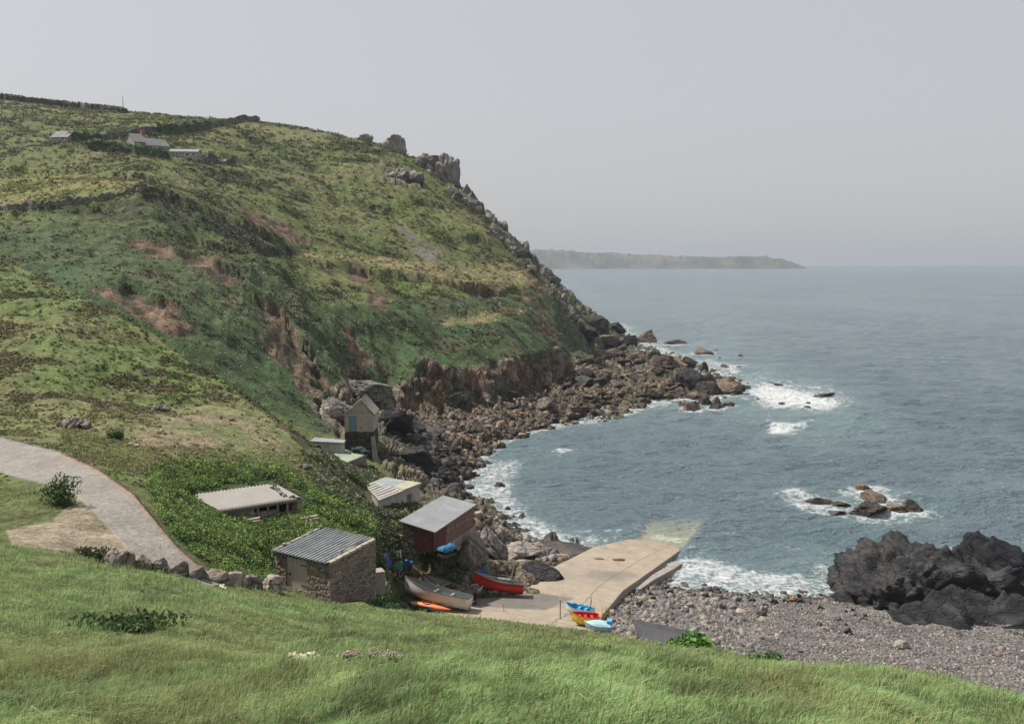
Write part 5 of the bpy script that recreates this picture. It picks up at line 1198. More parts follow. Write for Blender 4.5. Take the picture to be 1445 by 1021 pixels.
# --- hut with the patched white roof
zt = 10.6
Q = [G(515, 684, zt + .35), G(543, 673, zt + .45), G(595, 681.5, zt + .1), G(535, 705, zt - .1)]
c0 = sum((Vector(q) for q in Q), Vector()) / 4; base = 7.6
ps = thing("patched_hut", "low hut with a patchwork flat roof of pale, blue grey and cream sheets", "hut", (c0.x, c0.y, base))
loc = [at(ps, q) for q in Q]; cen = sum(loc, Vector()) / 4
ins = [lerp(q, cen, .07) for q in loc]
mb = MB()
for i in range(4):
    a, b = ins[i], ins[(i + 1) % 4]; n = Vector((-(b - a).y, (b - a).x, 0)); n = n if n.dot(cen - a) > 0 else -n
    s0 = .32 / (b - a).length if i % 2 else 0
    wall_between(mb, lerp(a, b, s0), lerp(a, b, 1 - s0), -.8, -.8, lerp(a, b, s0).z - .2, lerp(a, b, 1 - s0).z - .2, .3, n)
mb.obj("wall", M["wash"], ps)
a, b = ins[2], ins[3]; outw = Vector((-(b - a).y, (b - a).x, 0)).normalized(); outw = outw if outw.dot(cen - a) < 0 else -outw
def onwall(t, z, d=.02): q = lerp(a, b, t) + outw * d; return Vector((q.x, q.y, z))
yawf = math.atan2((b - a).y, (b - a).x)
fr_ = MB().box(onwall(.27, 1.95), (.9, .06, .9), (0, 0, yawf)).obj("window", M["timber"], ps)
MB().box(onwall(.27, 1.95, .05), (.72, .03, .72), (0, 0, yawf)).obj("pane", M["glass"], fr_)
slab(MB(), loc, .14).obj("roof", M["patch_pale"], ps)
def rp(s_, t, h): return lerp(lerp(loc[0], loc[1], s_), lerp(loc[3], loc[2], s_), t) + Vector((0, 0, h))
def patch(name, s0, s1, t0, t1, h, m): return slab(MB(), [rp(s0, t0, h), rp(s1, t0, h), rp(s1, t1, h), rp(s0, t1, h)], .05).obj(name, M[m], ps)
patch("roof_patch", .35, .98, .02, .62, .06, "patch_blue"); patch("roof_patch", .55, 1.0, .63, 1.0, .065, "patch_cream")
for i in range(7): patch("roof_board", .03 + .0 * i, .5, .06 + i * .13, .14 + i * .13, .06 + .012 * (i % 3), "patch_pale" if i % 2 else "wash")

# --- green flat roofed store
zt = 11.6
Q = [G(451, 636, zt), G(474, 631.5, zt), G(519, 641, zt - .1), G(492, 652, zt - .15)]
c0 = sum((Vector(q) for q in Q), Vector()) / 4
gs = thing("flat_roofed_store", "rubble stone store with a flat pale green felt roof", "store", (c0.x, c0.y, 9.0))
loc = [at(gs, q) for q in Q]; cen = sum(loc, Vector()) / 4; ins = [lerp(q, cen, .05) for q in loc]; mb = MB()
for i in range(4):
    a, b = ins[i], ins[(i + 1) % 4]; n = Vector((-(b - a).y, (b - a).x, 0)); n = n if n.dot(cen - a) > 0 else -n
    s0 = .42 / (b - a).length if i % 2 else 0
    wall_between(mb, lerp(a, b, s0), lerp(a, b, 1 - s0), -1.5, -1.5, loc[0].z - .16, loc[0].z - .16, .4, n)
mb.obj("wall", M["rubble"], gs); slab(MB(), loc, .16).obj("roof", M["felt_green"], gs, bevel=.03)
e0, e1 = lerp(loc[1], loc[2], .0), loc[2]
MB().tube([e1 + Vector((0, 0, .05)), lerp(e1, loc[3], .5) + Vector((0, 0, .04)), loc[3] + Vector((0, 0, .05))], .07, 5).obj("roof_edge", M["timber"], gs)
# --- low stone store with the slab roof beside the boathouse
zt = 12.9
Q = [G(438, 622, zt), G(444, 616.5, zt), G(488, 620.5, zt), G(485, 624.5, zt)]
c0 = sum((Vector(q) for q in Q), Vector()) / 4
ls = thing("stone_store", "low stone store with a long grey slab roof left of the boathouse", "store", (c0.x, c0.y, 11))
loc = [at(ls, q) for q in Q]; cen = sum(loc, Vector()) / 4; ins = [lerp(q, cen, .06) for q in loc]; mb = MB()
for i in range(4):
    a, b = ins[i], ins[(i + 1) % 4]; n = Vector((-(b - a).y, (b - a).x, 0)); n = n if n.dot(cen - a) > 0 else -n
    wall_between(mb, a, b, -1.4, -1.4, loc[0].z - .2, loc[0].z - .2, .3, n)
mb.obj("wall", M["wash"], ls); slab(MB(), loc, .2).obj("roof", M["felt_grey"], ls)
a, b = ins[3], ins[0]
MB().box(lerp(a, b, .8) + Vector((0, -.06, -1.0)), (.9, .1, .9)).obj("doorway", M["black"], ls)  # black panel on the wall, painting the shade of an opening

# --- boathouse on its dark plinth
Yb = 134.0
gl_, gr_, ap = P(486.5, 609, Yb), P(527, 609, Yb), P(509.5, 564.5, Yb)
el, er = P(486, 585.5, Yb), P(528.5, 583, Yb)
bh = thing("boathouse", "gabled concrete boathouse with a blue door standing on a dark stone plinth", "boathouse", (gl_[0], Yb, gl_[2]))
w_ = gr_[0] - gl_[0]; eh = el[2] - gl_[2]; ah = ap[2] - gl_[2]; ax = ap[0] - gl_[0]; Db = 4.6; t = .3
dx0, dx1, dz1 = (492.3 - 486.5) / 40.5 * w_, (503.2 - 486.5) / 40.5 * w_, 2.15
mb = MB()
mb.hexa([(0, 0, 0), (dx0, 0, 0), (dx0, t, 0), (0, t, 0)], [(0, 0, eh), (dx0, 0, eh + (ah - eh) * dx0 / ax), (dx0, t, eh + (ah - eh) * dx0 / ax), (0, t, eh)])
mb.hexa([(dx0, 0, dz1), (dx1, 0, dz1), (dx1, t, dz1), (dx0, t, dz1)], [(dx0, 0, eh + (ah - eh) * dx0 / ax), (dx1, 0, eh + (ah - eh) * dx1 / ax), (dx1, t, eh + (ah - eh) * dx1 / ax), (dx0, t, eh + (ah - eh) * dx0 / ax)])
mb.hexa([(dx1, 0, 0), (ax, 0, 0), (ax, t, 0), (dx1, t, 0)], [(dx1, 0, eh + (ah - eh) * dx1 / ax), (ax, 0, ah), (ax, t, ah), (dx1, t, eh + (ah - eh) * dx1 / ax)])
mb.hexa([(ax, 0, 0), (w_, 0, 0), (w_, t, 0), (ax, t, 0)], [(ax, 0, ah), (w_, 0, eh), (w_, t, eh), (ax, t, ah)])
mb.hexa([(w_ - t, t, 0), (w_, t, 0), (w_, Db, 0), (w_ - t, Db, 0)], [(w_ - t, t, eh), (w_, t, eh), (w_, Db, eh), (w_ - t, Db, eh)])
mb.hexa([(0, t, 0), (t, t, 0), (t, Db, 0), (0, Db, 0)], [(0, t, eh), (t, t, eh), (t, Db, eh), (0, Db, eh)])
mb.hexa([(t, Db - t, 0), (w_ - t, Db - t, 0), (w_ - t, Db, 0), (t, Db, 0)], [(t, Db - t, eh), (w_ - t, Db - t, eh), (w_ - t, Db, eh), (t, Db, eh)])
mb.obj("wall", M["render"], bh)
MB().box(((dx0 + dx1) / 2, .1, dz1 / 2), (dx1 - dx0 - .04, .08, dz1 - .04)).obj("door", M["door_blue"], bh)
MB().box((w_ * .62, -.02, eh * .5), (.06, .05, eh)).box((w_ * .33, -.02, eh + .12), (w_ * .9, .05, .05)).obj("cover_strip", M["timber"], bh) if False else None
MB().hexa([(-.15, -.2, eh - .02), (ax, -.2, ah + .06), (ax, Db + .2, ah + .06), (-.15, Db + .2, eh - .02)], [(-.15, -.2, eh + .12), (ax, -.2, ah + .2), (ax, Db + .2, ah + .2), (-.15, Db + .2, eh + .12)]).hexa([(ax, -.2, ah + .06), (w_ + .2, -.2, eh - .02), (w_ + .2, Db + .2, eh - .02), (ax, Db + .2, ah + .06)], [(ax, -.2, ah + .2), (w_ + .2, -.2, eh + .12), (w_ + .2, Db + .2, eh + .12), (ax, Db + .2, ah + .2)]).obj("roof", M["render"], bh)
for i in range(5):
    s_ = (i + .5) / 5; y = lerp(-.1, Db, s_)
    MB().box((lerp(ax, w_, .5), y, lerp(ah, eh, .5) + .24), (math.hypot(w_ - ax, ah - eh) * 1.04, .2, .1), (0, math.atan2(ah - eh, w_ - ax), 0)).obj("roof_batten", M["rock_pale"], bh)
MB().hexa([(-.1, -.35, -3.4), (w_ * 1.02, -.35, -3.4), (w_ * 1.02, Db, -3.4), (-.1, Db, -3.4)], [(.05, -.1, 0), (w_ * 1.0, -.1, 0), (w_ * 1.0, Db, 0), (.05, Db, 0)]).obj("plinth", M["dark_stone"], bh)
MB().hexa([(w_ * 1.02 + .05, -.9, -6.2), (w_ * 1.02 + .8, -.9, -6.2), (w_ * 1.02 + .8, 0, -6.2), (w_ * 1.02 + .05, 0, -6.2)], [(w_ * .92, -.5, -.6), (w_ * 1.03 + .1, -.5, -.6), (w_ * 1.03 + .1, 0, -.6), (w_ * .92, 0, -.6)]).obj("buttress", M["concrete"], bh)
w = G(508, 637, 11.7)
for i, (x, y, s_) in enumerate(((503, 637, .7), (510, 637.5, .8), (516, 640, .6))):
    w = G(x, y, 11.65); ob = rock_mesh("net_heap", 900 + i, 3, 2, .4, .3); o = link("net_heap", ob, M["net"]); o.location = (w[0], w[1], 11.7 + s_ * .3); o.scale = (s_, s_ * .8, s_ * .55)
    tag(o, ("dark net bundle at the left of three on the green felt roof", "dark net bundle in the middle of three on the green felt roof", "dark net bundle nearest the roof corner on the green felt roof")[i], "net", "net bundles on the green roof")

# --- long brown shed
zb = 8.0
C0 = Vector(G(611.7, 777.5, zb)); C1 = Vector(G(668, 743.4, zb)); ux = (C1 - C0).normalized(); uy = Vector((-ux.y, ux.x, 0))    # ux along the side, uy to the left
Ls, Ws = (C1 - C0).length, 3.4
bs = thing("brown_shed", "long red brown boarded shed with a grey felt lean-to roof", "shed", C0, (0, 0, math.atan2(ux.y, ux.x)))
hr, hl, hr2, hl2 = 1.8, 2.5, 2.25, 2.85
mb = MB().hexa([(0, 0, -.1), (2.6, 0, -.1), (2.6, .1, -.1), (0, .1, -.1)], [(0, 0, hr), (2.6, 0, hr + .12), (2.6, .1, hr + .12), (0, .1, hr)])
mb.obj("side_boards", M["wood_red"], bs); bs.children[0].data.materials[0] = planks("red_brown_side_boards", (.085, .03, .022), (.13, .047, .034), .2, 0)
MB().hexa([(2.6, -.02, -.3), (Ls, -.02, .1), (Ls, .1, .1), (2.6, .1, -.3)], [(2.6, -.02, hr + .12), (Ls, -.02, hr2), (Ls, .1, hr2), (2.6, .1, hr + .12)]).obj("long_wall", planks("faded_plum_boards", (.15, .08, .07), (.21, .12, .1), .18, 2), bs)
ed = MB().hexa([(0, .1, -.1), (.1, .1, -.1), (.1, 2.0, -.1), (0, 2.0, -.1)], [(0, .1, hr), (.1, .1, hr), (.1, 2.0, hr + (hl - hr) * 2 / 3.4), (0, 2.0, hr + (hl - hr) * 2 / 3.4)]).obj("door", planks("shed_door_boards", (.085, .032, .022), (.13, .05, .035), .22, 1), bs)
for z in (.35, 1.6): MB().box((-.02, 1.75, z), (.03, .5, .06)).obj("hinge", M["iron"], ed)
MB().box((-.03, .95, .95), (.05, .16, .1)).obj("latch", M["felt_grey"], ed)
MB().hexa([(.3, 2.0, -1.2), (.7, 2.0, -1.2), (.7, 3.4, -1.2), (.3, 3.4, -1.2)], [(.3, 2.0, 2.1), (.7, 2.0, 2.1), (.7, 3.4, 2.3), (.3, 3.4, 2.3)]).hexa([(.7, 3.0, -1.2), (Ls, 3.0, -1.2), (Ls, 3.4, -1.2), (.7, 3.4, -1.2)], [(.7, 3.0, 2.3), (Ls, 3.0, 2.5), (Ls, 3.4, 2.5), (.7, 3.4, 2.3)]).hexa([(Ls - .3, .1, -1.5), (Ls, .1, -1.5), (Ls, 3.0, -1.5), (Ls - .3, 3.0, -1.5)], [(Ls - .3, .1, hr2), (Ls, .1, hr2), (Ls, 3.0, 2.7), (Ls - .3, 3.0, 2.7)]).obj("stone_wall", M["drystone"], bs)
MB().hexa([(1.8, -.12, -1.2), (Ls + .1, -.25, -1.4), (Ls + .1, .1, -1.4), (1.8, .1, -1.2)], [(1.8, -.1, -.12), (Ls + .1, -.15, .1), (Ls + .1, .08, .1), (1.8, .08, -.12)]).obj("plinth", M["concrete"], bs)
slab(MB(), [(-.15, -.25, hr + .1), (Ls + .25, -.25, hr2 + .1), (Ls + .25, Ws + .15, hl2 + .12), (-.15, Ws + .15, hl + .12)], .1).obj("roof", M["felt_grey"], bs)
for x in (3.0, 5.1, 7.3):
    f_ = MB().box((x, -.03, 1.25), (.46, .06, .62)).obj("window", M["maroon"], bs); MB().box((x, -.065, 1.25), (.36, .02, .5)).obj("pane", M["glass"], f_)
# --- low hut roof below the meadow edge
R_ = [G(893, 872.5, 4.9), G(985, 891.5, 4.9), G(997, 901.5, 4.1), G(903, 893, 3.9)]
dk = thing("dark_roofed_hut", "low hut with a sloping dark felt roof half hidden by the meadow edge", "hut", (R_[3][0], R_[3][1], 3.2))
loc = [at(dk, q) for q in R_]; f2, f3 = loc[2] + Vector((.4, -3.4, -1.2)), loc[3] + Vector((.3, -3.6, -1.2))
slab(MB(), [loc[0], loc[1], f2, f3], .12).obj("roof", M["felt_dark"], dk)
mb = MB(); cen = (loc[0] + loc[1] + f2 + f3) / 4; qs = [lerp(q, cen, .06) for q in (loc[0], loc[1], f2, f3)]
mb.hexa([(q.x, q.y, -1.5) for q in qs], [(q.x, q.y, q.z - .16) for q in qs]).obj("wall", M["drystone"], dk)

# --- wall of big coping stones along the road
wl_ = thing("roadside_wall", "low wall of big rounded granite stones between track and meadow", "wall", on_ground(270, 812, 30))
WP = [(150, 789), (165, 793), (188, 797), (212, 801), (240, 806), (268, 810), (292, 815), (318, 819), (345, 823), (372, 826), (398, 829)]
Yw = np.interp([q[0] for q in WP], [150, 270, 400], [43.2, 46.4, 51.0])
for i in range(len(WP) - 1):
    a, b = Vector(P(*WP[i], Yw[i])), Vector(P(*WP[i + 1], Yw[i + 1])); l_ = (b - a).length; m_ = (a + b) / 2
    me = rock_mesh("coping_stone", 700 + i, 4, 6, .22, .1, (l_ * .58, .5, .55), .55, True)
    o = link("coping_stone", me, M["rock_pale"], wl_); o.location = m_ - wl_.location + Vector((0, 0, .08)); o.rotation_euler = (random.uniform(-.1, .1), -math.atan2(b.z - a.z, math.hypot(b.x - a.x, b.y - a.y)), math.atan2(b.y - a.y, b.x - a.x))
mb = MB()
for i in range(len(WP) - 1):
    a, b = Vector(P(*WP[i], Yw[i])), Vector(P(*WP[i + 1], Yw[i + 1])); o_ = wl_.location
    mb.hexa([a - o_ + V3(0, -.25, -1.6), b - o_ + V3(0, -.25, -1.6), b - o_ + V3(0, .3, -2.6), a - o_ + V3(0, .3, -2.6)], [a - o_ + V3(0, -.2, -.3), b - o_ + V3(0, -.2, -.3), b - o_ + V3(0, .25, -.3), a - o_ + V3(0, .25, -.3)])
mb.obj("wall_core", M["drystone"], wl_)

# --- field walls, hedges, houses on the hill
def strip_wall(name, label, pts, hpx, mat, cat="wall", thick=.8, rough=.12, step=5.0, drop=1.5):
    """a wall or hedge that follows the land between photo points (px, py of the foot, distance)"""
    W3 = []
    for (x0, y0, Y0), (x1, y1, Y1) in zip(pts[:-1], pts[1:]):
        n = max(1, int(math.hypot(x1 - x0, y1 - y0) / step))
        for t in range(n + (x1 == pts[-1][0])):
            w = on_ground(x0 + (x1 - x0) * t / n, y0 + (y1 - y0) * t / n, 170); Yp = Y0 + (Y1 - Y0) * t / n
            W3.append(w if abs(w[1] - Yp) < .22 * Yp else P(x0 + (x1 - x0) * t / n, y0 + (y1 - y0) * t / n, Yp))
    mb = MB(); vs = []
    for i, w in enumerate(W3):
        d = Vector(W3[min(i + 1, len(W3) - 1)]) - Vector(W3[max(i - 1, 0)]); s_ = Vector((-d.y, d.x, 0)).normalized() * thick / 2
        z = ground_z(w[0], w[1]); h = hpx * w[1] / F * (1 + rough * float(vnoise(i * .7, 0, 0, len(label))) * 2)
        for k_, (sd2, zz2) in enumerate(((-1, -drop), (-.8, h * .85), (-.5, h), (.5, h), (.8, h * .85), (1, -drop))):
            j = rough * thick * float(vnoise(i * .9, k_, 0, 5)); vs.append((w[0] + s_.x * sd2 + j, w[1] + s_.y * sd2 + j, z + zz2))
    fs = [(i * 6 + k_, (i + 1) * 6 + k_, (i + 1) * 6 + k_ + 1, i * 6 + k_ + 1) for i in range(len(W3) - 1) for k_ in range(5)]
    fs += [(5, 4, 3, 2, 1, 0), tuple((len(W3) - 1) * 6 + k_ for k_ in range(6))]
    ob = tag(link(name, MB().add(vs, fs).mesh(name), mat), label, cat)
    if cat in ("hedge", "bank"):
        rng = np.random.default_rng(len(label)); q = np.array([list(w) for w in W3]); n = len(q) * 26; i = rng.integers(0, len(q) - 1, n); t = rng.random((n, 1))
        c_ = q[i] * (1 - t) + q[i + 1] * t; c_[:, 2] = [ground_z(x, y) for x, y in c_[:, :2]]
        c_ = c_ + rng.normal(size=(n, 3)) * np.array([.4, thick * .28, 0]); c_[:, 2] += rng.random(n) ** .7 * hpx * c_[:, 1] / F * 1.12
        lf = leaves_obj("foliage", None, c_, c_[:, 1] * .0019 * rng.uniform(.6, 1.4, n), (np.array([.06, .095, .04]) if cat == "hedge" else np.array([.075, .078, .052])) * rng.uniform(.6, 1.5, (n, 1)), 1.5, .6, 3, None, None); lf.parent = ob
    return ob
M["hedge"] = surf("hedge_leaf_mass", (.03, .055, .024), (.06, .095, .038), .9, .95, 1.0, (.075, .085, .04), fine=5, dist=.3)
M["hill_wall"] = masonry("hill_wall_stone", [(.1, .1, .1), (.16, .155, .15), (.13, .125, .12), (.2, .19, .175)], (.05, .05, .045), .7, (1, 1, 1.5), 1.0, .1)
M["heath_mass"] = surf("dark_heath", (.04, .042, .03), (.075, .075, .05), .25, .95, 1.0, None, fine=5, dist=.4)
strip_wall("field_wall", "long grey field wall climbing the hill behind the cottages to the skyline", [(143, 199, 372), (190, 192, 385), (240, 184.5, 398), (300, 179.5, 420), (345, 171.5, 445), (366, 168.5, 456)], 8, M["hill_wall"])
strip_wall("hedge", "dark green hedge growing over the long field wall on the hill", [(225, 190, 392), (262, 187, 402), (292, 181, 414)], 10, M["hedge"], "hedge", 2.2, .35, 3)
strip_wall("field_wall", "ivy grown stone wall along the brow on the left above the gully", [(-240, 305, 236), (-60, 301, 236), (85, 291, 236.5), (110, 288, 236.3), (150, 281, 236), (180, 273, 236.2), (205, 267, 236.5)], 6, M["drystone"], "wall", 1.0, .3, 4)
strip_wall("field_wall", "short ruined grey wall right of the annex on the hill", [(285, 230, 352), (300, 232, 350), (332, 233, 352)], 9, M["hill_wall"], "wall", 1, .4, 3)
strip_wall("hedge", "long dark green hedge running below the front of the cottage", [(128, 209, 338), (170, 213, 337), (210, 217, 336), (235, 222, 335)], 8.5, M["hedge"], "hedge", 3, .25, 3)
strip_wall("hedge", "low dark hedge at the far left edge beside the roof end", [(85, 198, 362), (100, 198, 361), (128, 199, 360), (140, 200, 362)], 9, M["hedge"], "hedge", 3, .4, 3)
strip_wall("heath_bank", "dark heath hedge bank along the skyline at the top left", [(-240, 119, 556), (-60, 134, 546), (0, 140, 541), (60, 148, 534), (120, 154, 522), (176, 160, 508)], 7, M["heath_mass"], "bank", 4, .12, 3, 2)
strip_wall("field_wall", "faint grey stone wall on the cliff ledge's left end", [(432, 357, 263), (380, 353, 259), (330, 350, 250), (300, 345, 243)], 5, M["drystone"], "wall", 1, .4, 4) if False else None
def cottage(name, label, px0, px1, pyb, Y, h, ridge, depth, yaw, chim=True, wins=(), roofm="slate", cat="cottage"):
    w = on_ground((px0 + px1) / 2, pyb, 200); Y = w[1] if abs(w[1] - Y) < 90 else Y
    a, b = P(px0, pyb, Y), P(px1, pyb, Y); L_ = (b[0] - a[0]) / math.cos(yaw)
    z = min(ground_z(a[0], Y), ground_z(b[0], Y)); z = min(z, a[2])
    o = thing(name, label, cat, (a[0], Y, a[2]), (0, 0, yaw))
    hw = depth / 2; lo = z - a[2] - 1.5
    MB().hexa([(0, 0, lo), (L_, 0, lo), (L_, depth, lo), (0, depth, lo)], [(0, 0, h), (L_, 0, h), (L_, depth, h), (0, depth, h)]).add([(0, 0, h), (0, depth, h), (0, hw, ridge), (L_, 0, h), (L_, depth, h), (L_, hw, ridge)], [(0, 2, 1), (3, 4, 5)]).obj("wall", M["render"], o)
    e = .35; ov = e * (ridge - h) / hw
    rf = MB().hexa([(-.2, -e, h - ov), (L_ + .2, -e, h - ov), (L_ + .2, hw, ridge), (-.2, hw, ridge)], [(-.2, -e, h - ov + .18), (L_ + .2, -e, h - ov + .18), (L_ + .2, hw, ridge + .18), (-.2, hw, ridge + .18)]).hexa([(-.2, hw, ridge), (L_ + .2, hw, ridge), (L_ + .2, depth + e, h - ov), (-.2, depth + e, h - ov)], [(-.2, hw, ridge + .18), (L_ + .2, hw, ridge + .18), (L_ + .2, depth + e, h - ov + .18), (-.2, depth + e, h - ov + .18)]).obj("roof", M[roofm], o)
    if chim:
        c_ = MB().box((L_ * chim, hw, ridge + .75), (1.3, .9, 1.7)).obj("chimney", M["brick"], rf)
        MB().tube([(L_ * chim - .3, hw, ridge + 1.6), (L_ * chim - .3, hw, ridge + 2.2)], .18, 8).tube([(L_ * chim + .3, hw, ridge + 1.6), (L_ * chim + .3, hw, ridge + 2.2)], .18, 8).obj("chimney_pot", M["brick"], rf)
    for (s_, zc, ww, wh) in wins:
        f_ = MB().box((L_ * s_, -.03, zc), (ww, .1, wh)).obj("window", M["white"], o); MB().box((L_ * s_, -.09, zc), (ww * .72, .04, wh * .72)).obj("pane", M["glass"], f_)
    return o
cottage("cottage", "grey cottage with a red chimney and white windows on the hill", 190, 208, 212, 342, 3.0, 6.0, 8.5, .75, .8, ((.2, 1.6, 1.3, 1.7), (.7, 1.7, 1.5, 1.5)))
cottage("cottage", "lower grey roofed cottage wing right of the red chimney", 208, 232, 214.5, 345, 2.4, 5.0, 7.6, .7, None, ((.3, 1.3, 2.6, 1.5), (.75, 1.3, 1.8, 1.3)))
cottage("annex", "long low outbuilding with a pale grey roof and blue window right of the cottages", 240, 278, 222.5, 336, 2.0, 2.9, 4.5, .12, None, ((.25, 1.2, .9, 1.3), (.62, 1.1, 1.7, 1.3), (.85, 1.2, 1.5, .8)), "felt_grey", "outbuilding")
cottage("cottage", "cottage at the far left edge showing its grey roof end above the hedge", 72, 97, 202, 360, 2.0, 4.4, 8, -.1, None, ((.7, 1.4, 1.5, 1.3),))
w = P(121, 194, 372)
up = thing("utility_pole", "thin grey utility pole standing in the field behind the cottages", "pole", (w[0], w[1], ground_z(w[0], w[1]) - .3))
MB().tube([(0, 0, 0), (0, 0, 8.6)], [.16, .11], 8).obj("pole", M["timber"], up); MB().box((0, 0, 8.1), (1.6, .12, .12)).obj("crossarm", M["timber"], up)
w = P(174, 158, 500); up = thing("utility_pole", "tiny pole on the skyline at the right end of the dark heath bank", "pole", (w[0], w[1], ground_z(w[0], w[1]) - .3))
MB().tube([(0, 0, 0), (0, 0, 7.5)], [.2, .14], 8).obj("pole", M["timber"], up)
def bush(name, label, px, py, Y, wpx, hpx, tint, n, seed, cat="bush", leaf=.0019, flowers=None):
    w = P(px, py, Y); z = ground_z(w[0], w[1]); rng = np.random.default_rng(seed); R_, H_ = wpx * Y / F / 2, hpx * Y / F
    o = thing(name, label, cat, (w[0], w[1], z))
    lob = rng.normal(size=(9, 3)) * np.array([R_ * .45, R_ * .3, H_ * .2]) + np.array([0, 0, H_ * .45])
    c_ = lob[rng.integers(0, 9, n)] + (lambda d: d / np.linalg.norm(d, axis=1)[:, None] * rng.random((n, 1)) ** .4)(rng.normal(size=(n, 3))) * np.array([R_ * .5, R_ * .45, H_ * .42])
    c_[:, 2] = np.abs(c_[:, 2])
    t_ = np.asarray(tint) * rng.uniform(.55, 1.5, (n, 1))
    f_ = leaves_obj("foliage", None, c_, Y * leaf * rng.uniform(.6, 1.4, n), t_, 1.5, .5, seed, None, None); f_.parent = o
    mb = MB()
    for i in range(7): mb.tube([(rng.normal() * .05, rng.normal() * .05, -.2), tuple(lob[i] * .5), tuple(lob[i])], [.035, .025, .012], 5)
    mb.obj("stem", M["timber"], o)
    if flowers is not None:
        m_ = 60; q = c_[rng.integers(0, n, m_)] + np.array([0, -.1, .12]); f_ = leaves_obj("blossom", None, q, Y * .0018 * rng.uniform(.7, 1.2, m_), np.asarray(flowers) * rng.uniform(.8, 1.1, (m_, 1)), 1.1, .9, seed + 1, None, None); f_.parent = o
    return o
bush("bush", "leafy green bush at the left edge on the near side of the track", 92, 716, 54.5, 62, 40, (.045, .095, .025), 1500, 31, flowers=(.3, .2, .25))
bush("bush", "brown topped dark bush at the left end of the roadside wall", 132, 789, 43.5, 62, 20, (.05, .065, .028), 900, 32)
bush("bush", "pinkish brown bush left of the cottage gable", 128, 203, 350, 24, 7, (.13, .085, .06), 300, 33, leaf=.0022)
bush("gorse_bush", "yellow green gorse bush against the cottage gable", 160, 205, 346, 20, 7, (.12, .12, .035), 260, 34, leaf=.0022)
bush("gorse_bush", "tiny yellow flowering gorse on the dark skyline bank", 140, 155.5, 520, 5, 4, (.5, .36, .02), 60, 35, leaf=.002)
bush("bush", "small bright green bush on the worn turf above the track", 165, 612, 82, 30, 14, (.05, .11, .03), 500, 36)
bush("bush", "dark green bank of weeds at the foot of the hut's right corner", 534, 853, 57.0, 62, 15, (.05, .11, .045), 1300, 37)
bush("dock_plant", "bright green leafy plant at the meadow edge before the dark roof", 942, 898, 41, 34, 16, (.14, .25, .05), 240, 38, "plant", .004)
bush("dock_plant", "large patch of broad green leaves in the meadow right of centre", 985, 915, 36, 70, 20, (.085, .19, .04), 620, 39, "plant", .004)
bush("dock_plant", "dark green tuft at the lower meadow edge near the right beach", 1085, 926, 31.5, 55, 16, (.06, .13, .035), 520, 40, "plant", .003)
bush("silverweed_patch", "sprawling dark leafy weed patch in the meadow at the lower left", 165, 879, 22.5, 150, 14, (.06, .1, .035), 900, 41, "plant", .0045)
# tors on the skyline and outcrops on the hill
def tor(label, px, pyb, Y, wpx, hpx, seed, n=7, mat="rock_grey"):
    w = P(px, pyb, Y); z = ground_z(w[0], w[1]); Wm, Hm = wpx * Y / F, hpx * Y / F; r = random.Random(seed)
    vs, fs = [], []
    for i in range(n):
        me_v, me_f = ico(4); rg_ = np.random.default_rng(seed * 20 + i); v = me_v.copy()
        v *= (1 + .3 * fbm(v[:, 0] * 1.4 + i * 3, v[:, 1] * 1.4, v[:, 2] * .8 + seed, 3, seed + i))[:, None]
        for _ in range(12):
            nn = rg_.normal(size=3); nn[2] *= .55; nn /= np.linalg.norm(nn); v -= nn * np.maximum(v @ nn - rg_.uniform(.45, .8), 0)[:, None]
        vv_, e1_, e2_ = cells(v[:, 0] * 2.6, v[:, 1] * 2.6, v[:, 2] * 1.5 + i, seed); v *= (1 + .1 * ridged(v[:, 0] * 4, v[:, 1] * 4, v[:, 2] * 2 + i, 4, seed + 4) + .22 * (vv_ - .5))[:, None]
        t = (i + .5) / n; cx_ = (t - .5) * Wm * .8; hh_ = Hm * (1 - .8 * abs(t - .55) * 1.2) * r.uniform(.85, 1.0)
        v = v * np.array([Wm / n * 1.4, Wm * .3, hh_ * .72]) + np.array([cx_, r.uniform(-1, 1) * Wm * .12, hh_ * .2])
        fs.append(me_f + len(vs) * len(me_v)); vs.append(v)
    o = link("tor", np_mesh("tor", np.concatenate(vs), None, np.concatenate(fs), False), M[mat]); o.location = (w[0], w[1], z)
    return tag(o, label, "rock outcrop")
tor("tall ragged rock tor at the right end of the skyline crest", 631, 250, 421, 36, 47, 3, 4)
tor("low shoulder of rock just left of the tall skyline tor", 603, 236, 423, 34, 24, 4, 3)
tor("blocky rock tor in the middle of the skyline crest", 556, 214, 432, 30, 28, 5, 3)
tor("small rounded rock tor leftmost of those on the skyline", 514, 197, 438, 24, 13, 6, 5)
tor("rocky shoulder between the two middle skyline tors", 540, 205, 434, 18, 10, 8, 4)
rr = random.Random(21); sx_ = np.array([q[0] for q in SKY]); sy_ = np.array([q[1] for q in SKY]); sY_ = np.array([q[2] for q in SKY])
SPINE = [rock_mesh("ridge_rock", 980 + i, 4, 14, .4, .2, low=.4, strata=.06) for i in range(6)]
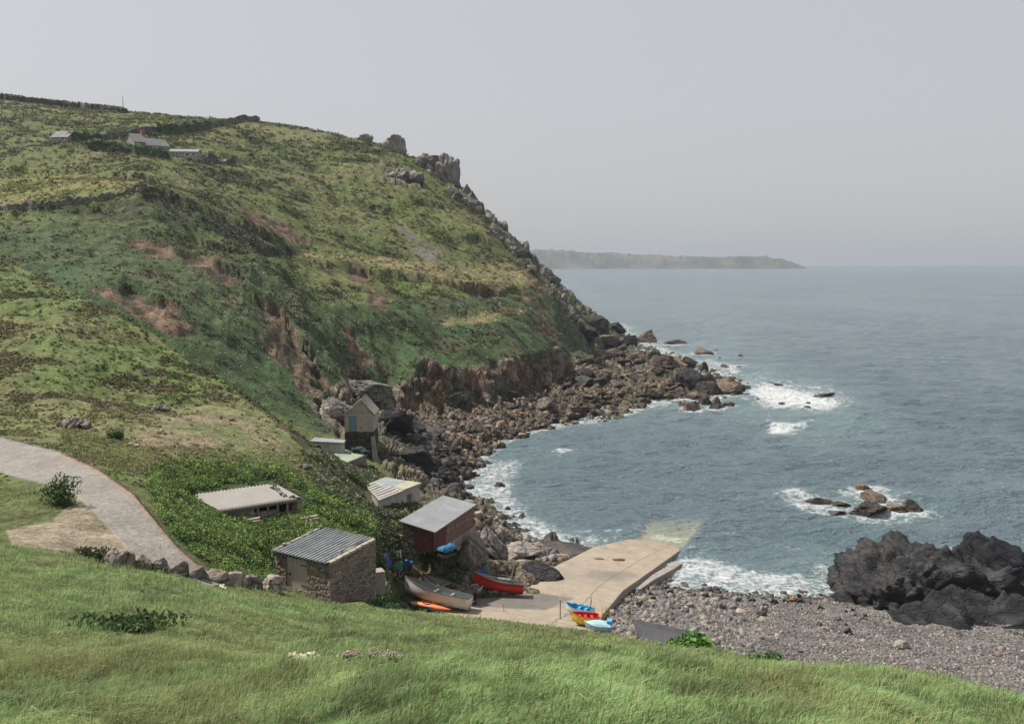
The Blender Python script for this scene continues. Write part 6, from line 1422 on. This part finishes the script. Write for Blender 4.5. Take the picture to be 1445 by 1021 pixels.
for i in range(58):
    x = 606 + 205 * (i / 57) + rr.uniform(-3, 3); off = rr.random() ** 1.5 * 30
    y0 = float(np.interp(x, sx_, sy_)); Yr = float(np.interp(x, sx_, sY_)) - 1 - off * .45
    w = on_ground(x - off * .55, y0 + off * .6 + 2, 330); s_ = rr.uniform(8, 19) * w[1] / F
    if abs(w[1] - Yr) > 60: continue
    o = bpy.data.objects.new("ridge_rock", rr.choice(SPINE)); COL.objects.link(o); o.location = (w[0], w[1], w[2] + s_ * .1); o.scale = (s_ * .62, s_ * .6, s_ * rr.uniform(.5, .85)); o.rotation_euler = (rr.uniform(-.2, .2), rr.uniform(-.1, .5), rr.uniform(0, 6))
    if not o.data.materials: o.data.materials.append(M["rock_grey"])
    tag(o, "grey rock among those forming the jagged seaward spine of the headland", "rock", "rocks of the seaward ridge")
tor("long grey rock band crossing the hillside under the tors", 570, 248, 398, 62, 20, 12, 9)
tor("pale stony outcrop at the left edge beside the worn turf", 104, 606, 86, 52, 20, 13, 8, "rock_pale")
tor("small flat grey rock in the worn turf left of centre", 225, 578, 101, 22, 9, 14, 3, "rock_pale")
tor("pair of pale stones half sunk in the turf above the track", 185, 624, 80, 22, 5, 15, 3, "rock_pale")
tor("pale bedrock step in the bank above the undergrowth", 425, 662, 90, 28, 8, 16, 4, "rock_pale")
# far cottages across the bay
for i, (x, y, w_) in enumerate(((792, 355.5, 3), (802, 356, 4), (826, 357.5, 3), (842, 358, 5), (868, 359, 4), (884, 359.5, 6), (893, 360, 4), (905, 373, 5), (921, 366, 5), (934, 366, 9), (958, 364, 3), (1078, 361.5, 5))):
    Y = 5080.; p_ = P(x, y, Y); s_ = Y / F
    o = thing("far_cottage", "tiny pale building among others on the far hazy headland", "house", (p_[0], Y - 60, p_[2] - 6), (0, 0, .1 * i), "buildings on the far headland")
    MB().box((0, 0, 3 + s_ * .4), (w_ * s_ * .7, 12, 6 + s_ * .5)).obj("wall", M["wash"], o)
# ------------------------------------------------------------------ slipway
SL = [Vector(G(640, 880, 3.5)), Vector(G(640, 846, 3.4)), Vector(G(740, 838, 2.65)), Vector(G(770, 805, 1.75)), Vector(G(836, 772.5, .55)), Vector(G(900, 757, -.02)), Vector(G(926, 732, -.95)), Vector(G(1003, 733, -1.0)), Vector(G(966, 771.5, -.05)), Vector(G(930, 797, .9)), Vector(G(880, 832, 2.2)), Vector(G(850, 867, 3.2)), Vector(G(845, 890, 3.6))]
# ramp = a fine sheet between its left and right edges, with thickness
LE = [Vector(G(590, 882, 3.75)), Vector(G(600, 862, 3.6)), Vector(G(655, 846, 3.3)), Vector(G(735, 838, 2.7)), Vector(G(772, 804, 1.8)), Vector(G(836, 772.5, .6)), Vector(G(900, 757, .02)), Vector(G(926, 730, -.4))]
RE = [Vector(G(830, 930, 4.3)), Vector(G(838, 902, 3.9)), Vector(G(843, 884, 3.6)), Vector(G(851, 866, 3.2)), Vector(G(880, 832, 2.25)), Vector(G(930, 797, .95)), Vector(G(966, 771.5, .0)), Vector(G(1005, 731, -.42))]
def resamp(P_, n):
    q = np.array([list(v) for v in P_]); d = np.r_[0, np.cumsum(np.linalg.norm(np.diff(q, axis=0), axis=1))]; t = np.linspace(0, d[-1], n)
    return np.stack([np.interp(t, d, q[:, i]) for i in range(3)], 1)
nL, nW = 160, 90
le = np.concatenate([resamp([a, b], 24)[:-1] for a, b in zip(LE[:-1], LE[1:])] + [np.array([LE[-1]])]); re_ = np.concatenate([resamp([a, b], 24)[:-1] for a, b in zip(RE[:-1], RE[1:])] + [np.array([RE[-1]])])
tw = np.linspace(0, 1, nW)[None, :, None]; SV = le[:, None] * (1 - tw) + re_[:, None] * tw
SV[..., 2] += .03 * fbm(SV[..., 0] / 2, SV[..., 1] / 2, 0, 3, 701) - .02
spx, spy = to_px(SV[..., 0], SV[..., 1], SV[..., 2])
c_ = np.broadcast_to(np.array([.28, .236, .182]), SV.shape).copy()
nz = fbm(SV[..., 0] / 2.2, SV[..., 1] / 2.2, 0, 5, 702); jx, jy = spx + 10 * nz, spy + 5 * nz
def tone_patch(poly, c, amt, s_=4, rag=True):
    global c_
    m_ = (1 - sstep(-s_, s_, polydist(jx if rag else spx, jy if rag else spy, poly)))[..., None] * amt; c_ = c_ * (1 - m_) + np.array(c) * m_
tone_patch([(640, 840), (745, 834), (812, 843), (770, 860), (720, 858), (640, 852)], (.105, .1, .095), .85, 1.5, False)  # hard-edged darker patch across the upper ramp
tone_patch([(836, 806), (890, 806), (898, 811), (872, 818), (840, 818), (828, 812)], (.15, .135, .12), .7, 4)
tone_patch([(795, 800), (830, 800), (850, 815), (820, 825), (780, 812)], (.2, .18, .155), .5, 8)
wt = sstep(.45, .05, SV[..., 2] + .15 * nz)[..., None]; c_ = c_ * (1 - wt * .35) + np.array([.2, .165, .1]) * wt * .35
dp = sstep(-.03, -.3, SV[..., 2])[..., None]; c_ = c_ * (1 - dp) + np.array([.36, .38, .24]) * dp
nr_, nc_ = SV.shape[:2]; base = SV.copy(); base[..., 2] -= 1.3
rim = [(i, 0) for i in range(nr_)] + [(nr_ - 1, j) for j in range(1, nc_)] + [(i, nc_ - 1) for i in range(nr_ - 2, -1, -1)] + [(0, j) for j in range(nc_ - 2, 0, -1)]
top_i = [i * nc_ + j for i, j in rim]; RV = np.array([base[i, j] for i, j in rim]); n0 = nr_ * nc_
q2 = [(top_i[k_], top_i[(k_ + 1) % len(rim)], n0 + (k_ + 1) % len(rim), n0 + k_) for k_ in range(len(rim))]
sm = np_mesh("slipway", np.concatenate([SV.reshape(-1, 3), RV]), np.concatenate([grid_quads(nr_, nc_)[:, ::-1], np.array(q2)]), None, False)
attr(sm, "ground", np.concatenate([c_.reshape(-1, 3), np.tile([.13, .12, .1], (len(rim), 1))]), "COLOR")
al_ = np.broadcast_to(np.r_[0, np.cumsum(np.linalg.norm(np.diff(SV.mean(1), axis=0), axis=1))][:, None], SV.shape[:2]); ac_ = np.broadcast_to(np.linspace(0, 1, nc_)[None], SV.shape[:2])
attr(sm, "along", np.r_[al_.ravel(), np.zeros(len(rim))]); attr(sm, "across", np.r_[ac_.ravel(), np.zeros(len(rim))])
tag(link("slipway", sm, M["slip"]), "broad concrete slipway running from the boats down into the water", "slipway")
# stepped kerb wall on its east side
mb = MB(); E = [G(884, 832, 1.3), G(905, 818, .95), G(928, 806, .6), G(948, 794, .35)]
for a, b in zip(E[:-1], E[1:]):
    a, b = Vector(a) + V3(.9, 0, 0), Vector(b) + V3(.9, 0, 0); mb.hexa([a + V3(-.7, .1, -1.6), a + V3(.7, -.2, -1.6), b + V3(.7, -.2, -1.6), b + V3(-.7, .1, -1.6)], [a + V3(-.6, .1, .15), a + V3(.5, -.15, .15), b + V3(.5, -.15, .15), b + V3(-.6, .1, .15)])
tag(mb.obj("kerb_wall", M["concrete"], bevel=.05), "long concrete step along the sea end of the slipway's right side", "kerb")
for i, (x, y) in enumerate(((845, 790), (873, 791), (828, 822))):
    w = G(x, y, .9 + .3 * (i == 2)); o = link("seaweed_clump", rock_mesh("seaweed", 950 + i, 3, 3, .5, .4), surf("brown_seaweed", (.08, .04, .02), (.14, .07, .035), 6)); o.location = on_ground(x, y, 60) if False else (w[0], w[1], w[2] + .15); o.scale = (.7, .4, .12)
    tag(o, ("left of two brown weed clumps on the upper slipway", "right of two brown weed clumps on the upper slipway", "brown weed clump alone on the lower middle of the slipway")[i], "seaweed")
def slip_z(x, y):
    d = (SV[..., 0] - x) ** 2 + (SV[..., 1] - y) ** 2; return float(SV.reshape(-1, 3)[d.argmin(), 2])
def on_slip(px, py, z=3.0):
    for _ in range(6): w = G(px, py, z); z = slip_z(w[0], w[1])
    return Vector((w[0], w[1], z))

# ------------------------------------------------------------------ boats
def hull_pts(L_, B, Hh, sheer=.3, transom=.75, rocker=.12, n=25, m=11, inset=0.0, floor=None, full=.55, bowr=.18):
    """rows of points from port gunwale round the keel to starboard; x = 0 at the stern, x = L at the bow"""
    rows = []
    for i in range(n):
        t = i / (n - 1)
        b = (B / 2) * (transom + (1 - transom) * math.sin(math.pi * min(t / .5, 1) / 2)) if t < .5 else (B / 2) * (max(0, 1 - ((t - .5) / .5) ** 2.1))
        b = max(b - inset, .012)
        zs = Hh * (1 + sheer * (t - .35) ** 2 * 2.2 if t > .35 else 1 + sheer * .35 * (.35 - t) ** 2 * 2); zk = Hh * rocker * (max(0, t - .55) / .45) ** 2 * 2.2 + inset
        row = []
        for j in range(m):
            s_ = j / (m - 1) * 2 - 1; a = abs(s_)
            y = b * (math.sin(a * math.pi / 2) ** full if a > 0 else 0) * (1 if s_ > 0 else -1); z = zk + (zs - zk) * a ** 2.2
            if floor is not None: z = max(z, floor)
            row.append((L_ * t + bowr * L_ * max(0, t - .6) * a ** 1.5 * (t - .6) * 1.4 - (inset * 1.2 if t > .9 else 0) + (inset if i == 0 else 0), y, z))
        rows.append(row)
    return rows
def loft(mb, rows, close_stern=True, flip=False):
    n, m = len(rows), len(rows[0]); vs = [p_ for r in rows for p_ in r]
    fs = [(i * m + j, (i + 1) * m + j, (i + 1) * m + j + 1, i * m + j + 1) for i in range(n - 1) for j in range(m - 1)]
    if close_stern: fs.append(tuple(range(m)))
    if flip: fs = [tuple(reversed(f)) for f in fs]
    return mb.add(vs, fs)
def boat(name, label, stern, bow, B, Hh, mats, sheer=.35, transom=.7, thw=(.25, .5, .72), roll=0.0, group=None, floor=.3, pitch=None, full=.55, cat="boat", keel=True):
    s_, b = Vector(stern), Vector(bow); d = b - s_; L_ = d.length
    o = thing(name, label, cat, s_, (roll, -math.atan2(d.z, math.hypot(d.x, d.y)) if pitch is None else pitch, math.atan2(d.y, d.x)), group)
    out = hull_pts(L_, B, Hh, sheer, transom, full=full)
    h_ = loft(MB(), out).obj("hull", mats["hull"], o, True)
    inn_ = hull_pts(L_ - .05, B, Hh, sheer, transom, inset=.05, floor=Hh * floor, full=full)
    loft(MB(), inn_, True, True).obj("inside", mats["inside"], o)
    mb = MB()
    for side in (0, -1):
        mb.tube([Vector(r[side]) + V3(0, 0, .015) for r in out], .045 * max(B / 2, .6), 6)
    mb.tube([Vector(out[0][0]), Vector(out[0][-1])], .04, 6)
    mb.obj("gunwale", mats["rail"], o, True)
    for t in thw:
        i = int(t * 24); y = abs(inn_[i][0][1]); z = out[i][0][2] - .22 * Hh
        MB().box((L_ * t, 0, z), (.26, y * 1.96, .05)).obj("thwart", mats["seat"], o)
    if keel: MB().hexa([(0.05, -.04, -.1), (L_ * .8, -.04, -.1), (L_ * .8, .04, -.1), (.05, .04, -.1)], [(.05, -.04, .05), (L_ * .85, -.04, .1), (L_ * .85, .04, .1), (.05, .04, .05)]).obj("keel", mats.get("keel", mats["rail"]), o)
    return o, L_, out
m_w = dict(hull=M["hull_white"], inside=M["teal_deck"], rail=M["maroon"], seat=M["timber"])
up_ = Vector((0, 0, .12))
bw, bL, bo = boat("fishing_boat", "large off white wooden boat with a maroon rail drawn up at the meadow edge", on_slip(662, 861.5) + up_, Vector(G(571, 846, 3.9)) + V3(0, 0, .6), 2.0, 1.1, m_w, .5, .72, (.3, .55), roll=.1)
[MB().box((bL * .55, y_, 1.12), (.08, .08, .5)).obj("post", M["timber"], bw) for y_ in (-.55, -.1)]
MB().tube([(bL * .93, 0, 1.55), (bL * 1.06, 0, 1.75)], .04, 6).obj("bow_roller", M["iron"], bw)
b2, bL2, _ = boat("fishing_boat", "white boat with a dark red stern lying behind the larger off white boat", on_slip(668, 852) + up_, on_slip(598, 836, 3.4) + V3(0, 0, .55), 1.7, .95, dict(hull=M["hull_white"], inside=M["boat_in"], rail=M["maroon"], seat=M["timber"]), .4, .75, (.3, .6), roll=.05)
MB().hexa([(-.05, -.62, .25), (0, -.62, .25), (0, .62, .25), (-.05, .62, .25)], [(-.05, -.66, .94), (0, -.66, .94), (0, .66, .94), (-.05, .66, .94)]).obj("transom", M["dark_red"], b2)
MB().box((-.25, .1, .75), (.3, .3, .5)).tube([(-.25, .1, .5), (-.3, .1, -.1)], .06, 6).obj("outboard_motor", M["black"], b2)
MB().tube([(.6, -.5, .95), (.6, -.5, 1.35), (.6, .5, 1.35), (.6, .5, .95)], .04, 6).tube([(1.3, -.55, .95), (1.3, -.55, 1.3), (1.3, .5, 1.3), (1.3, .5, .95)], .04, 6).obj("rack", M["maroon"], b2)
boat("dinghy", "small pale grey dinghy with a pointed bow behind the two white boats", on_slip(648, 843) + up_, on_slip(680, 837) + V3(0, 0, .2), 1.25, .55, dict(hull=M["boat_grey"], inside=M["boat_in"], rail=M["white"], seat=M["boat_grey"]), .5, .7, (.4,), .15)
rb, rL, ro = boat("fishing_boat", "bright red open boat with a mast beside the rocks on the slipway", on_slip(738, 841) + V3(0, 0, .28), on_slip(669, 836) + V3(0, 0, .62), 1.75, .95, dict(hull=M["red"], inside=M["boat_in"], rail=M["timber"], seat=M["timber"], keel=M["iron"]), .55, .7, (.3, .5, .68), roll=.12)
MB().tube([(rL * .3, .2, .3), (rL * .27, .2, 1.7), (rL * .25, .22, 3.0)], [.08, .07, .055], 6).obj("mast", M["timber"], rb)
mb = MB()
for x in np.linspace(.1, rL * .72, 7):
    for sy in (-1, 1): mb.tube([(x, sy * .74, .85), (x, sy * .76, 1.3)], .022, 5)
for sy in (-1, 1): mb.tube([(.1, sy * .76, 1.3), (rL * .72, sy * .76, 1.34)], .025, 5)
mb.obj("side_rail", M["timber"], rb)
st_ = [Vector(r[0]) * 1 for r in ro[1:-3]]; st2 = [Vector(r[-1]) for r in ro[1:-3]]
MB().tube([v + V3(0, -.02, -.22) for v in st_], .03, 5).tube([v + V3(0, .02, -.22) for v in st2], .03, 5).obj("rubbing_strake", M["iron"], rb)
MB().box((rL * .86, .38, .98), (.55, .03, .14), (0, 0, -.45)).obj("name_plate", M["white"], rb)
MB().box((rL * .42, 0, .95), (1.2, .8, .45)).obj("gear_box", M["felt_grey"], rb); MB().box((rL * .28, .1, 1.0), (.5, .5, .3)).obj("tub", M["teal"], rb)
MB().box((rL * .55, 0, .05), (.5, 1.0, .5)).obj("cradle", M["timber"], rb)
# orange kayak in the grass edge
a, b = on_slip(578, 853, 3.9) + V3(-.2, -.9, .62), on_slip(637, 862) + V3(0, -.9, .42)
kd = b - a; ky = thing("kayak", "orange kayak lying at the grass edge below the large off white boat", "kayak", a, (0, -math.atan2(kd.z, kd.length), math.atan2(kd.y, kd.x)))
MB().tube([(kd.length * t, 0, .02 + .12 * (2 * t - 1) ** 4) for t in np.linspace(0, 1, 21)], [max(.03, .36 * (1 - abs(2 * t - 1) ** 2.4)) for t in np.linspace(0, 1, 21)], 14).obj("hull", M["orange"], ky, True); ky.children[0].scale = (1, 1, .62)
MB().tube([(kd.length * .47 + .38 * math.cos(q), .2 * math.sin(q), .24) for q in np.linspace(0, 2 * math.pi, 17)], .03, 6).obj("cockpit_rim", M["black"], ky, True)
for t, c in ((.2, "pale_blue"), (.55, "sky_blue")): MB().box((kd.length * t, -.3, .05), (.5, .12, .14), (0, 0, .05)).obj("side_panel", M[c], ky, bevel=.04)
# the little boats at the bottom of the slip
sb, sL, _ = boat("rowing_boat", "white rowing boat with bright blue rim behind the yellow boat", on_slip(836, 871) + up_, on_slip(799, 865) + V3(0, 0, .2), 1.35, .6, dict(hull=M["white"], inside=M["sky_blue"], rail=M["sky_blue"], seat=M["sky_blue"]), .4, .75, (.3, .55))
for x in (.25, .5, .75): MB().box((sL * x, .1, .92), (.34, .5, .16), (0, 0, .3)).obj("cushion", M["sky_blue"], sb, bevel=.05)
MB().tube([(sL * .08, .1, .6), (sL * .02, .15, 1.5)], .03, 5).tube([(sL * .1, -.1, .6), (sL * .08, -.15, 1.7)], .03, 5).obj("oar", M["maroon"], sb)
yb, yL, _ = boat("rowing_boat", "yellow boat with a red inside at the grass edge of the slipway", on_slip(844, 882, 3.6) + up_, on_slip(807, 881, 3.6) + V3(0, 0, .2), 1.3, .75, dict(hull=M["yellow"], inside=M["red"], rail=M["red"], seat=M["red"]), .25, .85, (.25, .5, .72), full=.4)
MB().box((yL * .55, -.86, .45), (.5, .04, .28)).obj("name_plate", M["white"], yb)
cb, cL, _ = boat("dinghy", "pale blue covered dinghy half hidden by grass in front of the yellow boat", on_slip(862, 888, 3.6) + V3(0, -1.0, .25), on_slip(825, 885, 3.6) + V3(0, -1.0, .3), 1.2, .5, dict(hull=M["pale_blue"], inside=M["pale_blue"], rail=M["white"], seat=M["pale_blue"]), .3, .8, ())
rows = [[(cL * t, math.cos(q) * .6 * (1 - max(0, 2 * t - 1) ** 2.2) * .98, .52 + .3 * math.sin(q) * (1 - (2 * t - 1) ** 2 * .7)) for q in np.linspace(0, math.pi, 11)] for t in np.linspace(.0, .98, 16)]
loft(MB(), rows, True).obj("cover", M["pale_blue"], cb, True)
MB().box((.25, -.1, .75), (.4, .7, .35)).obj("stern_box", M["sky_blue"], cb)
q = on_slip(842, 872) + V3(.5, .4, 0); tr_ = thing("boat_trailer", "yellow tubular frame standing at the right of the rowing boats", "trailer", q, (0, 0, -.3))
mb = MB()
for x in (0, .35, .7):
    mb.tube([(x, 0, 0), (x, 0, 1.0)], .03, 6)
for z in (.35, .68, 1.0): mb.tube([(0, 0, z), (.7, 0, z)], .028, 6)
mb.obj("frame", M["yellow"], tr_); MB().tube([(0, 0, .3), (-1.2, .3, .25)], .03, 6).obj("tow_bar", M["yellow"], tr_)
q = on_slip(790.5, 873); po = thing("mooring_post", "thin grey metal post standing on the slipway left of the rowing boats", "post", q)
MB().tube([(0, 0, -.2), (0, 0, 1.75)], .05, 8).obj("pole", M["felt_grey"], po); MB().tube([(0, 0, 1.75), (0, 0, 1.85)], .06, 8).obj("cap", M["yellow"], po)
q = on_slip(711, 862); po = thing("mooring_post", "short thin stake in the slipway below the red boat", "post", q)
MB().tube([(0, 0, -.2), (0, 0, .6)], .035, 6).obj("pole", M["timber"], po)
MB().box((0, 0, .6), (.1, .1, .04)).obj("cap", M["rust"], po)
# ------------------------------------------------------------------ gear on the bank
def barrel(label, w, rot, r=.42, h=1.05):
    o = thing("barrel", label, "barrel", w, rot)
    MB().tube([(0, 0, t * h) for t in (0, .06, .3, .32, .34, .5, .66, .68, .7, .94, 1)], [r * k_ for k_ in (.9, 1, 1, 1.05, 1, 1.03, 1, 1.05, 1, 1, .9)], 18).obj("drum", M["barrel_blue"], o, True)
    MB().tube([(.15, 0, h), (.15, 0, h + .05)], .08, 8).obj("bung", M["black"], o); return o
def og(px, py, dz=0): w = on_ground(px, py, 60); return Vector((w[0], w[1], w[2] + dz))
barrel("bright blue plastic drum leaning on the weedy bank behind the white boats", og(547, 803, .15), (.35, -.35, 0), .5, 1.3)
tw = og(561, 806, .1); cr = thing("fish_crate", "teal crate of red topped gear beside the blue drum", "crate", tw, (0, 0, .3))
MB().box((0, 0, .35), (1.0, .7, .7)).obj("body", M["teal"], cr, bevel=.03); MB().box((0, 0, .73), (.9, .6, .06)).obj("lid", M["teal"], cr); MB().box((.15, -.1, .78), (.4, .25, .06)).obj("float", M["red"], cr)
def pot(label, w, s_, m="net"):
    o = thing("lobster_pot", label, "lobster pot", w, (0, 0, random.uniform(0, 3)), "lobster pots")
    rows = [[(x, .38 * math.cos(q), .02 + .42 * math.sin(q)) for q in np.linspace(0, math.pi, 10)] for x in np.linspace(-.42, .42, 6)]
    loft(MB(), rows, True).obj("netting", M[m], o); mb = MB()
    for x in (-.42, 0, .42): mb.tube([(x, .39 * math.cos(q), .02 + .44 * math.sin(q)) for q in np.linspace(0, math.pi, 10)], .025, 5)
    mb.box((0, 0, 0), (.95, .8, .05)); mb.obj("frame", M["timber"], o); o.scale = (s_,) * 3; return o
pot("black lobster pot in front of the teal crate on the bank", og(558, 812, .05), 1.3); pot("dark lobster pot right of the teal crate on the bank", og(572, 806, .05), 1.35); pot("dark lobster pot piled behind the teal crate on the bank", og(567, 800, .1), 1.2)
tp = link("tarpaulin", rock_mesh("tarpaulin", 960, 4, 3, .35, .18, (1, 1, 1), .5, True), M["tarp_blue"]); tp.location = og(574, 801, .35); tp.scale = (.75, .55, .5); tag(tp, "crumpled dark blue tarpaulin on the pots right of the blue drum", "tarpaulin")
w = og(557, 790, .1); ch = thing("pallet", "pale slatted wooden pallet propped up behind the blue drum", "pallet", w, (-.5, 0, .25))
for i in range(5): MB().box((i * .3 - .6, 0, .35), (.16, .04, .85)).obj("slat", M["wash"], ch)
MB().box((0, .05, .1), (1.45, .06, .1)).box((0, .05, .6), (1.45, .06, .1)).obj("rail", M["wash"], ch)
rp_ = MB().tube([tuple(og(549, 810, .5)), tuple(og(556, 822, .4)), tuple(Vector(bw.location) + Vector((-6.0, 2.4, 1.5)))], .025, 5).obj("mooring_rope", M["rope"]) ; tag(rp_, "pale mooring rope running from the bank to the large off white boat's bow", "rope")
o = link("buoy", rock_mesh("buoy", 961, 3, 0, .02, .02, (1, 1, 1), .9, True), M["foam_buoy"]); o.location = og(557, 822, .5); o.scale = (.17,) * 3; tag(o, "small orange float on the mooring rope above the white boats", "buoy")
w = Vector(G(621.5, 779, 7.9)); wn = thing("winch", "dark winch engine under a blue tarpaulin beside the brown shed", "winch", w + V3(.6, -.2, -.25), (0, 0, .9))
MB().tube([(-.55, 0, .5), (.55, 0, .5)], .42, 14).obj("drum", M["net"], wn, True); MB().box((0, 0, .12), (1.5, 1.0, .24)).obj("bed", M["iron"], wn)
loft(MB(), [[(x, .55 * math.cos(q), .62 + .42 * math.sin(q) + .05 * math.sin(x * 7 + q * 3)) for q in np.linspace(-.1, math.pi + .1, 12)] for x in np.linspace(-.75, .75, 9)], True).obj("cover", M["tarp_blue"], wn, True)
MB().tube([(.75, -.3, .35), (.85, -.3, .35)], .3, 12).obj("wheel", M["black"], wn, True)
for i, (x, y, lb, m) in enumerate(((671, 812, "bright blue plastic drum lying behind the red boat's bow", 0), (680, 811, "crumpled blue tarpaulin bundle beside the drum behind the red boat", 1))):
    w = Vector(G(x, y + 6, 3.6))
    if m == 0: barrel(lb, w + V3(-.6, 0, .75), (0, 1.4, .2), .38, 1.15)
    else:
        o = link("tarpaulin", rock_mesh("tarpaulin", 962, 4, 3, .35, .2, (1, 1, 1), .5, True), M["tarp_blue"]); o.location = w + V3(0, 0, .75); o.scale = (.7, .5, .55); tag(o, lb, "tarpaulin")
# ------------------------------------------------------------------ flowers in the meadow
def flower_clump(name, label, cat, px, py, Y, wpx, dpx, n, head, c1, c2, hgt, seed):
    w = P(px, py, Y); rng = np.random.default_rng(seed); z = ground_z(w[0], w[1]); o = thing(name, label, cat, (w[0], w[1], z))
    W_, D_2 = wpx * Y / F / 2, dpx * Y / F * 2.6
    st, hd, ey_ = MB(), MB(), MB()
    for i in range(n):
        x, y = rng.normal() * W_ * .5, rng.normal() * D_2 * .5; gz = ground_z(w[0] + x, w[1] + y) - z; h = hgt * rng.uniform(.75, 1.2); t = rng.normal(0, .05, 2)
        st.tube([(x, y, gz - .02), (x + t[0], y + t[1], gz + h)], .004, 4, False)
        c_ = Vector((x + t[0], y + t[1], gz + h)); nrm_ = Vector((rng.normal() * .35, -.5 + rng.normal() * .3, .8)).normalized(); a_ = nrm_.orthogonal().normalized(); b_ = nrm_.cross(a_)
        if c2 is not None:
            for q in range(10):
                q0, q1 = 2 * math.pi * (q - .38) / 10, 2 * math.pi * (q + .38) / 10; p_ = [c_ + (a_ * math.cos(u) + b_ * math.sin(u)) * r_ for u, r_ in ((q0, head * .3), (q0, head), (q1, head), (q1, head * .3))]
                hd.add(p_, [(0, 1, 2, 3)])
            ey_.tube([c_ - nrm_ * .004, c_ + nrm_ * .012], head * .34, 8)
        else:
            for q in range(14):
                d = Vector(rng.normal(size=3)).normalized(); d.z = abs(d.z); u_ = d.orthogonal().normalized() * head * .45; v_2 = d.cross(u_)
                hd.add([c_ + d * head * .7 - u_, c_ + d * head * .7 - v_2, c_ + d * head * .7 + u_, c_ + d * head * .7 + v_2], [(0, 1, 2, 3)])
    st.obj("stem", M["stem"], o); hd.obj("blossom", c1, o)
    if c2 is not None: ey_.obj("blossom_eye", c2, o)
M["stem"] = surf("flower_stem", (.08, .12, .04), (.12, .16, .06), 5); M["petal_w"] = surf("daisy_petal", (.7, .68, .6), (.78, .76, .7), 5); M["petal_y"] = surf("daisy_eye", (.6, .38, .04), (.7, .48, .08), 5); M["petal_p"] = surf("thrift_petal", (.46, .3, .33), (.62, .45, .47), 9)
flower_clump("daisy_clump", "clump of white daisies in the near grass left of centre", "daisies", 428, 906, 18.5, 62, 8, 44, .026, M["petal_w"], M["petal_y"], .24, 1)
for i, (x, y, w_, n, lb) in enumerate(((497, 940, 34, 46, "large pink thrift clump left of the three in the near grass"), (527, 938, 16, 12, "few pink thrift heads between the two larger clumps"), (555, 941, 28, 30, "smaller pink thrift clump right of the three in the near grass"))):
    flower_clump("thrift_clump", lb, "thrift", x, y, 14.6, w_, 7, n, .02, M["petal_p"], None, .19, 5 + i)
flower_clump("clover_clump", "pale clover flowers scattered in the grass right of centre", "clover", 870, 926, 21, 90, 9, 60, .018, M["petal_p"], None, .22, 9)
flower_clump("daisy_clump", "a few white flower heads in the meadow beside the roadside wall", "daisies", 315, 836, 42, 12, 3, 6, .05, M["petal_w"], M["petal_y"], .38, 12)
# ------------------------------------------------------------------ light, sky, air
SUN_AZ, SUN_EL = math.radians(-66), math.radians(54)
sun = bpy.data.lights.new("sun", "SUN"); sun.energy = 4.0; sun.angle = math.radians(1.2); sun.color = (1.0, 0.94, 0.86)
so = bpy.data.objects.new("sun", sun); COL.objects.link(so)
sd = Vector((math.sin(SUN_AZ) * math.cos(SUN_EL), math.cos(SUN_AZ) * math.cos(SUN_EL), math.sin(SUN_EL)))
so.rotation_euler = sd.to_track_quat("Z", "Y").to_euler()
W = bpy.data.worlds.new("World"); S.world = W; W.use_nodes = True
nt = W.node_tree; bg = nt.nodes["Background"]
sk = nt.nodes.new("ShaderNodeTexSky"); sk.sky_type = "NISHITA"; sk.sun_disc = False
sk.sun_elevation = SUN_EL; sk.sun_rotation = SUN_AZ; sk.altitude = 30; sk.air_density = 1.0; sk.dust_density = 4.0; sk.ozone_density = 1.0
veil = nt.nodes.new("ShaderNodeMix"); veil.data_type = "RGBA"; veil.inputs[0].default_value = 0.86
nt.links.new(sk.outputs[0], veil.inputs[6]); veil.inputs[7].default_value = (2.58, 2.56, 2.62, 1)
nt.links.new(veil.outputs[2], bg.inputs[0]); bg.inputs[1].default_value = 0.128
HAZE = 1.25e-4
hz = MB().box((0, 4600, 66.5), (15000, 9300 + 160, 147)).mesh("haze")
hm = bpy.data.materials.new("haze_air"); hm.use_nodes = True; hm.node_tree.nodes.clear()
o_ = hm.node_tree.nodes.new("ShaderNodeOutputMaterial"); v_ = hm.node_tree.nodes.new("ShaderNodeVolumePrincipled")
v_.inputs["Color"].default_value = (0.46, 0.515, 0.575, 1); v_.inputs["Density"].default_value = HAZE; v_.inputs["Anisotropy"].default_value = 0.2
hm.node_tree.links.new(v_.outputs[0], o_.inputs["Volume"])
tag(link("haze", hz, hm), "pale sea haze over the cove", None, None, "stuff")
S.view_settings.view_transform = "Standard"; S.view_settings.look = "None"; S.view_settings.gamma = 1; S.view_settings.exposure = 0.75
S.cycles.use_denoising = True
S.cycles.max_bounces = 6; S.cycles.diffuse_bounces = 2; S.cycles.glossy_bounces = 2; S.cycles.transparent_max_bounces = 8; S.cycles.volume_bounces = 1
S.cycles.transmission_bounces = 2; S.cycles.sample_clamp_indirect = 4
